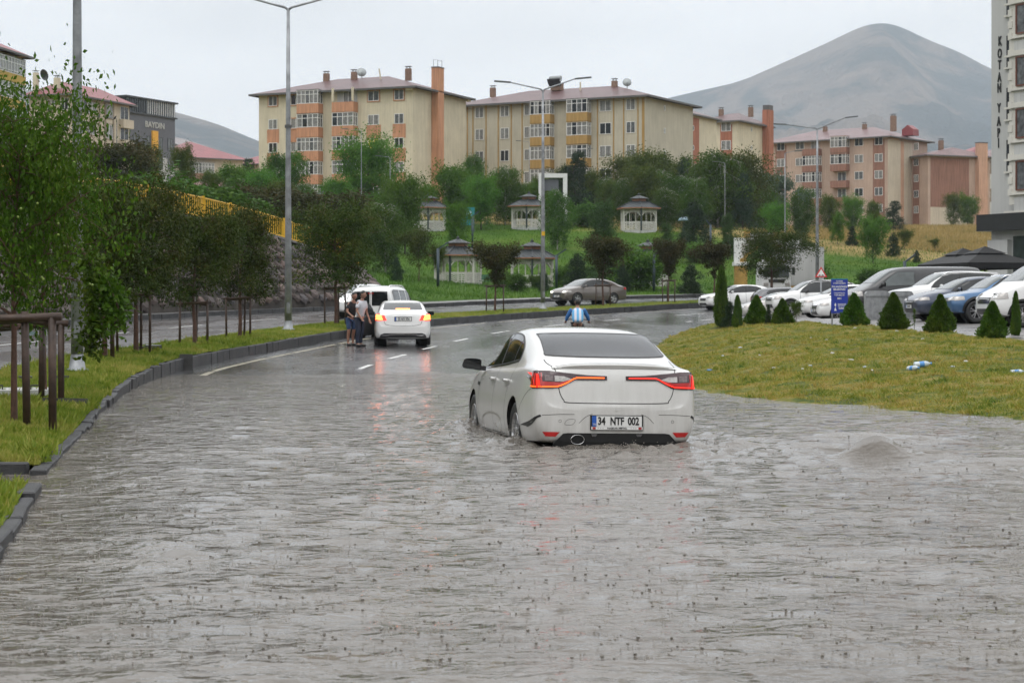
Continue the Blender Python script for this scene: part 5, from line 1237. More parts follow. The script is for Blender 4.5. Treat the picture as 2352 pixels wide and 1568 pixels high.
M_white = paint("white_car_paint", (.72, .715, .695), dirt=.55)
M_white2 = paint("clean_white_paint", (.80, .80, .79), dirt=.12)
M_silver = paint("silver_beige_paint", (.50, .48, .45), dirt=.3, metal=.3)
M_grey = paint("dark_grey_paint", (.10, .10, .11), dirt=.2, metal=.3)
M_black = paint("black_van_paint", (.008, .0085, .010), dirt=.02)
M_blue = paint("blue_metallic_paint", (.045, .13, .27), dirt=.12, metal=.35)
M_navy = paint("navy_paint", (.035, .05, .09), dirt=.2, metal=.3)
M_brown = paint("taupe_metallic_paint", (.13, .11, .095), dirt=.25, metal=.35)
M_glass = pm("tinted_car_glass", (.012, .014, .015), .04, var=.2, spec=.5, coat=.2)
M_glass_l = pm("light_car_glass", (.07, .085, .085), .04, var=.25, scale=1.5, spec=.6, coat=.5)
M_glass_r = pm("rear_screen_glass", (.022, .025, .030), .16, var=.3, scale=3.0, spec=.5, coat=.05)
M_tyre = pm("tyre_rubber", (.022, .022, .022), .55, var=.3, scale=14, bump=.3, bscale=30)
M_rim = pm("alloy", (.55, .55, .56), .28, metal=.85, var=.12)
M_chrome = pm("chrome_trim", (.75, .75, .75), .12, metal=1.0, var=.05)
M_trim = pm("black_plastic_trim", (.018, .018, .019), .42, var=.2, scale=12)
M_crease_shade = pm("painted_crease_shade", (.33, .31, .28), .5, var=.2)  # darker tone painted in for the shade along the door crease
M_seam = pm("panel_gap", (.012, .012, .012), .8, var=0)
M_well = pm("wheel_well_liner", (.008, .008, .008), .9, var=0)
M_lampred = pm("red_lens", (.34, .008, .010), .12, var=.3, scale=14, coat=.8, emit=(1, .02, .01), es=.10)
M_lampdk = pm("dark_red_lens", (.035, .004, .008), .12, var=.2, scale=14, coat=.8)
M_lampclr = pm("clear_lens", (.42, .40, .38), .15, var=.3, scale=30, metal=.4, coat=.8)
M_lampdim = pm("smoked_reflector", (.12, .09, .09), .2, var=.5, scale=40, metal=.4, coat=.8)
M_glow = pm("led_strip_lit", (.9, .1, .02), .3, var=0, emit=(1.0, .13, .015), es=1.9)
M_glowr = pm("led_strip_red", (.9, .03, .02), .3, var=0, emit=(1.0, .03, .015), es=1.0)
M_brake = pm("brake_lamp_lit", (.9, .2, .05), .3, var=0, emit=(1.0, .30, .06), es=7.0)
M_brakered = pm("brake_lamp_edge", (.8, .03, .02), .3, var=0, emit=(1.0, .04, .02), es=1.8)
M_head = pm("headlamp_lit", (.9, .9, .8), .2, var=0, emit=(1.0, .97, .86), es=5.0)
M_blueeu = pm("plate_blue", (.02, .10, .42), .4, var=0)
M_plate = pm("plate_white", (.72, .72, .70), .4, var=.05)
M_ink = pm("plate_black", (.01, .01, .01), .5, var=0)
M_redink = pm("plate_red", (.35, .02, .02), .5, var=0)

RING = lambda zb, wb, zm, wm, zs, ws, zt, wt: [(0, zb), (wb * .62, zb), (wb, zb + .035), (wm * .985, zb * .55 + zm * .45), (wm, zm), (ws + (wm - ws) * .35, zs - .03), (ws - .015, zs + .025), (wt + .04, zt - .065), (wt * .78, zt + .002), (0, zt + .014)]
def loft_body(st, mat, arches=(), level=2, r=.345, crease=None, well_in=.50):
    rings = []
    for (y, zb, wb, zm, wm, zs, ws, zt, wt) in st:
        h = RING(zb, wb, zm, wm, zs, ws, zt, wt)
        rings.append([(x, y, z) for x, z in h] + [(-x, y, z) for x, z in h[-2:0:-1]])
    bm = bmesh.new(); vv = [[bm.verts.new(p) for p in rg] for rg in rings]; n = len(vv[0])
    for a, b_ in zip(vv, vv[1:]):
        for k in range(n): bm.faces.new((a[k], a[(k + 1) % n], b_[(k + 1) % n], b_[k]))
    for rg, fl in ((vv[0], 1), (vv[-1], 0)):
        for k in range(0, n // 2):
            q = [rg[k], rg[k + 1], rg[(n - k - 1) % n], rg[(n - k) % n]]; q2 = []
            for e in q:
                if e not in q2: q2.append(e)
            if len(q2) > 2: bm.faces.new(q2)
    bmesh.ops.recalc_face_normals(bm, faces=bm.faces)
    cl = bm.edges.layers.float.new('crease_edge')
    for e in bm.edges:
        i = {v.index for v in e.verts}
    bm.verts.index_update()
    for s in range(len(vv) - 1):
        for k in (6, n - 6):
            e = bm.edges.get((vv[s][k], vv[s + 1][k]))
            if e: e[cl] = .45
        for k in (2, n - 2):
            e = bm.edges.get((vv[s][k], vv[s + 1][k]))
            if e: e[cl] = .5
    me = bpy.data.meshes.new("body"); bm.to_mesh(me); bm.free(); me.materials.append(mat)
    o = bpy.data.objects.new("body_tmp", me); COL.objects.link(o)
    s = o.modifiers.new("s", 'SUBSURF'); s.levels = level; s.render_levels = level
    tmp = []
    for (ay, az) in arches:
        for sx in (-1, 1):
            c = MB().lathe([(0, well_in * sx), (r, well_in * sx), (r, 1.3 * sx), (0, 1.3 * sx)], (0, 0, 0), 40, 'X')
            c.v = [(x, y + ay, z + az) for x, y, z in c.v]
            co = c.build("cut", mat); bmc = bmesh.new(); bmc.from_mesh(co.data); bmesh.ops.remove_doubles(bmc, verts=bmc.verts, dist=1e-5); bmesh.ops.recalc_face_normals(bmc, faces=bmc.faces); bmc.to_mesh(co.data); bmc.free()
            md = o.modifiers.new("b", 'BOOLEAN'); md.operation = 'DIFFERENCE'; md.object = co; md.solver = 'EXACT'; tmp.append(co)
    bpy.context.view_layer.update(); dg = bpy.context.evaluated_depsgraph_get()
    out = bpy.data.meshes.new_from_object(o.evaluated_get(dg))
    bpy.data.objects.remove(o)
    for t in tmp: bpy.data.objects.remove(t)
    out.polygons.foreach_set('use_smooth', [True] * len(out.polygons)); inner = []
    for p in out.polygons:
        for (ay, az) in arches:
            rr_ = math.hypot(p.center.y - ay, p.center.z - az)
            if (abs(rr_ - r) < .012 and abs(p.normal.x) < .3 and all(abs(math.hypot(out.vertices[q].co.y - ay, out.vertices[q].co.z - az) - r) < .01 for q in p.vertices)) or (rr_ < r and abs(abs(p.center.x) - well_in) < .01): inner.append(p.index)
    # hard edges where the arches cut in
    bm = bmesh.new(); bm.from_mesh(out)
    for e in bm.edges:
        if len(e.link_faces) == 2 and e.calc_face_angle(0) > rad(38): e.smooth = False
    bm.to_mesh(out); bm.free(); out.materials.clear(); out.materials.append(mat); out.materials.append(M_well)
    for q in inner: out.polygons[q].material_index = 1
    return out

class Proj:
    """lays outlines drawn in a flat view (rear, side, front, top) onto the body surface, a few millimetres proud"""
    def __init__(s, me):
        s.bvh = BVHTree.FromPolygons([v.co for v in me.vertices], [tuple(p.vertices) for p in me.polygons])
    def view(s, side):
        if side == 'top': return Vector((0, 0, -1)), Vector((1, 0, 0)), Vector((0, 1, 0))
        if isinstance(side, (int, float)): a = rad(side)
        else: a = {'rear': 0, 'front': math.pi, 'left': math.pi / 2, 'right': -math.pi / 2}[side]
        return Vector((math.sin(a), math.cos(a), 0)), Vector((math.cos(a), -math.sin(a), 0)), Vector((0, 0, 1))
    def hit(s, a, b, vw, off):
        d, h, u = vw; o = h * a + u * b - d * 6
        r = s.bvh.ray_cast(o, d)
        if r[0] is None:
            q = s.bvh.find_nearest(h * a + u * b - d * 1.5); p, n = q[0], q[1]
        else: p, n = r[0], r[1]
        if n.dot(d) > 0: n = -n
        return p + n * off
    def cv(s, side, pts):
        if side == 'left': return [(-a, b) for a, b in pts]
        if side == 'front': return [(-a, b) for a, b in pts]
        return pts
    def patch(s, name, poly, side, mat, parent, off=.004, cell=.06, smooth=True):
        vw = s.view(side); poly = s.cv(side, poly)
        bm = bmesh.new(); vs_ = [bm.verts.new((a, b, 0)) for a, b in poly]; bm.faces.new(vs_)
        A = [p[0] for p in poly]; B = [p[1] for p in poly]
        for lo, hi, nrm in ((min(A), max(A), (1, 0, 0)), (min(B), max(B), (0, 1, 0))):
            k = int((hi - lo) / cell)
            for q in range(1, k + 1):
                c = lo + (hi - lo) * q / (k + 1)
                bmesh.ops.bisect_plane(bm, geom=bm.verts[:] + bm.edges[:] + bm.faces[:], plane_co=Vector(nrm) * c, plane_no=nrm)
        for v in bm.verts: v.co = s.hit(v.co.x, v.co.y, vw, off)
        bmesh.ops.recalc_face_normals(bm, faces=bm.faces)
        d = vw[0]
        if sum(f.normal.dot(d) * f.calc_area() for f in bm.faces) > 0: bmesh.ops.reverse_faces(bm, faces=bm.faces)
        me = bpy.data.meshes.new(name); bm.to_mesh(me); bm.free(); me.materials.append(mat)
        if smooth: me.polygons.foreach_set('use_smooth', [True] * len(me.polygons))
        return place(name, me, parent)
    def line(s, name, pts, side, mat, parent, w=.006, off=.0025, step=.05, closed=False):
        vw = s.view(side); pts = s.cv(side, pts)
        if closed: pts = list(pts) + [pts[0]]
        P2 = [Vector(pts[0])]
        for a, b in zip(pts, pts[1:]):
            a, b = Vector(a), Vector(b); k = max(1, int((b - a).length / step))
            P2 += [a + (b - a) * (i + 1) / k for i in range(k)]
        mb = MB(); V_ = []
        for i, p in enumerate(P2):
            t = (P2[min(i + 1, len(P2) - 1)] - P2[max(i - 1, 0)]); t = t.normalized() if t.length else Vector((1, 0))
            n = Vector((-t.y, t.x)) * w / 2
            V_ += [s.hit(p.x + n.x, p.y + n.y, vw, off), s.hit(p.x - n.x, p.y - n.y, vw, off)]
        mb.add(V_, [(2 * i, 2 * i + 1, 2 * i + 3, 2 * i + 2) for i in range(len(P2) - 1)])
        return mb.build(name, mat, parent, fix=False)

def smoothpoly(pts, k=4):
    out = []; n = len(pts)
    for i in range(n):
        p0, p1, p2, p3 = [Vector(pts[(i + q) % n]) for q in (-1, 0, 1, 2)]
        for j in range(k):
            t = j / k; out.append(tuple(0.5 * ((2 * p1) + (-p0 + p2) * t + (2 * p0 - 5 * p1 + 4 * p2 - p3) * t * t + (-p0 + 3 * p1 - 3 * p2 + p3) * t ** 3)))
    return out
def smoothline(pts, k=5):
    out = []; n = len(pts)
    for i in range(n - 1):
        p0, p1, p2, p3 = [Vector(pts[max(0, min(n - 1, i + q))]) for q in (-1, 0, 1, 2)]
        for j in range(k):
            t = j / k; out.append(tuple(0.5 * ((2 * p1) + (-p0 + p2) * t + (2 * p0 - 5 * p1 + 4 * p2 - p3) * t * t + (-p0 + 3 * p1 - 3 * p2 + p3) * t ** 3)))
    return out + [tuple(pts[-1])]
def mirror(p): return [(-a, b) for a, b in p][::-1]

# wheels, shared by all cars: radius 1 scaled
_W = {}
def wheel_meshes(spokes=5, style=0):
    if (spokes, style) in _W: return _W[(spokes, style)]
    t = MB().lathe([(.205, .095), (.255, .108), (.29, .11), (.318, .098), (.325, .06), (.326, -.06), (.318, -.098), (.29, -.11), (.2, -.1)], n=40, axis='X')
    tm = t.mesh("wheel", M_tyre, True)
    r = MB().lathe([(.215, .085), (.205, .1), (.195, .08), (.19, -.02), (.0, -.03)], n=40, axis='X')
    for k in range(spokes):
        a = 2 * math.pi * k / spokes
        def pt(rr, ang, x): return (x, rr * math.cos(a + ang), rr * math.sin(a + ang))
        for da in ((-.0,) if style == 0 else (-.17, .17)):
            w0, w1 = (.22, .30) if style == 0 else (.10, .06)
            r.add([pt(.05, da - w0 * 2, .085), pt(.05, da + w0 * 2, .085), pt(.2, da * 1.3 + w1, .088), pt(.2, da * 1.3 - w1, .088),
                   pt(.05, da - w0 * 2, .05), pt(.05, da + w0 * 2, .05), pt(.2, da * 1.3 + w1, .05), pt(.2, da * 1.3 - w1, .05)],
                  [(0, 1, 2, 3), (4, 7, 6, 5), (0, 4, 5, 1), (1, 5, 6, 2), (2, 6, 7, 3), (3, 7, 4, 0)])
    r.lathe([(.0, .095), (.04, .094), (.052, .086), (.052, .05)], n=16, axis='X')
    rm = r.mesh("rim", M_rim, False)
    bk = MB().lathe([(.0, .0), (.19, .0)], n=24, axis='X').mesh("brake_disc", M_well)
    _W[(spokes, style)] = (tm, rm, bk); return _W[(spokes, style)]
def add_wheels(root, ys, hw, R_, z=None, spokes=5, style=0, steer=0.0):
    tm, rm, bk = wheel_meshes(spokes, style); k = R_ / .326
    for i, y in enumerate(ys):
        for sx in (-1, 1):
            rz = (0 if sx > 0 else math.pi) + (steer if i == len(ys) - 1 else 0)
            w = place("wheel", tm, root, (sx * (hw - .115 * k), y, R_), (R.uniform(0, 6) * 0, 0, rz), (k, k, k))
            place("rim", rm, w, (0, 0, 0), (R.uniform(0, 6), 0, 0)); place("brake_disc", bk, w, (.03, 0, 0))

def wells(root, arches, r, inn):
    for (ay, az) in arches:
        for sx in (-1, 1):
            c = MB().lathe([(0, inn * sx), (r - .004, inn * sx), (r - .004, .78 * sx)], (0, 0, 0), 32, 'X'); c.v = [(x, y + ay, z + az) for x, y, z in c.v]
            c.build("wheel_well", M_well, root, fix=False)

def mirror_part(root, x, y, z, mat, s=1.0, glass=True):
    """door mirror: rounded shell on an arm, glass facing back"""
    sx = 1 if x > 0 else -1
    bm = bmesh.new(); bmesh.ops.create_cube(bm, size=1)
    for v in bm.verts:
        v.co = Vector((v.co.x * .23, v.co.y * .11 * (1.0 if v.co.y < 0 else .8), v.co.z * .155))
        if v.co.x * sx < 0: v.co.z *= .82
        if v.co.y > 0: v.co.x *= .8; v.co.z *= .75
    bmesh.ops.subdivide_edges(bm, edges=bm.edges[:], cuts=1); 
    me = bpy.data.meshes.new("door_mirror"); bm.to_mesh(me); bm.free()
    o = bpy.data.objects.new("t", me); COL.objects.link(o); md = o.modifiers.new("s", 'SUBSURF'); md.levels = 2
    bpy.context.view_layer.update(); me2 = bpy.data.meshes.new_from_object(o.evaluated_get(bpy.context.evaluated_depsgraph_get())); bpy.data.objects.remove(o)
    me2.materials.append(mat); me2.polygons.foreach_set('use_smooth', [True] * len(me2.polygons))
    mo = place("door_mirror", me2, root, (x + sx * .14 * s, y, z), (0, 0, 0), (s * 1.15, s * 1.15, s * 1.15))
    MB().bar((-sx * .16, 0, -.05), (-sx * .04, 0, -.04), .06, .05).build("mirror_arm", M_trim, mo)
    if glass:
        pts = smoothpoly([(-.095, -.045), (.08, -.055), (.10, 0), (.085, .05), (-.06, .058), (-.10, .02)], 3)
        MB().add([(a, -.062, b) for a, b in pts], [tuple(range(len(pts)))]).build("mirror_glass", M_glass, mo, fix=False)
    return mo

def plate(root, x, y, z, rot, txt, w=.52, h=.115, frame=None, tilt=0):
    """registration plate standing proud of the bumper, facing -Y in its own frame"""
    e = MB().box((0, .006, 0), (w + .03, .012, h + .03)).build("number_plate", M_ink, root, loc=(x, y, z), rot=rot)
    MB().box((0, -.004, 0), (w, .006, h)).build("plate_face", M_plate, e)
    MB().box((-w / 2 + .022, -.009, 0), (.044, .004, h)).build("plate_strip", M_blueeu, e)
    lettering(txt, .115 * h / .115, M_ink, e, (.022, -.009, 0), squash=.66 * w / .52, bold=.0022)
    lettering("TR", .03, M_plate, e, (-w / 2 + .022, -.0125, -h * .3), squash=.9)
    return e

# ------------------------------------------------------------------ the white saloon in the flood
ST_SEDAN = [(-2.325, .34, .56, .48, .72, .575, .68, .615, .50), (-2.308, .27, .68, .48, .80, .62, .78, .665, .62), (-2.280, .24, .75, .56, .84, .90, .80, .965, .66), (-2.235, .23, .785, .60, .865, .97, .825, 1.052, .675),
            (-2.12, .22, .81, .62, .885, .99, .84, 1.085, .675), (-1.90, .21, .83, .64, .898, .995, .84, 1.125, .67), (-1.66, .20, .845, .64, .912, .995, .84, 1.225, .67), (-1.30, .20, .85, .64, .915, .985, .825, 1.365, .665),
            (-.92, .20, .85, .62, .912, .975, .82, 1.428, .66), (-.45, .20, .85, .62, .91, .97, .81, 1.455, .655), (.05, .20, .85, .62, .91, .955, .81, 1.455, .65), (.45, .20, .85, .62, .91, .945, .81, 1.405, .635),
            (.85, .20, .85, .62, .905, .935, .805, 1.24, .60), (1.22, .20, .85, .62, .903, .925, .81, 1.045, .68), (1.42, .20, .84, .61, .90, .905, .81, .985, .70), (1.8, .20, .82, .60, .885, .86, .79, .925, .68),
            (2.08, .21, .76, .58, .85, .79, .75, .84, .64), (2.24, .24, .68, .52, .78, .68, .70, .71, .56), (2.30, .32, .52, .46, .66, .56, .60, .585, .46)]
ARS = [(-1.255, .335), (1.455, .335)]
hero_me = loft_body(ST_SEDAN, M_white, ARS, r=.365)
hero = thing("saloon_car", "white four-door saloon driving through the brown flood water with tail lights on", "car", (HERO[0], HERO[1], -.235), 0)
YAW = rad(10.6); RC = 2.3
hero.location = (HERO[0] - .055 - math.sin(YAW) * RC, HERO[1] + math.cos(YAW) * RC, -.235); hero.rotation_euler = (rad(-.6), rad(1.0), YAW)
place("body", hero_me, hero); pj = Proj(hero_me)
wells(hero, ARS, .365, .50); add_wheels(hero, (-1.255, 1.455), .885, .318, spokes=5, style=1)
# glass
rw = smoothline([(-.645, 1.165), (-.62, 1.145), (-.3, 1.135), (.3, 1.135), (.62, 1.145), (.645, 1.165)], 4) + smoothline([(.60, 1.355), (.56, 1.372), (.2, 1.383), (-.2, 1.383), (-.56, 1.372), (-.60, 1.355)], 4)
pj.patch("rear_window", rw, 'rear', M_glass_r, hero, .007, .035)
pj.line("window_seal", rw, 'rear', M_trim, hero, .010, .008, .04, True)
pj.patch("windscreen", [(-.68, .99), (.68, .99), (.55, 1.36), (-.55, 1.36)], 'front', M_glass, hero, .004, .08)
dlo = smoothline([(-1.02, 1.085), (-.2, 1.03), (.95, .975), (1.14, .965), (1.13, .985)], 4) + smoothline([(.86, 1.13), (.52, 1.285), (.15, 1.36), (-.3, 1.372), (-.68, 1.338), (-.98, 1.24), (-1.05, 1.14)], 5)
for sd in ('left', 'right'):
    g = pj.patch("side_windows", dlo, sd, M_glass, hero, .006, .05)
    pj.line("window_trim", dlo, sd, M_trim, hero, .016, .007, .04, True)
    pj.line("window_pillar", [(.02, 1.03), (-.10, 1.37)], sd, M_trim, hero, .055, .007)
    pj.line("window_pillar", [(-.70, 1.055), (-.80, 1.31)], sd, M_trim, hero, .03, .007)
    pj.line("sill_trim", smoothline([(-.98, 1.072), (-.2, 1.018), (.95, .962), (1.1, .955)]), sd, M_chrome, hero, .010, .0075)
    # doors
    pj.line("door_gap", smoothline([(-.98, 1.08), (-.93, .9), (-.80, .72), (-.74, .5), (-.72, .26)]), sd, M_seam, hero, .007)
    pj.line("door_gap", [(.02, 1.03), (.03, .7), (.01, .26)], sd, M_seam, hero, .007)
    pj.line("door_gap", smoothline([(1.04, .96), (1.05, .8), (1.0, .5), (.96, .26)]), sd, M_seam, hero, .007)
    pj.line("sill_gap", [(-.72, .26), (.96, .26)], sd, M_seam, hero, .007)
    pj.line("bumper_gap", smoothline([(-1.62, .56), (-1.75, .66), (-1.95, .76), (-2.1, .80)]), sd, M_seam, hero, .005)
    pj.line("door_crease_shade", smoothline([(.80, .30), (.68, .40), (.35, .455), (.0, .47), (-.35, .45), (-.48, .41)]), sd, M_crease_shade, hero, .016, .003)  # no relief here: the crease's shade is painted as a darker line
    for y in (-.70, .18):
        h = pj.patch("door_handle_cup", smoothpoly([(y - .10, .80), (y + .10, .80), (y + .10, .87), (y - .10, .87)], 3), sd, M_white, hero, -.001 + .006, .1)
        sx = -1 if sd == 'left' else 1
        p0 = pj.hit(-(y - .11) if sd == 'left' else y - .11, .85, pj.view(sd), .03); p1 = pj.hit(-(y + .10) if sd == 'left' else y + .10, .85, pj.view(sd), .03)
        MB().tube([p0 - Vector((sx * .03, 0, 0)), p0, p1, p1 - Vector((sx * .03, 0, 0))], [.012, .015, .015, .012], 8).build("door_handle", M_white, hero, True)
    pj.patch("wing_vent", [(1.02, .79), (1.2, .80), (1.19, .765), (1.04, .755)], sd, M_trim, hero, .006)
    for (ay, az) in ARS:   # flared lip of each arch
        arc = [(ay + .385 * math.cos(q), az + .385 * math.sin(q)) for q in np.linspace(-.15, math.pi + .15, 22)]
        pj.line("arch_lip", arc, sd, M_white, hero, .018, .005)
mirror_part(hero, -.86, .96, 1.01, M_trim, .95); mirror_part(hero, .86, .96, 1.01, M_trim, .95)
# tail lights: dark lens, red field, reflector, glowing strip
for s_ in (1, -1):
    mr = (lambda p: p) if s_ > 0 else mirror
    lens = [(.10, .900), (.44, .898), (.60, .818), (.70, .810), (.86, .808), (.86, .985), (.70, .985), (.45, .962), (.30, .948), (.10, .942)]
    L = pj.patch("tail_light", mr(lens), 'rear', M_lampdk, hero, .010, .03)
    pj.patch("red_field", mr([(.47, .888), (.60, .832), (.72, .826), (.85, .826), (.85, .965), (.79, .962), (.785, .880), (.60, .872), (.50, .905)]), 'rear', M_lampred, L, .013, .03)
    pj.patch("reflector", mr([(.475, .905), (.56, .882), (.655, .884), (.655, .938), (.56, .935)]), 'rear', M_lampclr, L, .014, .03)
    pj.patch("reflector", mr([(.672, .886), (.76, .888), (.765, .948), (.672, .942)]), 'rear', M_lampdim, L, .014, .03)
    pj.line("light_strip", mr(smoothline([(.13, .921), (.36, .921), (.44, .915), (.52, .872), (.60, .838), (.66, .828), (.84, .826)])[::1]), 'rear', M_glow if s_ < 0 else M_glowr, L, .013, .016)
    pj.patch("light_bar", mr([(.845, .818), (.80, .818), (.815, .95), (.85, .965)]), 'rear', M_glowr, L, .016, .03)
    sd = 'right' if s_ > 0 else 'left'
    S = pj.patch("tail_light", [(-2.25, .810), (-2.10, .812), (-2.08, .985), (-2.21, .987)], sd, M_lampdk, hero, .012, .03)
    pj.patch("red_field", [(-2.25, .83), (-2.115, .832), (-2.10, .962), (-2.22, .962)], sd, M_lampred, S, .015, .03)
    pj.line("light_strip", [(-2.25, .825), (-2.12, .828)], sd, M_glow if s_ < 0 else M_glowr, S, .014, .018)
    # lower reflector, corner vent, sensor
    pj.patch("bumper_reflector", mr([(.60, .362), (.78, .365), (.745, .318), (.645, .315)]), 'rear', M_lampred, hero, .006, .05)
    pj.line("bumper_vent", mr(smoothline([(.80, .532), (.845, .505), (.868, .45), (.880, .40)])), 'rear', M_trim, hero, .022, .004, .02)
    pj.line("bumper_crease_shade", mr(smoothline([(.79, .535), (.6, .545), (.45, .545)])), 'rear', M_seam, hero, .004)  # dark line painted in for the shading of the bumper crease
    pj.line("bumper_crease_shade", mr(smoothline([(.26, .55), (.33, .52), (.40, .455)])), 'rear', M_seam, hero, .004)  # likewise crease shading drawn as a dark line, not a gap
    pj.line("parking_sensor", [(s_ * (.6 + .014 * math.cos(q)), .475 + .014 * math.sin(q)) for q in np.linspace(0, 6.28, 12)], 'rear', M_seam, hero, .003)
pj.line("towing_cover", smoothpoly([(-.55, .44), (-.47, .44), (-.44, .49), (-.52, .49)], 3), 'rear', M_seam, hero, .003, closed=True)
# boot lid: shut line, spoiler lip
pj.line("boot_gap", smoothline([(-.68, 1.10), (-.675, 1.06), (-.64, 1.00), (-.62, .86), (-.60, .76), (-.56, .69), (-.50, .665), (0, .66), (.50, .665), (.56, .69), (.60, .76), (.62, .86), (.64, 1.00), (.675, 1.06), (.68, 1.10)], 4), 'rear', M_seam, hero, .008)
sp_ = MB(); prof = []
for k in range(29):
    x = -.67 + 1.34 * k / 28; q = pj.hit(x, 1.0, pj.view('rear'), 0); e = max(0, 1 - abs(x / .67) ** 6)
    ye = q.y; t1 = pj.hit(x, ye + .20, pj.view('top'), 0); t2 = pj.hit(x, ye + .08, pj.view('top'), 0); t3 = pj.hit(x, ye + .03, pj.view('top'), 0)
    prof.append([(x, t1.y, t1.z + .001), (x, t2.y, t2.z + .006 * e), (x, t3.y - .04 * e, t2.z - .004 * e), (x, t3.y - .046 * e, t2.z - .018 * e), (x, ye + .004, 1.02)])
for a_, b_ in zip(prof, prof[1:]):
    for k in range(4): sp_.quad(a_[k], b_[k], b_[k + 1], a_[k + 1])
sp_.build("spoiler_lip", M_white, hero, True)
# diffuser, exhaust, plate
df = MB(); pr = []
for k in range(27):
    x = -.67 + 1.34 * k / 26; zt = .352 if abs(x) < .56 else .352 - (abs(x) - .56) * 1.05
    y0 = pj.hit(x, .40, pj.view('rear'), 0).y; pr.append([(x, y0 + .01, zt), (x, y0 - .006, zt), (x, y0 + .0, .26), (x, y0 + .03, .15)])
for a_, b_ in zip(pr, pr[1:]):
    for k in range(3): df.quad(a_[k], b_[k], b_[k + 1], a_[k + 1])
df.build("rear_diffuser", M_seam, hero)
for x in (-.24, .24):
    MB().prism([(x - .035, .345), (x + .035, .345), (x + .018, .318), (x - .018, .318)], .01, Matrix.Translation((0, -2.335, 0))).build("tow_recess", M_grey, hero)
ex = MB().lathe([(.045, .10), (.053, .0), (.058, -.012), (.06, .0), (.058, .10)], n=24, axis='Y')
ex.v = [(x * 1.25 - .415, y - 2.33, z * .85 + .285) for x, y, z in ex.v]; ex.build("exhaust_tip", M_chrome, hero, True)
bx_ = MB().lathe([(.0, .04), (.05, .04)], n=20, axis='Y'); bx_.v = [(x * 1.25 - .415, y - 2.372, z * .85 + .285) for x, y, z in bx_.v]; bx_.build("exhaust_bore", M_well, hero)
pe = MB().box((0, .006, 0), (.565, .014, .155)).build("number_plate", M_ink, hero, loc=(0, -2.336, .462), rot=(rad(-3), 0, 0))
MB().box((0, -.005, .015), (.53, .006, .108)).build("plate_face", M_plate, pe)
MB().box((0, -.005, -.057), (.545, .008, .032)).build("plate_holder_strip", M_plate, pe)
MB().box((-.243, -.0095, .015), (.046, .004, .108)).build("plate_strip", M_blueeu, pe)
lettering("TR", .032, M_plate, pe, (-.243, -.0125, -.02), squash=.85)
for tx, xx in (("34", -.165), ("NTF", .0), ("002", .175)):
    lettering(tx, .112, M_ink, pe, (xx, -.010, .013), squash=.72, bold=.0032)
lettering("HASKAR METAL", .024, M_ink, pe, (0, -.0105, -.057), squash=1.25, bold=.0006)
for sx in (-1, 1):
    MB().box((sx * .245, -.0095, -.057), (.034, .003, .024)).build("holder_emblem", M_redink, pe)
    for q in (.15, .175, .2): MB().box((sx * q, -.0095, -.057), (.014, .002, .003)).build("holder_mark", M_ink, pe)
# ------------------------------------------------------------------ the other vehicles: one builder, per-model profile
def scale_st(st, L, W, H, rake=None):
    y0, y1 = st[0][0], st[-1][0]; w0 = max(r[4] for r in st); h0 = max(r[7] for r in st)
    return [((r[0] - (y0 + y1) / 2) * L / (y1 - y0), r[1] * H / h0, r[2] * W / 2 / w0, r[3] * H / h0, r[4] * W / 2 / w0, r[5] * H / h0, r[6] * W / 2 / w0, r[7] * H / h0, r[8] * W / 2 / w0) for r in st]
ST_SUV = [(-2.12, .50, .50, .62, .70, .75, .70, .80, .55), (-2.10, .38, .68, .62, .80, .95, .78, 1.05, .60), (-2.04, .33, .78, .68, .86, 1.02, .80, 1.25, .60), (-1.85, .30, .84, .70, .89, 1.05, .83, 1.47, .60), (-1.55, .28, .86, .70, .905, 1.06, .83, 1.575, .60),
          (-1.1, .27, .87, .70, .905, 1.05, .82, 1.62, .61), (-.4, .27, .87, .70, .90, 1.03, .82, 1.635, .62), (.15, .27, .87, .70, .90, 1.02, .82, 1.61, .61), (.5, .27, .87, .69, .90, 1.01, .82, 1.52, .60), (.85, .27, .87, .69, .90, 1.0, .82, 1.29, .66), (1.08, .27, .87, .69, .90, 1.0, .81, 1.10, .72),
          (1.35, .28, .86, .68, .90, .97, .81, 1.05, .74), (1.75, .29, .84, .67, .89, .93, .80, .99, .73), (1.98, .31, .78, .64, .86, .86, .77, .92, .70), (2.08, .34, .66, .60, .78, .76, .72, .82, .64), (2.12, .45, .50, .60, .68, .70, .62, .74, .52)]
ST_VAN = [(-2.48, .45, .60, .70, .80, 1.2, .80, 1.4, .70), (-2.46, .32, .80, .70, .90, 1.25, .88, 1.86, .74), (-2.38, .27, .86, .75, .94, 1.28, .90, 1.94, .76), (-1.8, .25, .88, .75, .955, 1.28, .91, 1.955, .77), (-.6, .25, .88, .75, .955, 1.28, .91, 1.955, .77),
          (.4, .25, .88, .75, .955, 1.27, .91, 1.94, .76), (.85, .25, .88, .74, .955, 1.25, .90, 1.88, .74), (1.2, .25, .88, .73, .955, 1.22, .90, 1.68, .74), (1.6, .26, .88, .72, .95, 1.17, .89, 1.38, .76), (1.85, .27, .87, .70, .94, 1.10, .88, 1.20, .78),
          (2.15, .29, .84, .68, .92, 1.0, .85, 1.08, .77), (2.38, .32, .76, .64, .85, .86, .78, .92, .70), (2.48, .42, .60, .60, .72, .74, .68, .78, .58)]
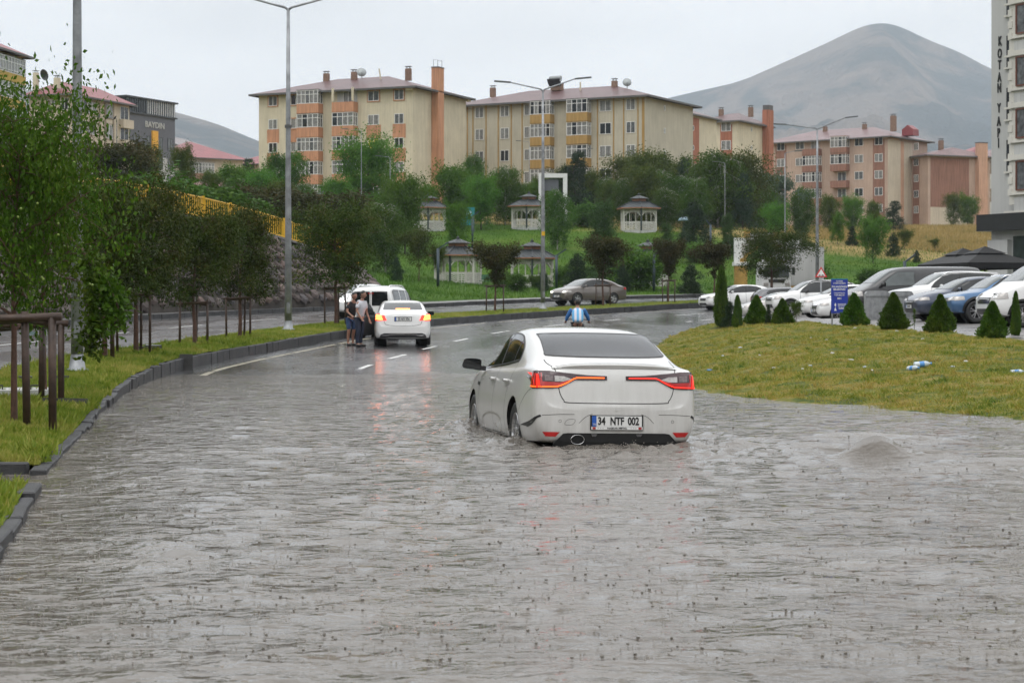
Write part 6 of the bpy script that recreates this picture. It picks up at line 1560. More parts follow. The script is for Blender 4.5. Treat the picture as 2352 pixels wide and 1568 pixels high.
ST_MINI = [(-1.92, .42, .50, .60, .68, .85, .66, 1.1, .58), (-1.91, .32, .68, .60, .78, 1.00, .76, 1.52, .63), (-1.86, .28, .76, .62, .83, 1.03, .79, 1.63, .645), (-1.5, .26, .78, .64, .84, 1.04, .80, 1.69, .655), (-.6, .25, .79, .64, .84, 1.03, .80, 1.71, .66),
           (.2, .25, .79, .64, .84, 1.02, .80, 1.69, .655), (.55, .25, .79, .64, .84, 1.01, .80, 1.60, .65), (.9, .25, .79, .63, .84, .99, .79, 1.33, .66), (1.15, .26, .78, .62, .83, .97, .78, 1.10, .70), (1.5, .28, .76, .60, .82, .90, .77, .99, .70), (1.78, .32, .68, .56, .76, .78, .72, .84, .64), (1.90, .42, .50, .54, .66, .64, .62, .68, .5)]
# hatchback: the saloon's nose and cabin with an upright tail
ST_HATCH = [(-1.98, .40, .52, .52, .70, .62, .70, .68, .55), (-1.96, .28, .70, .54, .80, .90, .78, 1.0, .62), (-1.88, .24, .79, .60, .87, .99, .82, 1.16, .62), (-1.62, .22, .83, .62, .895, 1.0, .83, 1.34, .62), (-1.25, .20, .85, .62, .90, .99, .82, 1.43, .63)] + ST_SEDAN[9:]
def win(st, t0, t1):
    pass
TEMPL = {  # side glass outline (y, z), windscreen (x, z), rear glass, wheel axles, arch radius, wheel radius — in the profile's own metres
    'sedan': dict(st=ST_SEDAN, dlo=[(-1.02, 1.085), (-.2, 1.03), (.95, .975), (1.12, .97), (.86, 1.13), (.52, 1.285), (.15, 1.36), (-.3, 1.372), (-.68, 1.338), (-.98, 1.24)], ws=[(-.68, 1.04), (.68, 1.04), (.56, 1.37), (-.56, 1.37)],
                  rg=[(-.63, 1.145), (.63, 1.145), (.57, 1.365), (-.57, 1.365)], ax=(-1.255, 1.455), ar=.365, wr=.325, hl=[(.30, .68), (.42, .64), (.80, .66), (.80, .76), (.6, .75)], gr=[(-.34, .52), (.34, .52), (.40, .66), (-.40, .66)], lw=[(-.5, .27), (.5, .27), (.42, .40), (-.42, .40)],
                  tl=[(.52, .80), (.84, .84), (.84, .96), (.60, .97)], pill=((.02, 1.02, -.10, 1.36), (-.70, 1.05, -.80, 1.3))),
    'hatch': dict(st=ST_HATCH, dlo=[(-1.35, 1.10), (-.2, 1.03), (.95, .975), (1.12, .97), (.86, 1.13), (.52, 1.285), (.15, 1.35), (-.3, 1.365), (-.8, 1.345), (-1.3, 1.26)], ws=[(-.68, 1.04), (.68, 1.04), (.56, 1.37), (-.56, 1.37)],
                  rg=[(-.60, 1.02), (.60, 1.02), (.55, 1.33), (-.55, 1.33)], ax=(-1.16, 1.455), ar=.365, wr=.325, hl=[(.30, .68), (.42, .64), (.80, .66), (.80, .76), (.6, .75)], gr=[(-.34, .52), (.34, .52), (.40, .66), (-.40, .66)], lw=[(-.5, .27), (.5, .27), (.42, .40), (-.42, .40)],
                  tl=[(.60, .80), (.84, .82), (.84, .98), (.62, .96)], pill=((.02, 1.02, -.10, 1.36), (-.85, 1.06, -.95, 1.3))),
    'suv': dict(st=ST_SUV, dlo=[(-1.78, 1.16), (-1.0, 1.10), (.6, 1.05), (.86, 1.05), (.7, 1.22), (.42, 1.42), (.1, 1.51), (-.5, 1.53), (-1.2, 1.51), (-1.65, 1.42)], ws=[(-.70, 1.14), (.70, 1.14), (.58, 1.54), (-.58, 1.54)],
                rg=[(-.62, 1.1), (.62, 1.1), (.57, 1.46), (-.57, 1.46)], ax=(-1.30, 1.32), ar=.40, wr=.35, hl=[(.42, .80), (.46, .72), (.82, .74), (.82, .84), (.6, .86)], gr=[(-.40, .68), (.40, .68), (.44, .82), (-.44, .82)], lw=[(-.6, .36), (.6, .36), (.55, .52), (-.55, .52)],
                tl=[(.58, .85), (.84, .85), (.84, 1.04), (.64, 1.04)], pill=((-.15, 1.08, -.20, 1.53), (-1.15, 1.1, -1.2, 1.52))),
    'van': dict(st=ST_VAN, dlo=[(.12, 1.22), (1.15, 1.18), (1.42, 1.20), (1.3, 1.32), (.98, 1.6), (.75, 1.74), (.12, 1.76)], ws=[(-.78, 1.32), (.78, 1.32), (.66, 1.80), (-.66, 1.80)], rg=[(-.7, 1.25), (.7, 1.25), (.66, 1.72), (-.66, 1.72)],
                ax=(-1.55, 1.62), ar=.39, wr=.345, hl=[(.50, .86), (.56, .78), (.86, .80), (.86, .93), (.7, .97)], gr=[(-.45, .66), (.45, .66), (.5, .84), (-.5, .84)], lw=[(-.6, .36), (.6, .36), (.55, .52), (-.55, .52)], tl=[(.78, .95), (.9, .95), (.9, 1.3), (.80, 1.3)], pill=()),
    'mini': dict(st=ST_MINI, dlo=[(-1.68, 1.08), (-.2, 1.05), (.80, 1.02), (.98, 1.04), (.75, 1.28), (.48, 1.46), (.2, 1.53), (-1.5, 1.55), (-1.66, 1.50)], ws=[(-.66, 1.10), (.66, 1.10), (.58, 1.58), (-.58, 1.58)], rg=[(-.62, 1.05), (-.04, 1.05), (-.04, 1.50), (-.58, 1.50)],
                 ax=(-1.20, 1.28), ar=.34, wr=.30, hl=[(.42, .76), (.46, .66), (.76, .68), (.76, .82)], gr=[(-.36, .54), (.36, .54), (.4, .66), (-.4, .66)], lw=[(-.5, .32), (.5, .32), (.45, .44), (-.45, .44)], tl=[(.66, .72), (.80, .72), (.79, 1.12), (.70, 1.12)], pill=((-.02, 1.05, -.06, 1.54), (-.85, 1.06, -.88, 1.55))),
}
_BODY = {}
def make_car(label, cat, kind, L, W, H, mat, loc, heading, name="parked_car", group=None, lit=False, glass=None, spokes=5, style=1, detail=2, txt=None, bars=0, steer=0.0, cladding=None, rails=None, mirror_mat=None, lampmat=None, brake=False, grille='bar', side_only=None):
    """heading: direction the car points to (x, y)"""
    T = TEMPL[kind]; st = scale_st(T['st'], L, W, H); st0 = T['st']
    y0, y1 = st0[0][0], st0[-1][0]; ky = L / (y1 - y0); yc = (y0 + y1) / 2; kx = W / 2 / max(r[4] for r in st0); kz = H / max(r[7] for r in st0)
    sY = lambda p: [((a - yc) * ky, b * kz) for a, b in p]; sX = lambda p: [(a * kx, b * kz) for a, b in p]
    ax = [(a - yc) * ky for a in T['ax']]; ar = T['ar'] * min(1.05, H / 1.45 if kind == 'sedan' else 1); wr = T['wr']
    root = thing(name, label, cat, loc, math.atan2(-heading[0], heading[1]), group)
    arches = [(a, wr) for a in ax]; win_ = W / 2 - .40
    me = loft_body(st, mat, arches, r=ar, well_in=win_, level=detail)
    place("body", me, root); pj = Proj(me); wells(root, arches, ar, win_)
    add_wheels(root, ax, W / 2 - .005, wr, spokes=spokes, style=style, steer=steer)
    g = glass or M_glass; L2, W2 = L / 2, W / 2
    pj.patch("windscreen", sX(T['ws']), 'front', M_glass_l, root, .008, .06)
    if kind != 'van' or True:
        rg = sX(T['rg']); pj.patch("rear_window", rg, 'rear', g, root, .008, .06)
        if kind == 'mini': pj.patch("rear_window", mirror(rg), 'rear', g, root, .008, .06)
    for sd in ('left', 'right'):
        pj.patch("side_windows", smoothpoly(sY(T['dlo']), 2) if kind in ('sedan', 'hatch') else sY(T['dlo']), sd, g, root, .008, .08)
        pj.line("window_trim", sY(T['dlo']), sd, M_trim, root, .03, .010, .08, True)
        for (a, b, c, d) in T['pill']: pj.line("window_pillar", sY([(a, b), (c, d)]), sd, mat if kind == 'mini' else M_trim, root, .07, .011)
        zb = T['dlo'][1][1] * kz
        for yy in ((.0, 1.0) if kind in ('sedan', 'hatch') else ((-.15, .85) if kind == 'suv' else ((-.05, .85) if kind == 'mini' else (.05, 1.3)))):
            pj.line("door_gap", sY([(yy, T['dlo'][1][1] - .02), (yy + .02, .7), (yy - .02, .34)]), sd, M_seam, root, .012)
        yb = {'sedan': -.9, 'hatch': -.9, 'suv': -1.1, 'mini': -.95, 'van': -.95}[kind]
        pj.line("door_gap", sY([(yb - .1, T['dlo'][1][1]), (yb + .02, .7), (yb + .2, .36)]), sd, M_seam, root, .012)
        for yy in (yb + .35, yb + 1.25):
            pj.line("door_handle", sY([(yy, .86 if kind != 'van' else 1.02), (yy + .2, .865 if kind != 'van' else 1.02)]), sd, mat if not cladding else M_trim, root, .03, .03)
        if cladding:
            lo = sY([(T['ax'][0] + ar / ky, .36), (T['ax'][1] - ar / ky, .36), (T['ax'][1] - ar / ky, .50), (T['ax'][0] + ar / ky, .50)])
            pj.patch("sill_cladding", lo, sd, cladding, root, .010, .12)
            for a in ax:
                arc = [(a + (ar + .035) * math.cos(q), wr + (ar + .035) * math.sin(q)) for q in np.linspace(.0, math.pi, 18)]
                pj.line("arch_cladding", arc, sd, cladding, root, .07, .014)
    for sx in (-1, 1):
        mirror_part(root, sx * (W2 - .06), (T['dlo'][2][0] - yc) * ky - .02, (T['dlo'][2][1] + .05) * kz, mirror_mat or mat, .95 if kind != 'van' else 1.25)
    # nose
    hm = lampmat or (M_head if lit else M_lampclr)
    fr = sX(T['gr']); pj.patch("grille", fr, 'front', M_trim, root, .010, .06)
    for k in range(bars):
        t = (k + 1) / (bars + 1); z = fr[0][1] + (fr[2][1] - fr[0][1]) * t
        pj.line("grille_bar", [(fr[0][0], z), (fr[1][0], z)], 'front', M_chrome, root, .012, .016)
    pj.patch("lower_grille", sX(T['lw']), 'front', M_trim, root, .010, .08)
    for s_ in (1, -1):
        h = sX(T['hl']); h = h if s_ > 0 else mirror(h)
        H_ = pj.patch("headlight", h, 'front', M_lampclr if not lit else M_lampclr, root, .012, .04)
        cx = sum(p[0] for p in h) / len(h); cz = sum(p[1] for p in h) / len(h)
        pj.patch("headlight_core", [(cx + (p[0] - cx) * .55, cz + (p[1] - cz) * .55) for p in h], 'front', M_head if lit else M_chrome, H_, .016, .05)
        zl, zh = T['hl'][1][1] * kz, T['hl'][4 if len(T['hl']) > 4 else 3][1] * kz
        pj.patch("headlight", [(L2 - .42, zl + .03), (L2 - .10, zl), (L2 - .12, zh), (L2 - .40, zh + .01)], 'right' if s_ > 0 else 'left', M_lampclr, root, .014, .05)
        t = sX(T['tl']); t = t if s_ > 0 else mirror(t)
        TL = pj.patch("tail_light", t, 'rear', M_brakered if brake else M_lampred, root, .012, .04)
        zt0, zt1 = T['tl'][1][1] * kz, T['tl'][2][1] * kz
        pj.patch("tail_light", [(-L2 + .08, zt0), (-L2 + .30, zt0 + .03), (-L2 + .26, zt1 - .01), (-L2 + .12, zt1)], 'right' if s_ > 0 else 'left', M_brakered if brake else M_lampred, root, .014, .05)
    if txt:
        fy = pj.hit(0, T['gr'][0][1] * kz - .06, pj.view('front'), .012)
        plate(root, 0, fy.y + .01, T['gr'][0][1] * kz - .06, (0, 0, math.pi), txt, .5, .11)
    if rails:
        for s_ in (-1, 1):
            zr = H * .985; a = pj.hit(s_ * W2 * .66, 0, pj.view('top'), 0)
            yy = (-L2 * .80, -L2 * .72, 0, L2 * .12, L2 * .20) if kind != 'mini' else (-L2 * .84, -L2 * .76, 0, L2 * .20, L2 * .28)
            pth = []
            for i, y in enumerate(yy):
                q = pj.hit(s_ * W2 * .66, y, pj.view('top'), 0); pth.append((q.x, q.y, q.z + (-.01 if i in (0, 4) else .055)))
            MB().tube(pth, .022, 8).build("roof_rail", rails, root, True)
    return root, pj

def row_pos(u, d): p = on(u, d); return p
HD = (-1.0, -.14)
def park(label, kind, L, W, H, mat, ufront, d, cat="car", heading=HD, **kw):
    """a car nose-on to the left; ufront is the column its front bumper reaches at depth d"""
    h = Vector((heading[0], heading[1], 0)).normalized(); xf = (ufront - CX) * d / F
    c = Vector((xf, d, 0)) - h * (L / 2 - .05) + Vector((0, 0, 0)); c.z = gz(c.x, c.y)
    return make_car(label, cat, kind, L, W, H, mat, c, h, group="cars parked in a row above the bank", **kw)
if not globals().get('NO_TRAFFIC'):
    park("white panel van with black bumper and slotted grille, at the right edge", 'van', 4.95, 1.9, 1.96, M_white2, 2262, 58.5, cat="van", txt=None, bars=4, cladding=M_trim, name="parked_van", glass=M_glass_l)
    park("metallic blue crossover with silver multi-spoke wheels, beside the white panel van", 'suv', 4.24, 1.8, 1.55, M_blue, 2168, 63.0, bars=1, spokes=5, style=1, cladding=M_trim, rails=M_chrome)
    park("old navy estate car with round chrome-ringed headlamps, behind the blue crossover", 'hatch', 4.3, 1.75, 1.46, M_navy, 2092, 66.5, txt="25 HD 412", bars=2)
    park("white estate crossover with roof rails, behind the metal bins", 'suv', 4.5, 1.84, 1.68, M_white2, 2042, 71.5, glass=M_glass, rails=M_chrome, bars=2)
    park("long black panel van towering over the parked row", 'van', 5.3, 1.92, 1.98, M_black, 1945, 78.5, cat="van", name="parked_van", mirror_mat=M_trim, glass=M_glass_l)
    park("low white hatchback whose nose shows right of the blue banner's edge", 'hatch', 4.05, 1.74, 1.44, M_white2, 1872, 83.5, bars=1, txt="25 AC 771")
    park("white saloon with a black grille, second nose left of the banner", 'sedan', 4.6, 1.8, 1.44, M_white2, 1836, 87.5, bars=1)
    park("white off-roader with black roof rails and plastic bumper", 'suv', 4.34, 1.82, 1.68, M_white2, 1768, 94.0, cladding=M_trim, rails=M_trim, bars=2, mirror_mat=M_trim)
    park("silver beige hatchback half hidden behind the conical shrubs", 'hatch', 4.1, 1.74, 1.45, M_silver, 1700, 99.0, bars=1)
    park("dark grey hatchback parked nose away with its red tail lamp showing", 'hatch', 4.2, 1.76, 1.5, M_grey, 1905, 106.0, heading=(1, .12))
    park("grey estate with pale roof rails, behind the white off-roader", 'suv', 4.4, 1.8, 1.58, M_silver, 1805, 111, rails=M_chrome)
    park("white saloon waiting at the mouth of the car park, only its nose seen", 'sedan', 4.6, 1.82, 1.42, M_white2, 1616, 112, heading=(-1, -.35), lit=False)
    # oncoming taupe saloon beyond the median
    p = on(1350, 114.5)
    make_car("taupe metallic saloon with headlamps lit, driving on the far carriageway", "car", 'sedan', 4.53, 1.79, 1.49, M_brown, p, (-.80, -.60), name="moving_car", lit=True, glass=M_glass, txt="25 ABF 90", style=0, bars=0)
    # oncoming pale car whose headlamp shows left of the men
    p = on(818, 83); make_car("white car coming down the far carriageway, one lit headlamp showing past the van", "car", 'hatch', 4.0, 1.74, 1.46, M_white2, on(838, 88), (-.16, -1.0), name="moving_car", lit=True)
    # small white van stopped by the kerb
    vx = on(878, 70.5); van, vpj = make_car("small white people carrier with twin rear doors and roof rails, stopped by the median", "van", 'mini', 4.1, 1.74, 1.88, M_white2, Vector((vx.x, vx.y + 1.9, vx.z)), (.20, 1.0), name="small_van", rails=M_chrome, style=0)
    vpj.line("door_gap", [(0, .40), (0, 1.6)], 'rear', M_seam, van, .012); vpj.patch("high_brake_light", [(-.10, 1.575), (.10, 1.575), (.10, 1.60), (-.10, 1.60)], 'rear', M_lampred, van, .014)
    vpj.line("rear_wiper", [(.05, 1.0), (-.02, .93), (-.26, 1.12)], 'rear', M_trim, van, .02, .03)
    vpj.patch("door_handle", [(.03, .80), (.16, .80), (.16, .88), (.03, .88)], 'rear', M_trim, van, .03)
    # white saloon stopped beside it, brake lamps on, driver's door open
    mx_ = on(922, 62.8); mz = gz(mx_.x, mx_.y + 2)
    merc, mpj = make_car("white saloon stopped on the wet road with brake lights glowing and driver's door open", "car", 'sedan', 4.68, 1.81, 1.45, M_white2, Vector((mx_.x - .12, mx_.y + 2.3, mz)), (-.075, 1.0), name="stopped_car", brake=True, mirror_mat=M_trim, spokes=5)
    yb = -2.34
    for s_ in (1, -1):
        mr = (lambda q: q) if s_ > 0 else mirror
        TL = mpj.patch("tail_light", mr([(.58, .84), (.70, .80), (.86, .80), (.86, .92), (.83, 1.0), (.74, 1.005)]), 'rear', M_brakered, merc, .016, .04)
        for k in range(3):
            z = .835 + .055 * k; mpj.line("lamp_bar", mr(smoothline([(.64 + .02 * k, z), (.76, z + .004), (.84, z + .02)])), 'rear', M_brake, TL, .030, .024)
    mpj.line("high_brake_light", [(-.22, 1.155), (.22, 1.155)], 'rear', M_brake, merc, .02, .016)
    mpj.line("boot_gap", smoothline([(-.66, 1.05), (-.60, .80), (-.50, .66), (0, .635), (.50, .66), (.60, .80), (.66, 1.05)]), 'rear', M_seam, merc, .010)
    mpj.line("chrome_strip", [(-.34, .935), (.34, .935)], 'rear', M_chrome, merc, .014, .012)
    mpj.line("star_emblem", [(.045 * math.cos(q), 1.0 + .045 * math.sin(q)) for q in np.linspace(0, 6.28, 14)], 'rear', M_chrome, merc, .008, .014)
    for q in (90, 210, 330): mpj.line("star_emblem", [(0, 1.0), (.045 * math.cos(rad(q)), 1.0 + .045 * math.sin(rad(q)))], 'rear', M_chrome, merc, .008, .014)
    py = mpj.hit(0, .85, mpj.view('rear'), .014).y; plate(merc, 0, py, .845, (0, 0, 0), "25 AEV 856", .52, .115)
    mpj.patch("rear_diffuser", [(-.74, .27), (-.70, .36), (-.60, .40), (.60, .40), (.70, .36), (.74, .27)], 'rear', M_trim, merc, .012, .06)
    mpj.line("diffuser_trim", smoothline([(-.68, .335), (-.45, .335), (-.38, .365), (.38, .365), (.45, .335), (.68, .335)]), 'rear', M_chrome, merc, .014, .02)
    dr = MB(); out = [(0, .30), (.95, .30), (1.0, .60), (1.02, .95), (.0, .92)]
    dr.prism([(a, b) for a, b in out], .09)
    d_o = dr.build("open_door", M_trim, merc, loc=(-.90, .95, 0), rot=(0, 0, rad(180 + 62)))
    MB().prism([(.02, .92), (1.0, .96), (.72, 1.30), (.45, 1.36), (.2, 1.18)], .03, Matrix.Translation((0, .03, 0))).build("door_window", M_glass, d_o)
    MB().prism([(.02, .30), (1.0, .31), (1.03, .96), (.0, .92)], .012, Matrix.Translation((0, -.014, 0))).build("door_skin", M_white2, d_o)
    MB().box((.93, .10, .42), (.05, .02, .03)).build("door_lamp", M_brakered, d_o)
# ------------------------------------------------------------------ stone wall, fence, lamps, gazebos, signs, bins, lorry, people
def poly3(pts, n):
    L = resample([tuple(p) for p in pts], n); return L
NW = 140
wb, wt = poly3(WBASE, NW), poly3(WTOP, NW)
M_stone = None
m, nt, b = new_mat("wall_stone"); vec = _vec(nt, 'Object')
oi = nt.nodes.new("ShaderNodeObjectInfo"); c = _ramp(nt, oi.outputs['Random'], [(0, (.070, .058, .054)), (.3, (.12, .095, .086)), (.55, (.10, .094, .098)), (.8, (.16, .115, .10)), (1, (.22, .18, .16))])
mxx = nt.nodes.new("ShaderNodeMixRGB"); mxx.blend_type = 'MULTIPLY'; mxx.inputs[0].default_value = .8; nt.links.new(c, mxx.inputs[1]); nt.links.new(_ramp(nt, _noise(nt, vec, 4, 5, .7), [(.3, (.5, .5, .5)), (.7, (1.3, 1.3, 1.3))]), mxx.inputs[2])
nt.links.new(mxx.outputs[0], b.inputs['Base Color']); b.inputs['Roughness'].default_value = .8; b.inputs['Specular IOR Level'].default_value = .25
bn = nt.nodes.new("ShaderNodeBump"); bn.inputs['Strength'].default_value = .6; bn.inputs['Distance'].default_value = .03; nt.links.new(_noise(nt, vec, 7, 5, .7), bn.inputs['Height']); nt.links.new(bn.outputs[0], b.inputs['Normal'])
M_stone = m
M_mortar = pm("wall_mortar", (.045, .038, .032), .9, var=.5, scale=1.5, coords='World'); M_stonev = pm("wall_stone_mixed", (.125, .104, .094), .8, var=.6, scale=1.3, bump=.5, bscale=9, coords='World')
wall = thing("stone_retaining_wall", "battered rubble stone retaining wall behind the far carriageway, ending beside the white van", "retaining wall", (0, 0, 0))
back = np.array([wb, wt]); 
def wpt(s, t): # s along 0..1, t up 0..1
    q = s * (NW - 1); i = min(int(q), NW - 2); f = q - i; a = Vector(wb[i] * (1 - f) + wb[i + 1] * f); e = Vector(wt[i] * (1 - f) + wt[i + 1] * f); return a.lerp(e, t)
ribbon("wall_face", [wb - [0, 0, .6]] + between(wb, wt, 6) + [wt + np.array([-1.2, 1.2, .0])], M_mortar, kind=None, parent=wall, jitter=.08)
def rock(seed):
    r_ = random.Random(seed); bm = bmesh.new(); bmesh.ops.create_icosphere(bm, subdivisions=1, radius=.5)
    for v in bm.verts:
        v.co *= r_.uniform(.82, 1.12); v.co.z *= 1; 
        v.co.y = max(-.30, min(.30, v.co.y * 1.1))
    me = bpy.data.meshes.new("stone"); bm.to_mesh(me); bm.free(); me.materials.append(M_stone); return me
RK = [rock(i) for i in range(7)]
rs_ = random.Random(4); cand = []
slen = float(np.sum(np.linalg.norm(np.diff(wb[:, :2], axis=0), axis=1)))
s = 0.0; row = 0
t_rows = 13
for r_ in range(t_rows):
    s = rs_.random() * .6
    while s < slen:
        w = rs_.uniform(.45, .95); ss = (s + w / 2) / slen
        if ss > .995: break
        H_ = (wpt(ss, 1) - wpt(ss, 0)).length; rows_here = max(2, int(H_ / .48))
        if r_ < rows_here:
            t = min(.97, max(.02, (r_ + .5 + rs_.uniform(-.32, .32)) / rows_here)); p = wpt(ss, t); cand.append((ss, t, p, w, H_ / rows_here))
        s += w * .94
vis_c = sorted(cand, key=lambda c_: -((CX + c_[2].x * F / c_[2].y > 180) * (c_[3] * c_[4] / c_[2].y)))
rest = MB()
for k, (ss, t, p, w, h) in enumerate(vis_c):
    e1 = (wpt(min(1, ss + .01), t) - wpt(max(0, ss - .01), t)).normalized(); up = (wpt(ss, 1) - wpt(ss, 0)).normalized(); nn_ = e1.cross(up).normalized()
    if nn_.y > 0: nn_ = -nn_
    M3 = Matrix((e1, -nn_, up)).transposed(); q = p + nn_ * rs_.uniform(.0, .07); ro = rs_.uniform(-.3, .3); sc = (w * 1.08, .45, h * rs_.uniform(1.0, 1.25))
    rk = rs_.choice(RK)
    if k < 300:
        o = place("stone", rk, wall, q, (M3 @ Matrix.Rotation(ro, 3, 'Y')).to_euler(), sc)
    else:
        Mx = M3 @ Matrix.Rotation(ro, 3, 'Y'); rest.add([tuple(q + Mx @ Vector((v.co.x * sc[0], v.co.y * sc[1], v.co.z * sc[2]))) for v in rk.vertices], [tuple(f.vertices) for f in rk.polygons])
ro_ = rest.build("stones", M_stonev, wall, fix=False); ro_['kind'] = 'stuff'
M_cap = pm("wall_coping", (.13, .12, .11), .7, var=.4, scale=1, coords='World')
ribbon("coping", [wt + np.array([.06, -.10, .10]), wt + np.array([.06, -.10, .22]), wt + np.array([-.35, .35, .22]), wt + np.array([-.35, .35, .0])], M_cap, kind=None, parent=wall)
# yellow fence along the coping
M_yel = pm("yellow_fence_paint", (.62, .36, .015), .4, var=.18, scale=3, coords='World')
fence = thing("yellow_fence", "bright yellow metal railing on top of the stone wall, dropping towards the right", "fence", (0, 0, 0))
fl = catmull([tuple(p) for p in (wt + np.array([-.15, .15, .22]))[::6]], .2); seg = np.r_[0, np.cumsum(np.linalg.norm(np.diff(fl, axis=0), axis=1))]; tot = seg[-1]
fp_ = lambda s_: Vector([float(np.interp(s_, seg, fl[:, c])) for c in range(3)])
bal_me = MB().box((0, 0, .5), (.042, .042, .92)).mesh("baluster", M_yel); post_me = MB().box((0, 0, .52), (.12, .12, 1.12)).mesh("fence_post", M_yel)
nb = int(tot / .21); order = []
for i in range(nb):
    p = fp_(i * .21)
    if i % 13 == 0: place("fence_post", post_me, fence, p, (0, 0, .5)); continue
    order.append((abs(CX + p.x * F / p.y - 560) > 420, p.y, p))
order.sort(key=lambda q: (q[0], q[1])); rest = MB()
for k, (_, _, p) in enumerate(order):
    if k < 300: place("baluster", bal_me, fence, p, (0, 0, .5))
    else: rest.box((p.x, p.y, p.z + .5), (.045, .045, .92), rz=.5)
if rest.v: rest.build("balusters", M_yel, fence)['kind'] = 'stuff'
for zz in (.08, .98):
    MB().tube([fp_(s_) + Vector((0, 0, zz)) for s_ in np.arange(0, tot, 1.5)], .045, 6).build("rail", M_yel, fence, True)

# --- street lamps
M_pole = pm("galvanised_pole", (.27, .28, .29), .45, metal=.55, var=.35, scale=3, rvar=.12); M_head_l = pm("lamp_head_grey", (.11, .12, .12), .5)
def lamp(p, H, label, arms=((-1, 2.6, .55, 0), (1, 2.6, .55, 0)), r=.10, group="tall twin-armed street lamps on the median", name="street_lamp", rz=0, base=True, headlen=.85, clamp=None, mat=None):
    mt = mat or M_pole; root = thing(name, label, "street lamp", p, rz, group)
    MB().tube([(0, 0, -.1), (0, 0, H * .3), (0, 0, H * .7), (0, 0, H)], [r, r * .86, r * .62, r * .42], 14).build("pole", mt, root, True)
    if base: MB().lathe([(r * 1.9, 0), (r * 1.9, .04), (r * 1.35, .06), (r * 1.02, .32)], n=14).build("base_flange", mt, root, True)
    MB().box((r * .2, -r - .005, .75), (r * 1.0, .03, .34)).build("access_hatch", mt, root) if r > .08 else None
    for sx, ln, rise, yv in arms:
        e = Vector((sx * ln, yv, H + rise)); MB().tube([(0, 0, H - .05), (sx * .12, yv * .05, H + .04), tuple(e)], [r * .36, r * .34, r * .24], 8).build("arm", mt, root, True)
        a = math.atan2(rise, ln) * .3; MB().box((0, 0, 0), (headlen, .22, .07), ry=-sx * a).build("lamp_head", M_head_l, root, loc=(e.x + sx * headlen * .42, e.y, e.z + .02))
    if clamp:
        MB().lathe([(r * .9, clamp - .05), (r * .95, clamp - .05), (r * .95, clamp + .05), (r * .9, clamp + .05)], n=12).build("clamp", M_soffit, root)
    return root
L1 = median_at(662, -1.35); L2_ = median_at(1247, -1.2); L3 = median_at(1877, -1.2)
p0 = Vector((-8.08, 37.0, gz(-8.08, 37.0)))
lamp(p0, 11.7, "thick galvanised lamp post behind the big plum tree, its top out of the picture", r=.115)
Hh = CZ + (HV - 20) * L1.y / F - L1.z; lamp(L1, Hh, "tall twin-armed lamp post between the wall and the stopped cars", arms=((-1, 1.55, .42, 0), (1, 1.55, .42, 0)), r=.125, clamp=6.9)
Hh = CZ + (HV - 207) * L2_.y / F - L2_.z; lm = lamp(L2_, Hh, "twin-armed lamp post with a yellow sticker, left of the taupe saloon", arms=((-1, 1.75, .38, 0), (1, 1.75, .62, 0)), r=.12, rz=rad(6))
MB().box((0, -.125, 3.9), (.17, .02, .22)).build("yellow_sticker", M_yel, lm)
Hh = CZ + (HV - 296) * L3.y / F - L3.z; lamp(L3, Hh, "twin-armed lamp post in front of the white lorry box", arms=((-1, 2.1, .28, 0), (1, 1.9, .75, 0)), r=.13)
M_dkpole = pm("dark_teal_pole", (.04, .06, .075), .4, metal=.3)
def single(u, d, vtop, label, ln=1.2, sx=-1, r=.06, mat=None, birds=0, rise=.15, name="street_lamp"):
    p = on(u, d); H = CZ + (HV - vtop) * d / F - p.z; o = lamp(p, H, label, arms=((sx, ln, rise, 0),), r=r, group="single-arm park lamps", name=name, base=False, headlen=.6, mat=mat); 
    return p, H
single(830, 206, 300, "single-arm lamp left of the round tree with its arm over the terracotta balcony", 1.5); single(896, 210, 362, "single-arm lamp right of the round tree", 1.0)
single(1330, 222, 345, "grey lamp pole rising beside the dark tall pine", 1.0, 1); single(1665, 215, 375, "short grey lamp pole before the dense olive tree", .8); single(1216, 228, 327, "lamp whose arm shows before the ochre balconies", 1.0)
single(1803, 150, 352, "single-arm lamp post right of the park gate", .75, 1, .075); pB, HB = single(268, 160, 273, "dark single-arm lamp with three birds perched on it", 1.45, -1, .05, M_dkpole)
for i, dx in enumerate((-.15, -.75, -1.45)):
    bp = Vector((pB.x + dx, pB.y, pB.z + HB + .05 + .10 * i * .6)); rt = thing("bird", ("dark bird on the lamp arm nearest its pole", "dark bird in the middle of the lamp arm", "dark bird at the tip of the lamp arm")[i], "bird", bp, R.uniform(0, 6), "birds perched on the lamp arm")
    MB().lathe([(0, -.16), (.05, -.10), (.085, .0), (.07, .10), (.045, .15), (.05, .19), (.0, .24)], n=8).build("body", M_ink, rt, True, rot=(rad(35), 0, 0)); MB().bar((0, .05, -.05), (0, .20, -.14), .06, .02).build("tail", M_ink, rt)
# angled modern park lamps
def bent(u, d, vtop, label, sx=1, Ln=.75):
    p = on(u, d); H = CZ + (HV - vtop) * d / F - p.z; rt = thing("park_lamp", label, "park lamp", p, 0, "bent dark park lamps")
    MB().tube([(0, 0, -.1), (0, 0, H - .45)], .10, 8).build("pole", M_dkpole, rt, True); MB().bar((0, 0, H - .5), (sx * Ln, 0, H), .16, .10).build("lamp_arm", M_dkpole, rt)
bent(1006, 141, 556, "bent dark lamp left of the first lower gazebo"); bent(1085, 182, 485, "bent dark lamp right of the first upper gazebo's fence", 1, .6); bent(1278, 152, 572, "bent dark lamp beside the second lower gazebo"); bent(1502, 146, 570, "bent dark lamp in front of the third lower gazebo"); bent(2078, 128, 584, "bent dark lamp pole before the golden slope", 1, .7)
bent(1632, 185, 505, "thin dark lamp pole on the slope right of the third lower gazebo", -1, .4)

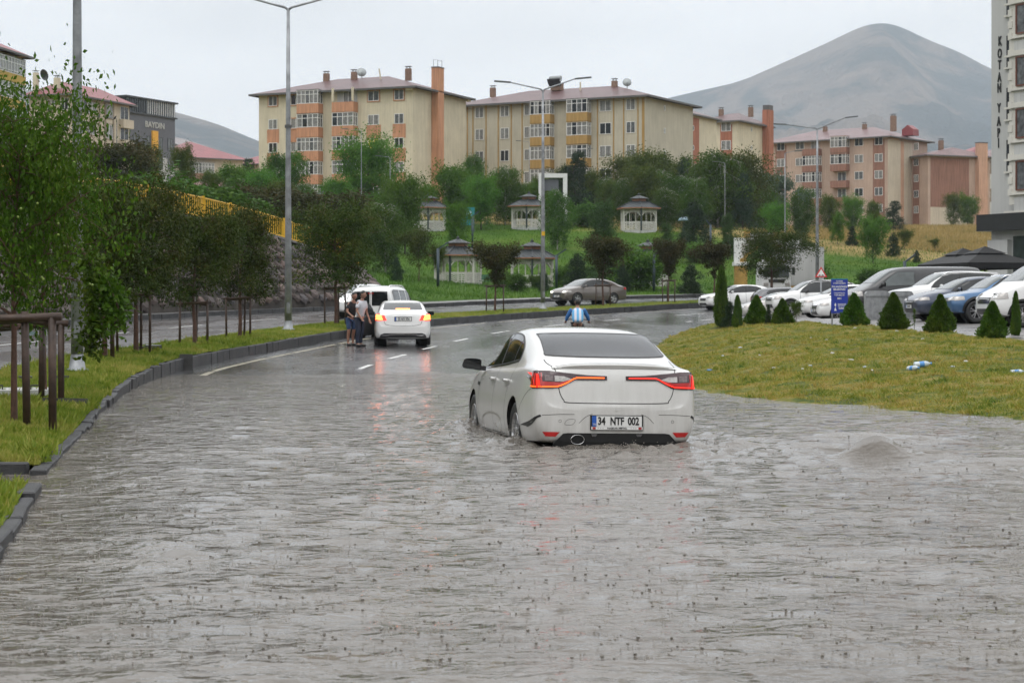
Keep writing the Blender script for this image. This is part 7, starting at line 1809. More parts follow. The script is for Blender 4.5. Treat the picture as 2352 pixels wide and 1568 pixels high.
# --- gazebos
M_gaz = pm("white_gazebo_timber", (.60, .58, .54), .5, var=.15); M_gzr = roofm("dark_shingle_roof", (.020, .026, .029), .0); M_gzp = pm("dark_green_post", (.03, .045, .045), .4); M_wood = pm("reddish_timber", (.30, .13, .07), .5, var=.3)
def hexp(r, z, rot=0.0): return [(r * math.cos(math.pi / 3 * k + rot), r * math.sin(math.pi / 3 * k + rot), z) for k in range(6)]
def gazebo_build(name, label, loc, rz, s, group):
    rt = thing(name, label, "gazebo", loc, rz, group, s); Rr = 1.9; zr_ = 2.35
    def ring(r0, z0, r1, z1, nm, mat):
        mb = MB(); A, B_ = hexp(r0, z0), hexp(r1, z1); mb.add(A + B_, [(k, (k + 1) % 6, 6 + (k + 1) % 6, 6 + k) for k in range(6)] + [tuple(range(6))[::-1], tuple(range(6, 12))]); return mb.build(nm, mat, rt)
    ring(Rr * 1.0, -.25, Rr * 1.0, .06, "floor", M_lightgrey)
    rf_ = ring(2.45, zr_, .85, zr_ + .72, "roof", M_gzr); ring(2.47, zr_ - .10, 2.47, zr_ - .004, "fascia", M_wood)
    mb = MB(); A = hexp(2.46, zr_ + .01); B_ = hexp(.86, zr_ + .74)
    for k in range(6): mb.bar(A[k], B_[k], .09)
    mb.build("roof_ridge", M_gzr, rf_)
    ring(.80, zr_ + .70, .80, zr_ + .98, "lantern", M_wood); ring(1.15, zr_ + .98, .12, zr_ + 1.34, "cupola_roof", M_gzr)
    MB().lathe([(.10, zr_ + 1.3), (.16, zr_ + 1.4), (.04, zr_ + 1.55), (0, zr_ + 1.6)], n=8).build("finial", M_gzr, rt, True)
    Pp = hexp(Rr, 0)
    for k in range(6):
        a, b_ = Vector(Pp[k]), Vector(Pp[(k + 1) % 6])
        MB().box((a.x, a.y, zr_ / 2), (.16, .16, zr_), rz=math.pi / 3 * k).build("post", M_gzp if k in (4,) else M_gaz, rt)
        d = (b_ - a); e = d.normalized(); n_ = 12; v = MB(); ang = math.atan2(e.y, e.x)
        v.bar(a + Vector((0, 0, zr_ - .12)), b_ + Vector((0, 0, zr_ - .12)), .05, .10); v.bar(a + Vector((0, 0, zr_ - .42)), b_ + Vector((0, 0, zr_ - .42)), .04, .05)
        for q in range(n_): v.bar(a + d * (q + .5) / n_ + Vector((0, 0, zr_ - .45 - (.06 if q % 2 else .0))), a + d * (q + .5) / n_ + Vector((0, 0, zr_ - .10)), .10, .03)
        for sx in (0, 1):
            c0 = a if sx == 0 else b_; ds = e if sx == 0 else -e; v.bar(c0 + ds * .06 + Vector((0, 0, zr_ - .85)), c0 + ds * .42 + Vector((0, 0, zr_ - .45)), .05, .10)
        v.build("valance", M_gaz, rt)
        for q in (1, 2): c_ = a + d * q / 3; MB().box((c_.x, c_.y, zr_ / 2 - .1), (.05, .05, zr_ - .6), rz=ang).build("baluster_post", M_gaz, rt)
        if k == 1: continue
        f = MB(); f.bar(a + Vector((0, 0, .90)), b_ + Vector((0, 0, .90)), .06, .07); f.bar(a + Vector((0, 0, .12)), b_ + Vector((0, 0, .12)), .06, .07); f.bar((a + b_) / 2 + Vector((0, 0, .1)), (a + b_) / 2 + Vector((0, 0, .9)), .06, .04)
        for q in range(5):
            z0, z1 = .14 + q * .16, .14 + q * .16 + .22
            for s0, s1 in ((0, .25), (.5, .25), (.5, .75), (1, .75)):
                f.bar(a + d * s0 + Vector((0, 0, min(.88, z1))), a + d * s1 + Vector((0, 0, min(.88, z0 + .02))), .035, .075)
        f.build("fence_panel", M_gaz, rt)
    return rt
g0 = gazebo_build("gazebo", "upper gazebo rightmost on the terrace, before the olive trees", on(1467, 205), rad(34), 1.0, "white gazebos with dark roofs in the park")
for u, d, s_, rz, lb in ((985, 205, .98, 30, "upper gazebo leftmost, under the orange chimney"), (1215, 206, .98, 22, "upper gazebo behind the middle lamp post"), (1052, 160, .98, 12, "lower gazebo leftmost, with a green bench in front"), (1222, 161, .98, 30, "lower gazebo crossed by the middle lamp post"),
                         (1488, 158, .95, 25, "lower gazebo half hidden by the weeping shrub"), (765, 222, .95, 10, "gazebo roof half buried in trees above the yellow fence end")):
    o = copy_tree(g0); o.location = on(u, d); o.rotation_euler = (0, 0, rad(rz)); o.scale = (s_,) * 3; o['label'] = lb
# bench and teal notice
p = on(1124, 157); bt = thing("park_bench", "green slatted bench with pale legs in front of the leftmost lower gazebo", "bench", p, rad(-20)); M_bg = pm("bench_green", (.03, .12, .08), .5)
for y, z in ((-.2, .45), (-.05, .45), (.1, .45)): MB().box((0, y, z), (1.5, .12, .04)).build("seat_slat", M_bg, bt)
for z in (.62, .76, .9): MB().box((0, .2, z), (1.5, .03, .11)).build("back_slat", M_bg, bt)
for x in (-.6, .6): MB().prism([(0, 0), (.06, 0), (.08, .42), (.5, .42), (.52, .95), (.46, .95), (.44, .46), (.02, .46)], .06, Matrix.Translation((x, -.25, 0)) @ Matrix.Rotation(math.pi / 2, 4, 'Z')).build("leg", M_gaz, bt)
p = on(1073, 203); nb_ = thing("notice_board", "teal notice board beside the leftmost upper gazebo", "notice board", p, 0); MB().box((0, 0, 1.6), (1.5, .06, 1.8)).build("panel", pm("teal_panel", (.02, .22, .25), .5), nb_)
for x in (-.7, .7): MB().box((x, 0, .9), (.08, .08, 1.8)).build("post", M_gzp, nb_)
MB().box((-.1, -.04, 1.9), (1.1, .02, .5)).build("print", pm("pale_print", (.3, .45, .5), .5), nb_)

# --- park gate
gp_ = P(1772, 690, 150); GX = lambda u: (u - CX) * 150 / F - gp_.x; GZ = lambda v: CZ - (v - HV) * 150 / F - gp_.z
gp_.z = gz(gp_.x, gp_.y) - .2; gate = thing("park_gate", "white arched park gate with golden pillars and a black sign board on top", "gate", gp_, 0); M_gold = pm("golden_stone", (.38, .23, .05), .6, var=.3, streak=.2); M_gw = pm("gate_white", (.70, .70, .68), .5, streak=.15)
for u0, u1 in ((1688, 1716), (1812, 1840)):
    MB().box(((GX(u0) + GX(u1)) / 2, .25, GZ(610) / 2), (GX(u1) - GX(u0), .9, GZ(610))).build("pillar", M_gold, gate)
    MB().box(((GX(u0) + GX(u1)) / 2, .25, GZ(606)), (GX(u1) - GX(u0) + .25, 1.1, .28)).build("capital", M_gw, gate)
uL, uR, uc = 1687, 1841, 1764
arc = [(GX(uL), GZ(602)), (GX(1706), GZ(602)), (GX(1708), GZ(590)), (GX(1716), GZ(580)), (GX(1728), GZ(574)), (GX(1740), GZ(564)), (GX(1752), GZ(556)), (GX(uc), GZ(554))]
arc += [(2 * GX(uc) - a, b_) for a, b_ in arc[::-1][1:]]
MB().prism([(GX(uL), GZ(546)), (GX(uR), GZ(549))] [::-1] + arc, .5).build("arch_panel", M_gw, gate)
ins = [(a, b_ - .02) for a, b_ in arc[1:-1]]; g_ = MB()
for a, b_ in zip(ins, ins[1:]): g_.bar((a[0], .1, a[1] - .10), (b_[0], .1, b_[1] - .10), .5, .22)
g_.build("golden_arch_lining", M_gold, gate)
MB().box((GX(1748), .2, GZ(540)), (GX(1775) - GX(1722), .35, .42)).build("sign_board", M_ink, gate); MB().box((GX(1716), .2, GZ(538)), (.45, .4, .5)).build("sign_end", M_gold, gate); MB().box((GX(1781), .2, GZ(540)), (.3, .4, .46)).build("sign_end", M_gold, gate)
lettering("PALANDÖKEN BELEDİYESİ", .27, M_pvc, gate, (GX(1748), .01, GZ(540)), squash=.62, bold=.004, depth=.01); lettering("PARK", .36, M_ink, gate, (GX(1727), -.02, GZ(555)), squash=.8, bold=.01, depth=.01)
lt = MB()
for i in range(6):
    for j in range(5):
        x, z = GX(1706) + i * .17, GZ(562) - j * .17
        if z > GZ(602) and not (i > 3 and j > 2): lt.bar((x - .07, -.012, z - .07), (x + .07, -.012, z + .07), .02, .035); lt.bar((x - .07, -.014, z + .07), (x + .07, -.014, z - .07), .02, .035)
lt.build("lattice_pattern", M_taupe, gate)

# --- white lorry
tp = on(1812, 137); HT = (-.35, -1.0); lor = thing("box_lorry", "white box lorry facing the camera behind the bronze tree and park gate", "lorry", (tp.x, tp.y, tp.z), rad(8)); M_lw = pm("lorry_white", (.66, .66, .65), .4, streak=.1)
MB().box((1.15, 3.4, 2.15), (3.0, 5.4, 2.6)).build("cargo_box", M_lw, lor); MB().box((1.15, .66, 2.15), (3.06, .1, 2.66)).build("box_frame", M_lightgrey, lor)
cb = MB().prism([(-1.0, .55), (1.0, .55), (1.0, 1.5), (.93, 2.35), (.75, 2.45), (-.75, 2.45), (-.93, 2.35), (-1.0, 1.5)], 1.7); cb.v = [(x - 1.15, y - 1.0 + (.18 if z > 2.2 and y < .1 else 0), z) for x, y, z in cb.v]; cb.build("cab", M_lw, lor)
MB().prism([(-.88, 1.35), (.88, 1.35), (.82, 2.15), (-.82, 2.15)], .05, Matrix.Translation((-1.15, -1.04, 0))).build("windscreen", M_glass_l, lor); MB().box((-1.15, -.95, 2.75), (.9, .8, .6), taper=.7).build("roof_deflector", M_lw, lor)
for x in (-2.3, 0.02): MB().box((x, -1.05, 1.75), (.18, .12, .5)).build("door_mirror", M_trim, lor)
for x in (-1.9, -.4): MB().box((x, -1.02, .85), (.32, .06, .2)).build("headlight", M_lampclr, lor)
MB().box((-1.15, -1.02, 1.1), (1.1, .05, .22)).build("grille", M_trim, lor)
for x in (-2.0, -.3, .3, 2.3):
    for y in ((-.2,) if x < .1 else (4.6,)): w = MB().lathe([(0, .12), (.45, .12), (.5, .0), (.45, -.12), (0, -.12)], (x, y, .5), 20, 'X').build("wheel", M_tyre, lor)

# --- warning sign, banner, bins
sg = on(1885, 110); sg.x = (1886 - CX) * 88 / F; sg.y = 88; sg.z = gz(sg.x, sg.y); wz = CZ - (628 - HV) * 88 / F - sg.z
ws_ = thing("warning_sign", "red-edged triangular uneven road sign above the parked cars", "road sign", sg, 0); MB().tube([(0, .05, 0), (0, .05, wz)], .035, 8).build("post", M_pole, ws_, True)
tri = lambda r, z: [(0, z + r), (r * .92, z - r * .55), (-r * .92, z - r * .55)]
MB().prism(tri(.30, wz), .02).build("sign_face", pm("sign_red", (.55, .02, .02), .4, var=.05), ws_, loc=(0, .0, 0)); MB().prism(tri(.205, wz - .005), .008).build("sign_centre", M_plate, ws_, loc=(0, -.010, 0))
for x in (-.07, .07): MB().prism([(x - .06, wz - .10), (x - .03, wz - .06), (x + .03, wz - .06), (x + .06, wz - .10)], .006).build("bump_symbol", M_ink, ws_, loc=(0, -.018, 0))
bx = on(1928, 63.5); bp_ = thing("banner_sign", "upright blue municipal banner on a thin post at the edge of the car park", "banner", bx, rad(-4)); z1 = CZ - (640 - HV) * 63.5 / F - bx.z; z0 = CZ - (719 - HV) * 63.5 / F - bx.z; W_ = .53
MB().box((-.23, .03, z1 / 2 - .1), (.045, .045, z1 + .2)).build("post", M_pole, bp_); MB().box((.23, .03, (z0 + z1) / 2), (.03, .03, z1 - z0)).build("frame_bar", M_pole, bp_)
M_bn = pm("banner_blue", (.012, .035, .30), .45, var=.1); MB().box((0, 0, (z0 + z1) / 2), (W_, .012, z1 - z0)).build("banner_face", M_bn, bp_); MB().box((0, -.008, z1 - .012), (W_, .006, .02)).build("banner_edge", pm("teal_edge", (.02, .25, .3), .5), bp_)
hh = z1 - z0
for tx, f, sz, sq in (("ALANIN", .075, .062, .95), ("DÜZENLENMESİ", .135, .062, .85), ("PALANDÖKEN", .235, .082, .88), ("BELEDİYESİ", .315, .082, .88), ("TARAFINDAN", .42, .060, .95), ("YAPILMIŞTIR", .48, .060, .95), ("2021", .575, .072, .95), ("SUMAR", .86, .080, .8)):
    lettering(tx, sz, M_plate, bp_, (.0 if tx != "SUMAR" else .08, -.008, z1 - hh * f), squash=sq, bold=.002 if sz > .07 else .0008, depth=.002)
for k in range(3): MB().box((.08, -.009, z1 - hh * (.73 + .035 * k)), (.26, .003, .012)).build("small_print", M_plate, bp_)
MB().prism([(-.17, z1 - hh * .93), (-.13, z1 - hh * .82), (-.16, z1 - hh * .76), (-.13, z1 - hh * .70), (-.10, z1 - hh * .76), (-.13, z1 - hh * .82), (-.09, z1 - hh * .93)], .003, Matrix.Translation((0, -.010, 0))).build("figure_emblem", M_plate, bp_)
M_bin = pm("galvanised_bin", (.36, .37, .38), .35, metal=.55, var=.3, scale=5, streak=.2)
def binn(u, d, w, h, label, lid=True):
    p = on(u, d); rt = thing("metal_bin", label, "waste container", p, rad(-6), "galvanised waste containers")
    pr = [(-w / 2, 0), (w / 2, 0), (w / 2, h * .9), (w / 2 - .06, h * .98), (w / 2 - .18, h), (-w / 2 + .18, h), (-w / 2 + .06, h * .98), (-w / 2, h * .9)]
    MB().prism(pr, .95).build("body", M_bin, rt); MB().box((0, -.02, h * .84), (w + .05, .06, .05)).build("rim", M_bin, rt)
    for q in range(5): MB().box((-w / 2 + w * (q + .5) / 5, -.015, h * .42), (.05, .03, h * .66)).build("rib", M_bin, rt)
    for x in (-w / 2 + .12, w / 2 - .12): MB().lathe([(0, .03), (.09, .03), (.09, -.03), (0, -.03)], (x, .1, .05), 12, 'X').build("castor", M_tyre, rt)
binn(2016, 69.5, .82, 1.02, "left round-shouldered metal bin behind the cone shrubs"); binn(2071, 69, .80, 1.0, "right metal bin with a ribbed front beside the navy estate")

# --- black parasols
M_pf = pm("black_parasol_cloth", (.012, .012, .013), .55, var=.2, spec=.2)
def parasol(u, d, r, vtop, label):
    p = on(u, d); z1 = CZ - (vtop - HV) * d / F - p.z; rt = thing("parasol", label, "parasol", p, rad(14), "black parasols at the tower's terrace")
    MB().tube([(0, 0, 0), (0, 0, z1)], .05, 8).build("pole", M_ink, rt, True)
    def pyr(r0, za, r1, zb, nm, val=.0):
        mb = MB(); A = [(sx * r0, sy * r0, za) for sx, sy in ((-1, -1), (1, -1), (1, 1), (-1, 1))]; B_ = [(sx * r1, sy * r1, zb) for sx, sy in ((-1, -1), (1, -1), (1, 1), (-1, 1))]
        mb.add(A + B_, [(k, (k + 1) % 4, 4 + (k + 1) % 4, 4 + k) for k in range(4)] + [(4, 5, 6, 7)])
        if val:
            C_ = [(x, y, z - val) for x, y, z in A]; mb.add(A + C_, [(k, 4 + k, 4 + (k + 1) % 4, (k + 1) % 4) for k in range(4)])
        return mb.build(nm, M_pf, rt)
    pyr(r, z1 - .85, .45, z1 - .28, "canopy", .28); pyr(.8, z1 - .36, .03, z1, "top_canopy")
parasol(2212, 104, 1.75, 570, "left black parasol with a pale wet top"); parasol(2262, 100, 1.85, 566, "right black parasol, larger, nearest the tower")

# --- litter on the bank, kerb blocks, manhole
M_pet = pm("clear_plastic", (.50, .56, .60), .12, var=.2, spec=.8); M_blab = pm("blue_bottle_label", (.08, .25, .55), .4); M_litw = pm("litter_white", (.62, .62, .60), .6, var=.2)
def bottle(u, v, d, L_, r, rz, label):
    p = P(u, v, d); p.z = gz(p.x, p.y) + r * 1.1; rt = thing("plastic_bottle", label, "bottle", p, rz, "bottles thrown on the bank"); rt.rotation_euler = (rad(12), rad(85), rz)
    b_ = MB().lathe([(0, -L_ / 2), (r * .9, -L_ / 2), (r, -L_ * .45), (r, L_ * .2), (r * .8, L_ * .3), (r * .35, L_ * .42), (r * .35, L_ * .48)], n=12).build("body", M_pet, rt, True)
    MB().lathe([(r * 1.02, -L_ * .2), (r * 1.02, L_ * .08)], n=12).build("label", M_blab, rt, True); MB().lathe([(r * .42, L_ * .45), (r * .42, L_ * .53), (0, L_ * .53)], n=8).build("cap", M_blab, rt, True)
bottle(2119, 858, 36.6, .32, .055, .3, "upper clear bottle with blue cap, lying across the slope"); bottle(2098, 872, 36.0, .30, .05, -.9, "lower clear bottle with blue cap, pointing down the slope"); bottle(2337, 863, 34.6, .24, .045, .1, "crushed dark drink bottle at the right edge of the bank")
rl = random.Random(31); spots = [(1629, 864, 41), (1777, 861, 39), (1843, 866, 38.5), (1861, 858, 39), (1955, 853, 39.5), (1912, 833, 43), (1766, 784, 52), (1862, 779, 53), (1898, 788, 51), (1700, 790, 51), (1964, 759, 58), (2060, 768, 55), (1986, 872, 37), (2003, 880, 36), (2218, 848, 38), (2188, 870, 36), (2230, 775, 51), (2120, 782, 50), (1660, 812, 48), (1745, 823, 46)]
lk = ["torn blue bag", "white paper scrap", "crumpled white wrapper", "pale carton piece", "small foil scrap"]
wh = ["by the waterline behind the car", "left of the bottles, low on the bank", "mid bank above the waterline", "beside another scrap at mid bank", "on the middle of the slope", "on the upper middle slope", "near the crest left of the banner", "near the crest below the banner", "just under the banner", "on the bank's left shoulder",
      "at the foot of the banner's cone shrub", "under the second cone shrub", "below the bottles", "lowest scrap below the bottles", "right of the bottles", "right and below the bottles", "left of the nearest cone shrub", "under the third cone shrub", "on the left end of the bank", "left part of the slope, halfway up"]
for i, (u, v, d) in enumerate(spots):
    p = P(u, v, d); p.z = gz(p.x, p.y); bm = bmesh.new(); bmesh.ops.create_icosphere(bm, subdivisions=2, radius=.5)
    s_ = rl.uniform(.035, .08) * (2.0 if i == 0 else 1)
    for vv in bm.verts: vv.co = Vector((vv.co.x * s_ * 1.6, vv.co.y * s_, vv.co.z * s_ * .5)) * rl.uniform(.7, 1.3)
    me = bpy.data.meshes.new("litter"); bm.to_mesh(me); bm.free(); me.materials.append(M_blab if i == 0 else (M_litw if i % 3 else M_pet)); o = place("litter", me, None, (p.x, p.y, p.z + s_ * .3 + .05), (rl.uniform(-.3, .3), 0, rl.uniform(0, 6)))
    tag(o, f"{lk[0] if i == 0 else lk[1 + i % 4]} {wh[i]}", "litter", "scraps of litter on the bank")
def drop(o, dz): o.location.z = gz(o.location.x, o.location.y) + dz; return o
drop(loose_block(150, 929, 27.6, (.62, .14, .10), 0.25, "fallen kerb block lying on the lawn near the flood edge", -.05), .03)
drop(loose_block(335, 828, 49, (.50, .22, .12), .1, "dark block with a white scrap, lying left of the broken kerb"), .05); drop(loose_block(352, 826, 49.3, (.42, .12, .08), -.4, "thin block leaning on the first one by the broken kerb", .2), .10)
drop(loose_block(58, 873, 33.6, (.22, .14, .10), .2, "small dark stone at the far edge of the lawn, left of the post"), .03); drop(loose_block(140, 868, 33.8, (.22, .16, .10), .8, "small dark stone near the lamp post's foot"), .03)
gx, gy, _ = off_line(-.02, .2, cross=False)[widx(46.5)]; ob = MB().box((0, 0, .17), (.30, .10, .42)).build("upright_kerb_block", M_kerb_dk, None, loc=(gx + .12, gy, .02), rot=(0, 0, .2)); tag(ob, "kerb block standing on end at the step in the median kerb", "kerb block")
p = P(30, 913, 29.4); p.z = gz(p.x, p.y); mh = thing("manhole_cover", "wet square concrete manhole cover with wire handles in the lawn", "manhole cover", p, .1); MB().box((0, 0, .05), (1.1, 1.1, .08)).build("slab", M_lightgrey, mh)
for x in (-.25, .3): MB().tube([(x, -.3, .08), (x, -.28, .15), (x + .14, -.28, .15), (x + .14, -.3, .08)], .012, 6).build("wire_handle", M_ink, mh, True)
# pale chips of plaster on the far verge right of the van
for i, (u, d) in enumerate(((985, 116), (1040, 118), (1090, 119))):
    q = on(u, d); bk = MB().box((0, 0, .1), (R.uniform(1.6, 2.6), .5, .22), rz=.3).build("concrete_slab", M_lightgrey, None, loc=q); tag(bk, ("broken pale slab on the far verge, nearest the van", "middle pale slab on the far verge", "pale slab on the far verge, nearest the staked tree")[i], "concrete slab", "pale slabs along the far verge")
# ------------------------------------------------------------------ people
M_skin = pm("skin", (.30, .16, .11), .5, var=.12, scale=6); M_hair = pm("dark_hair", (.012, .011, .010), .55, var=.3, scale=30); M_wshirt = pm("white_cotton", (.56, .56, .60), .85, var=.08, scale=5, bump=.4, bscale=14); M_bshirt = pm("black_cotton", (.014, .014, .017), .85, var=.3, bump=.4, bscale=14)
M_jean = pm("dark_denim", (.018, .024, .045), .85, var=.35, scale=6, bump=.4, bscale=16); M_short = pm("blue_denim_shorts", (.030, .065, .15), .85, var=.3, scale=6, bump=.4, bscale=16); M_shoe = pm("dark_shoe", (.02, .018, .018), .5)
def skin_mesh(chains, mat, root_at=None, sub=2, name="body"):
    """chains: list of [(x,y,z,r), ...]; a chain may start on an existing vertex given by the same coordinates"""
    V, Ed, Rr, idx = [], [], [], {}
    for ch in chains:
        prev = None
        for (x, y, z, r) in ch:
            k = (round(x, 4), round(y, 4), round(z, 4))
            if k not in idx: idx[k] = len(V); V.append((x, y, z)); Rr.append(r)
            if prev is not None and prev != idx[k]: Ed.append((prev, idx[k]))
            prev = idx[k]
    me = bpy.data.meshes.new(name); me.from_pydata(V, Ed, []); o = bpy.data.objects.new("tmp", me); COL.objects.link(o)
    o.modifiers.new("s", 'SKIN'); sv = me.skin_vertices[0].data
    for i, r in enumerate(Rr): sv[i].radius = (r, r) if not isinstance(r, tuple) else r; sv[i].use_root = (i == 0)
    sb = o.modifiers.new("u", 'SUBSURF'); sb.levels = sub; bpy.context.view_layer.update()
    out = bpy.data.meshes.new_from_object(o.evaluated_get(bpy.context.evaluated_depsgraph_get())); bpy.data.objects.remove(o)
    out.materials.clear(); out.materials.append(mat); out.polygons.foreach_set('use_smooth', [True] * len(out.polygons)); return out
def hand(w, d, side):
    """palm and five fingers hanging from the wrist w along direction d"""
    w = Vector(w); d = Vector(d).normalized(); s = d.cross(Vector((0, 1, 0))).normalized(); f = d.cross(s); pm_ = w + d * .05; out = [[(*w, .026), (*pm_, .034)]]
    kn = w + d * .095
    for i, (o_, l) in enumerate(((-.030, .062), (-.010, .075), (.011, .070), (.030, .055))):
        a = kn + s * o_; b_ = a + d * l * .5 + f * .006; c = b_ + d * l * .45 + f * .018; out.append([(*pm_, .034), (*a, .0115), (*b_, .0095), (*c, .0075)])
    t = pm_ + s * side * .035 + d * .0; out.append([(*pm_, .034), (*t, .013), (*(t + s * side * .012 + d * .045), .010)])
    return out
def head(parent, c, rz, tilt, hair=True):
    bm = bmesh.new(); bmesh.ops.create_icosphere(bm, subdivisions=4, radius=1)
    for v in bm.verts:
        x, y, z = v.co; jaw = 1 - .26 * max(0, -z) ** 1.2
        q = Vector((x * .078 * jaw, y * .098 * (1 - .1 * max(0, -z)), z * .122))
        f = max(0, -y); q.y -= .030 * math.exp(-((x / .17) ** 2 + ((z + .12) / .2) ** 2)) * (f > .5) + .010 * math.exp(-((x / .35) ** 2 + ((z + .72) / .16) ** 2)) * f
        for ex in (-.36, .36): q.y += .012 * math.exp(-(((x - ex) / .16) ** 2 + ((z - .06) / .12) ** 2)) * f
        q.y += .006 * math.exp(-((x / .3) ** 2 + ((z + .42) / .05) ** 2)) * f
        v.co = q
    me = bpy.data.meshes.new("head"); bm.to_mesh(me); bm.free(); me.materials.append(M_skin); me.polygons.foreach_set('use_smooth', [True] * len(me.polygons))
    h = place("head", me, parent, c, (tilt, 0, rz))
    for sx in (-1, 1):
        e = MB().lathe([(0, -.012), (.022, -.008), (.026, .004), (.0, .008)], n=10, axis='X'); e.v = [(x * sx + sx * .078, y + .01, z * 1.4) for x, y, z in e.v]; e.build("ear", M_skin, h, True)
        MB().lathe([(0, -.008), (.009, -.005), (.011, 0)], (sx * .028, -.083, .008), 8, 'Y').build("eye", M_ink, h, True)
    if hair:
        bm = bmesh.new(); bmesh.ops.create_icosphere(bm, subdivisions=3, radius=1)
        for v in bm.verts:
            x, y, z = v.co; k = 1.0 if (z > .25 or y > .1) and not (y < -.35 and z < .55) and z > -.45 else .80
            v.co = Vector((x * .086 * k, y * .106 * k + .006, z * .130 * k + .004))
        me = bpy.data.meshes.new("hair"); bm.to_mesh(me); bm.free(); me.materials.append(M_hair); me.polygons.foreach_set('use_smooth', [True] * len(me.polygons)); place("hair", me, h)
    return h
def standing(label, p, rz, shirt, legs_mat, shorts, lean, arms, hrz, htilt, hgt=1.0, shirt_long=False):
    """lean: forward shift of the chest; arms: elbow and wrist offsets per side"""
    rt = thing("person", label, "person", p, rz, None, hgt); ly = -lean
    hip, wst, chs, nk = (0, 0, .95), (0, ly * .3, 1.08), (0, ly * .8, 1.30), (0, ly * 1.15, 1.47)
    ch = [[(*hip, .095), (*wst, .085), (0, ly * .6, 1.2, .09), (*chs, .09), (0, ly, 1.40, .06), (*nk, .052), (0, ly * 1.3, 1.53, .05)]]
    cl_sh = [[(0, .0, .90, (.155, .115)), (*wst, (.16, .12)), (0, ly * .6, 1.2, (.18, .14)), (*chs, (.19, .14)), (0, ly, 1.42, (.115, .09)), (0, ly * 1.1, 1.455, .062)]]
    for sx, (el, wr) in zip((-1, 1), arms):
        sh = (sx * .165, ly * .95, 1.385); e = (sx * .165 + el[0], ly * .95 + el[1], 1.385 + el[2]); w = (e[0] + wr[0], e[1] + wr[1], e[2] + wr[2]); dd = Vector(w) - Vector(e)
        ch.append([(0, ly, 1.40, .06), (*sh, .045), (*e, .040), (*w, .027)]); ch += [[(*q[:3], q[3]) for q in c_] for c_ in hand(w, dd, -sx)]
        m_ = Vector(sh).lerp(Vector(e), .72); cl_sh.append([(*chs, (.165, .12)), (sx * .15, ly * .95, 1.38, .078), (*m_, .066)] if not shirt_long else [(*chs, (.165, .12)), (sx * .15, ly * .95, 1.38, .07), (*e, .056), (*w, .042)])
    tr = []
    for sx in (-1, 1):
        a = (sx * .095, .0, .88); k = (sx * .11, -.03 + .03 * sx, .49); n_ = (sx * .12, .03 + .05 * sx, .09); toe = (sx * .135, -.13 + .05 * sx, .035)
        ch.append([(*hip, .095), (*a, .075), (*k, .056), (n_[0], n_[1], .30, .050), (*n_, .036), (*toe, .03)])
        tr.append([(0, 0, .955, (.15, .11)), (a[0], a[1], .85, .105), (k[0], k[1], .49 if not shorts else .50, .076)] + ([] if shorts else [(n_[0], n_[1], .28, .066), (n_[0], n_[1], .09, .062)]))
        sh_ = MB().tube([(n_[0], n_[1] + .03, .04), (n_[0], n_[1] - .06, .045), (toe[0], toe[1] - .04, .03)], [.045, .05, .032], 10); sh_.build("shoe", M_shoe, rt, True)
    place("body", skin_mesh(ch, M_skin, name="body"), rt); place("shirt", skin_mesh(cl_sh, shirt, name="shirt"), rt); place("shorts" if shorts else "trousers", skin_mesh(tr, legs_mat, name="trousers"), rt)
    head(rt, (0, ly * 1.4 - .02, 1.63), hrz, htilt); return rt
pw = on(826, 62.6); pk_ = on(806, 63.4)
standing("person in a white short-sleeved shirt and dark jeans stooping towards the open car door", pw, rad(48), M_wshirt, M_jean, False, .10, (((-.06, -.02, -.27), (.02, -.16, -.20)), ((.05, .02, -.28), (.03, -.10, -.24))), rad(25), rad(10), 1.0)
standing("person in a black T-shirt and blue denim shorts beside the one in the white shirt", pk_, rad(35), M_bshirt, M_short, True, .14, (((-.08, -.04, -.26), (.03, -.2, -.12)), ((.08, -.04, -.26), (-.03, -.2, -.12))), rad(15), rad(18), .97)
# cyclist seen from behind over the roof of the white car
pc = on(1327, 62.0)
hz_top = CZ - (690 - HV) * 62.0 / F
ms, nt, b = new_mat("striped_jersey"); vec = _vec(nt, 'Object'); sp = nt.nodes.new("ShaderNodeSeparateXYZ"); nt.links.new(vec, sp.inputs[0])
ml = nt.nodes.new("ShaderNodeMath"); ml.operation = 'MULTIPLY_ADD'; ml.inputs[1].default_value = 1 / .135; ml.inputs[2].default_value = 10.25; nt.links.new(sp.outputs['X'], ml.inputs[0]); fr_ = nt.nodes.new("ShaderNodeMath"); fr_.operation = 'FRACT'; nt.links.new(ml.outputs[0], fr_.inputs[0])
cc = _ramp(nt, fr_.outputs[0], [(0, (.14, .42, .72)), (.5, (.14, .42, .72)), (.501, (.66, .66, .72)), (1, (.66, .66, .72))])
for n in nt.nodes:
    if n.type == 'VALTORGB': n.color_ramp.interpolation = 'CONSTANT'
nt.links.new(cc, b.inputs['Base Color']); b.inputs['Roughness'].default_value = .8; M_jers = ms
M_sleeve = pm("blue_sleeve", (.04, .16, .42), .8, var=.15); M_blackw = pm("dark_gloves", (.03, .03, .035), .7)
cy = thing("person", "cyclist in a sky blue and white striped jersey seen from behind beyond the white car", "person", pc, 0)
zs = .93; cy.scale = (1.06, 1.06, zs)
chb = [[(0, 0, .92, .09), (0, .04, 1.08, .09), (0, .10, 1.25, .09), (0, .15, 1.38, .07), (0, .17, 1.46, .055), (0, .20, 1.52, .05)]]; slv = []
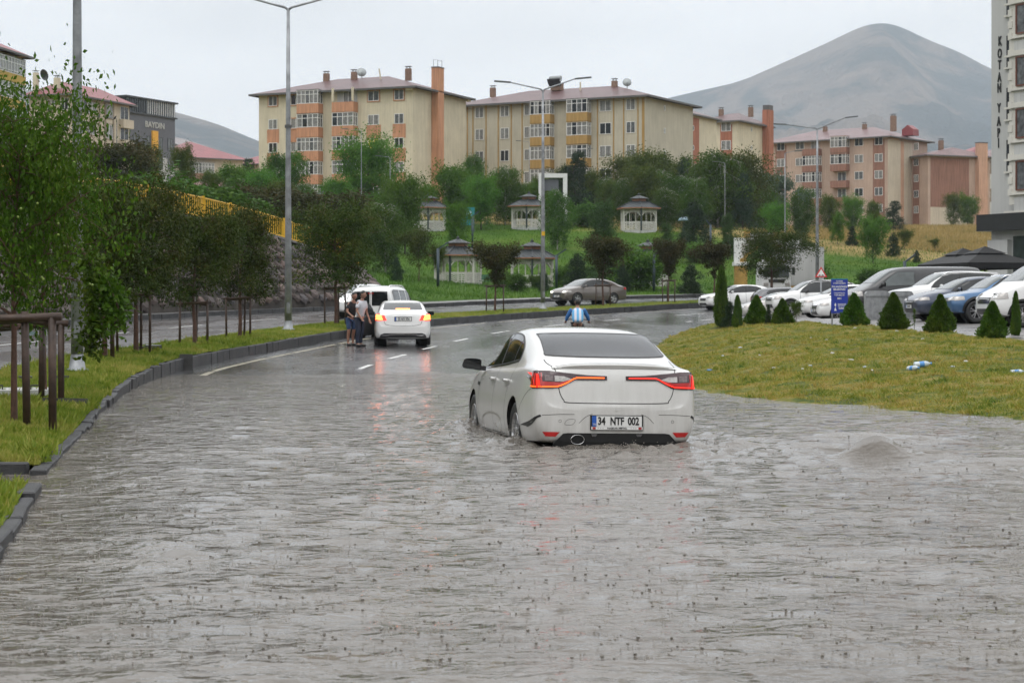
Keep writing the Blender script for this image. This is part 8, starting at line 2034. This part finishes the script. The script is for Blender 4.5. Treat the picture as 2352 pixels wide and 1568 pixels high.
for sx in (-1, 1):
    sh, e, w = (sx * .19, .16, 1.36), (sx * .30, .22, 1.14), (sx * .345, .36, .98); chb.append([(0, .15, 1.38, .07), (*sh, .045), (*e, .04), (*w, .027)]); chb += hand(w, (sx * .1, 1, -.25), -sx); slv.append([(sx * .15, .15, 1.385, .085), (*sh, .078), (*e, .062), (sx * .335, .33, 1.01, .045)])
    chb.append([(0, 0, .92, .09), (sx * .10, .12, .84, .075), (sx * .12, .34, .62 if sx > 0 else .52, .06), (sx * .12, .20, .36 if sx > 0 else .22, .048), (sx * .12, .24, .20 if sx > 0 else .08, .035), (sx * .12, .36, .16 if sx > 0 else .05, .03)])
place("body", skin_mesh(chb, M_skin), cy); place("jersey", skin_mesh([[(0, -.02, .93, (.17, .13)), (0, .03, 1.08, (.18, .13)), (0, .09, 1.25, (.20, .13)), (0, .14, 1.37, (.18, .11)), (0, .16, 1.44, (.08, .07))]], M_jers, name="jersey"), cy)
for s_ in slv: place("sleeve", skin_mesh([s_], M_sleeve, name="sleeve"), cy)
place("shorts", skin_mesh([[(0, 0, .93, (.15, .12)), (sx * .10, .12, .84, .105), (sx * .12, .33, .64 if sx > 0 else .55, .085)] for sx in (-1, 1)], M_ink, name="shorts"), cy)
for sx in (-1, 1): MB().tube([(sx * .12, .18, .16 if sx > 0 else .05), (sx * .12, .38, .14 if sx > 0 else .03)], [.045, .035], 8).build("shoe", M_shoe, cy, True)
head(cy, (0, .22, 1.62), rad(200), rad(-12))
bk_ = thing("bicycle", "dark bicycle under the cyclist in the striped jersey", "bicycle", (pc.x, pc.y, pc.z), 0)
for y in (-.30, .75):
    wl = MB(); [wl.tube([(0, y + .33 * math.cos(q), .34 + .33 * math.sin(q)) for q in np.linspace(0, 6.283, 25)], .022, 6, False)]; wo = wl.build("wheel", M_tyre, bk_, True); sp_ = MB()
    for q in range(12): a = math.pi * q / 6; sp_.bar((0, y, .34), (0, y + .32 * math.cos(a), .34 + .32 * math.sin(a)), .004)
    sp_.build("spokes", M_chrome, wo)
f = MB(); [f.tube([a, b_], .018, 6) for a, b_ in (((0, .12, .32), (0, -.02, .85)), ((0, .12, .32), (0, .62, .80)), ((0, -.0, .78), (0, .60, .84)), ((0, .58, .95), (0, .75, .34)), ((0, .12, .32), (0, -.30, .34)), ((0, -.01, .75), (0, -.30, .34)))]; f.build("frame", M_ink, bk_, True)
MB().tube([(-.36, .42, .95), (-.2, .55, .98), (0, .58, .98), (.2, .55, .98), (.36, .42, .95)], .014, 6).build("handlebar", M_ink, bk_, True); MB().box((0, -.03, .88), (.15, .26, .05), taper=.7).build("saddle", M_ink, bk_)
# person with an umbrella on the terrace path
pu = on(1571, 199); rt = standing("small distant person walking under a pale blue umbrella on the terrace path", pu, rad(70), pm("pink_grey_top", (.30, .22, .24), .9), M_jean, False, .02, (((-.06, 0, -.26), (0, -.05, -.24)), ((.06, -.12, -.2), (-.05, -.15, .18))), 0, 0, 1.0)
um = thing("umbrella", "pale blue umbrella held over the distant person on the terrace path", "umbrella", (pu.x, pu.y, pu.z), 0)
MB().lathe([(0.02, 2.25), (.25, 2.2), (.48, 2.05), (.60, 1.84), (.58, 1.84), (.46, 2.02)], n=16).build("canopy", pm("umbrella_cloth", (.30, .42, .50), .5), um, True); MB().tube([(0, 0, 1.2), (0, 0, 2.35)], .012, 6).build("shaft", M_ink, um, True)
# ------------------------------------------------------------------ the air: one closed box of even haze
hz = MB().box((0, 3200, 476), (9600, 7200, 962)).build("haze", [])
m = bpy.data.materials.new("haze_air"); m.use_nodes = True; nt = m.node_tree; nt.nodes.clear()
o_ = nt.nodes.new("ShaderNodeOutputMaterial"); v_ = nt.nodes.new("ShaderNodeVolumePrincipled")
v_.inputs['Color'].default_value = (0.80, 0.90, 1.0, 1); v_.inputs['Density'].default_value = 0.000115; v_.inputs['Anisotropy'].default_value = 0.0
nt.links.new(v_.outputs[0], o_.inputs['Volume']); hz.data.materials.append(m); hz['kind'] = 'stuff'; hz['label'] = 'pale rainy haze filling the air of the valley'
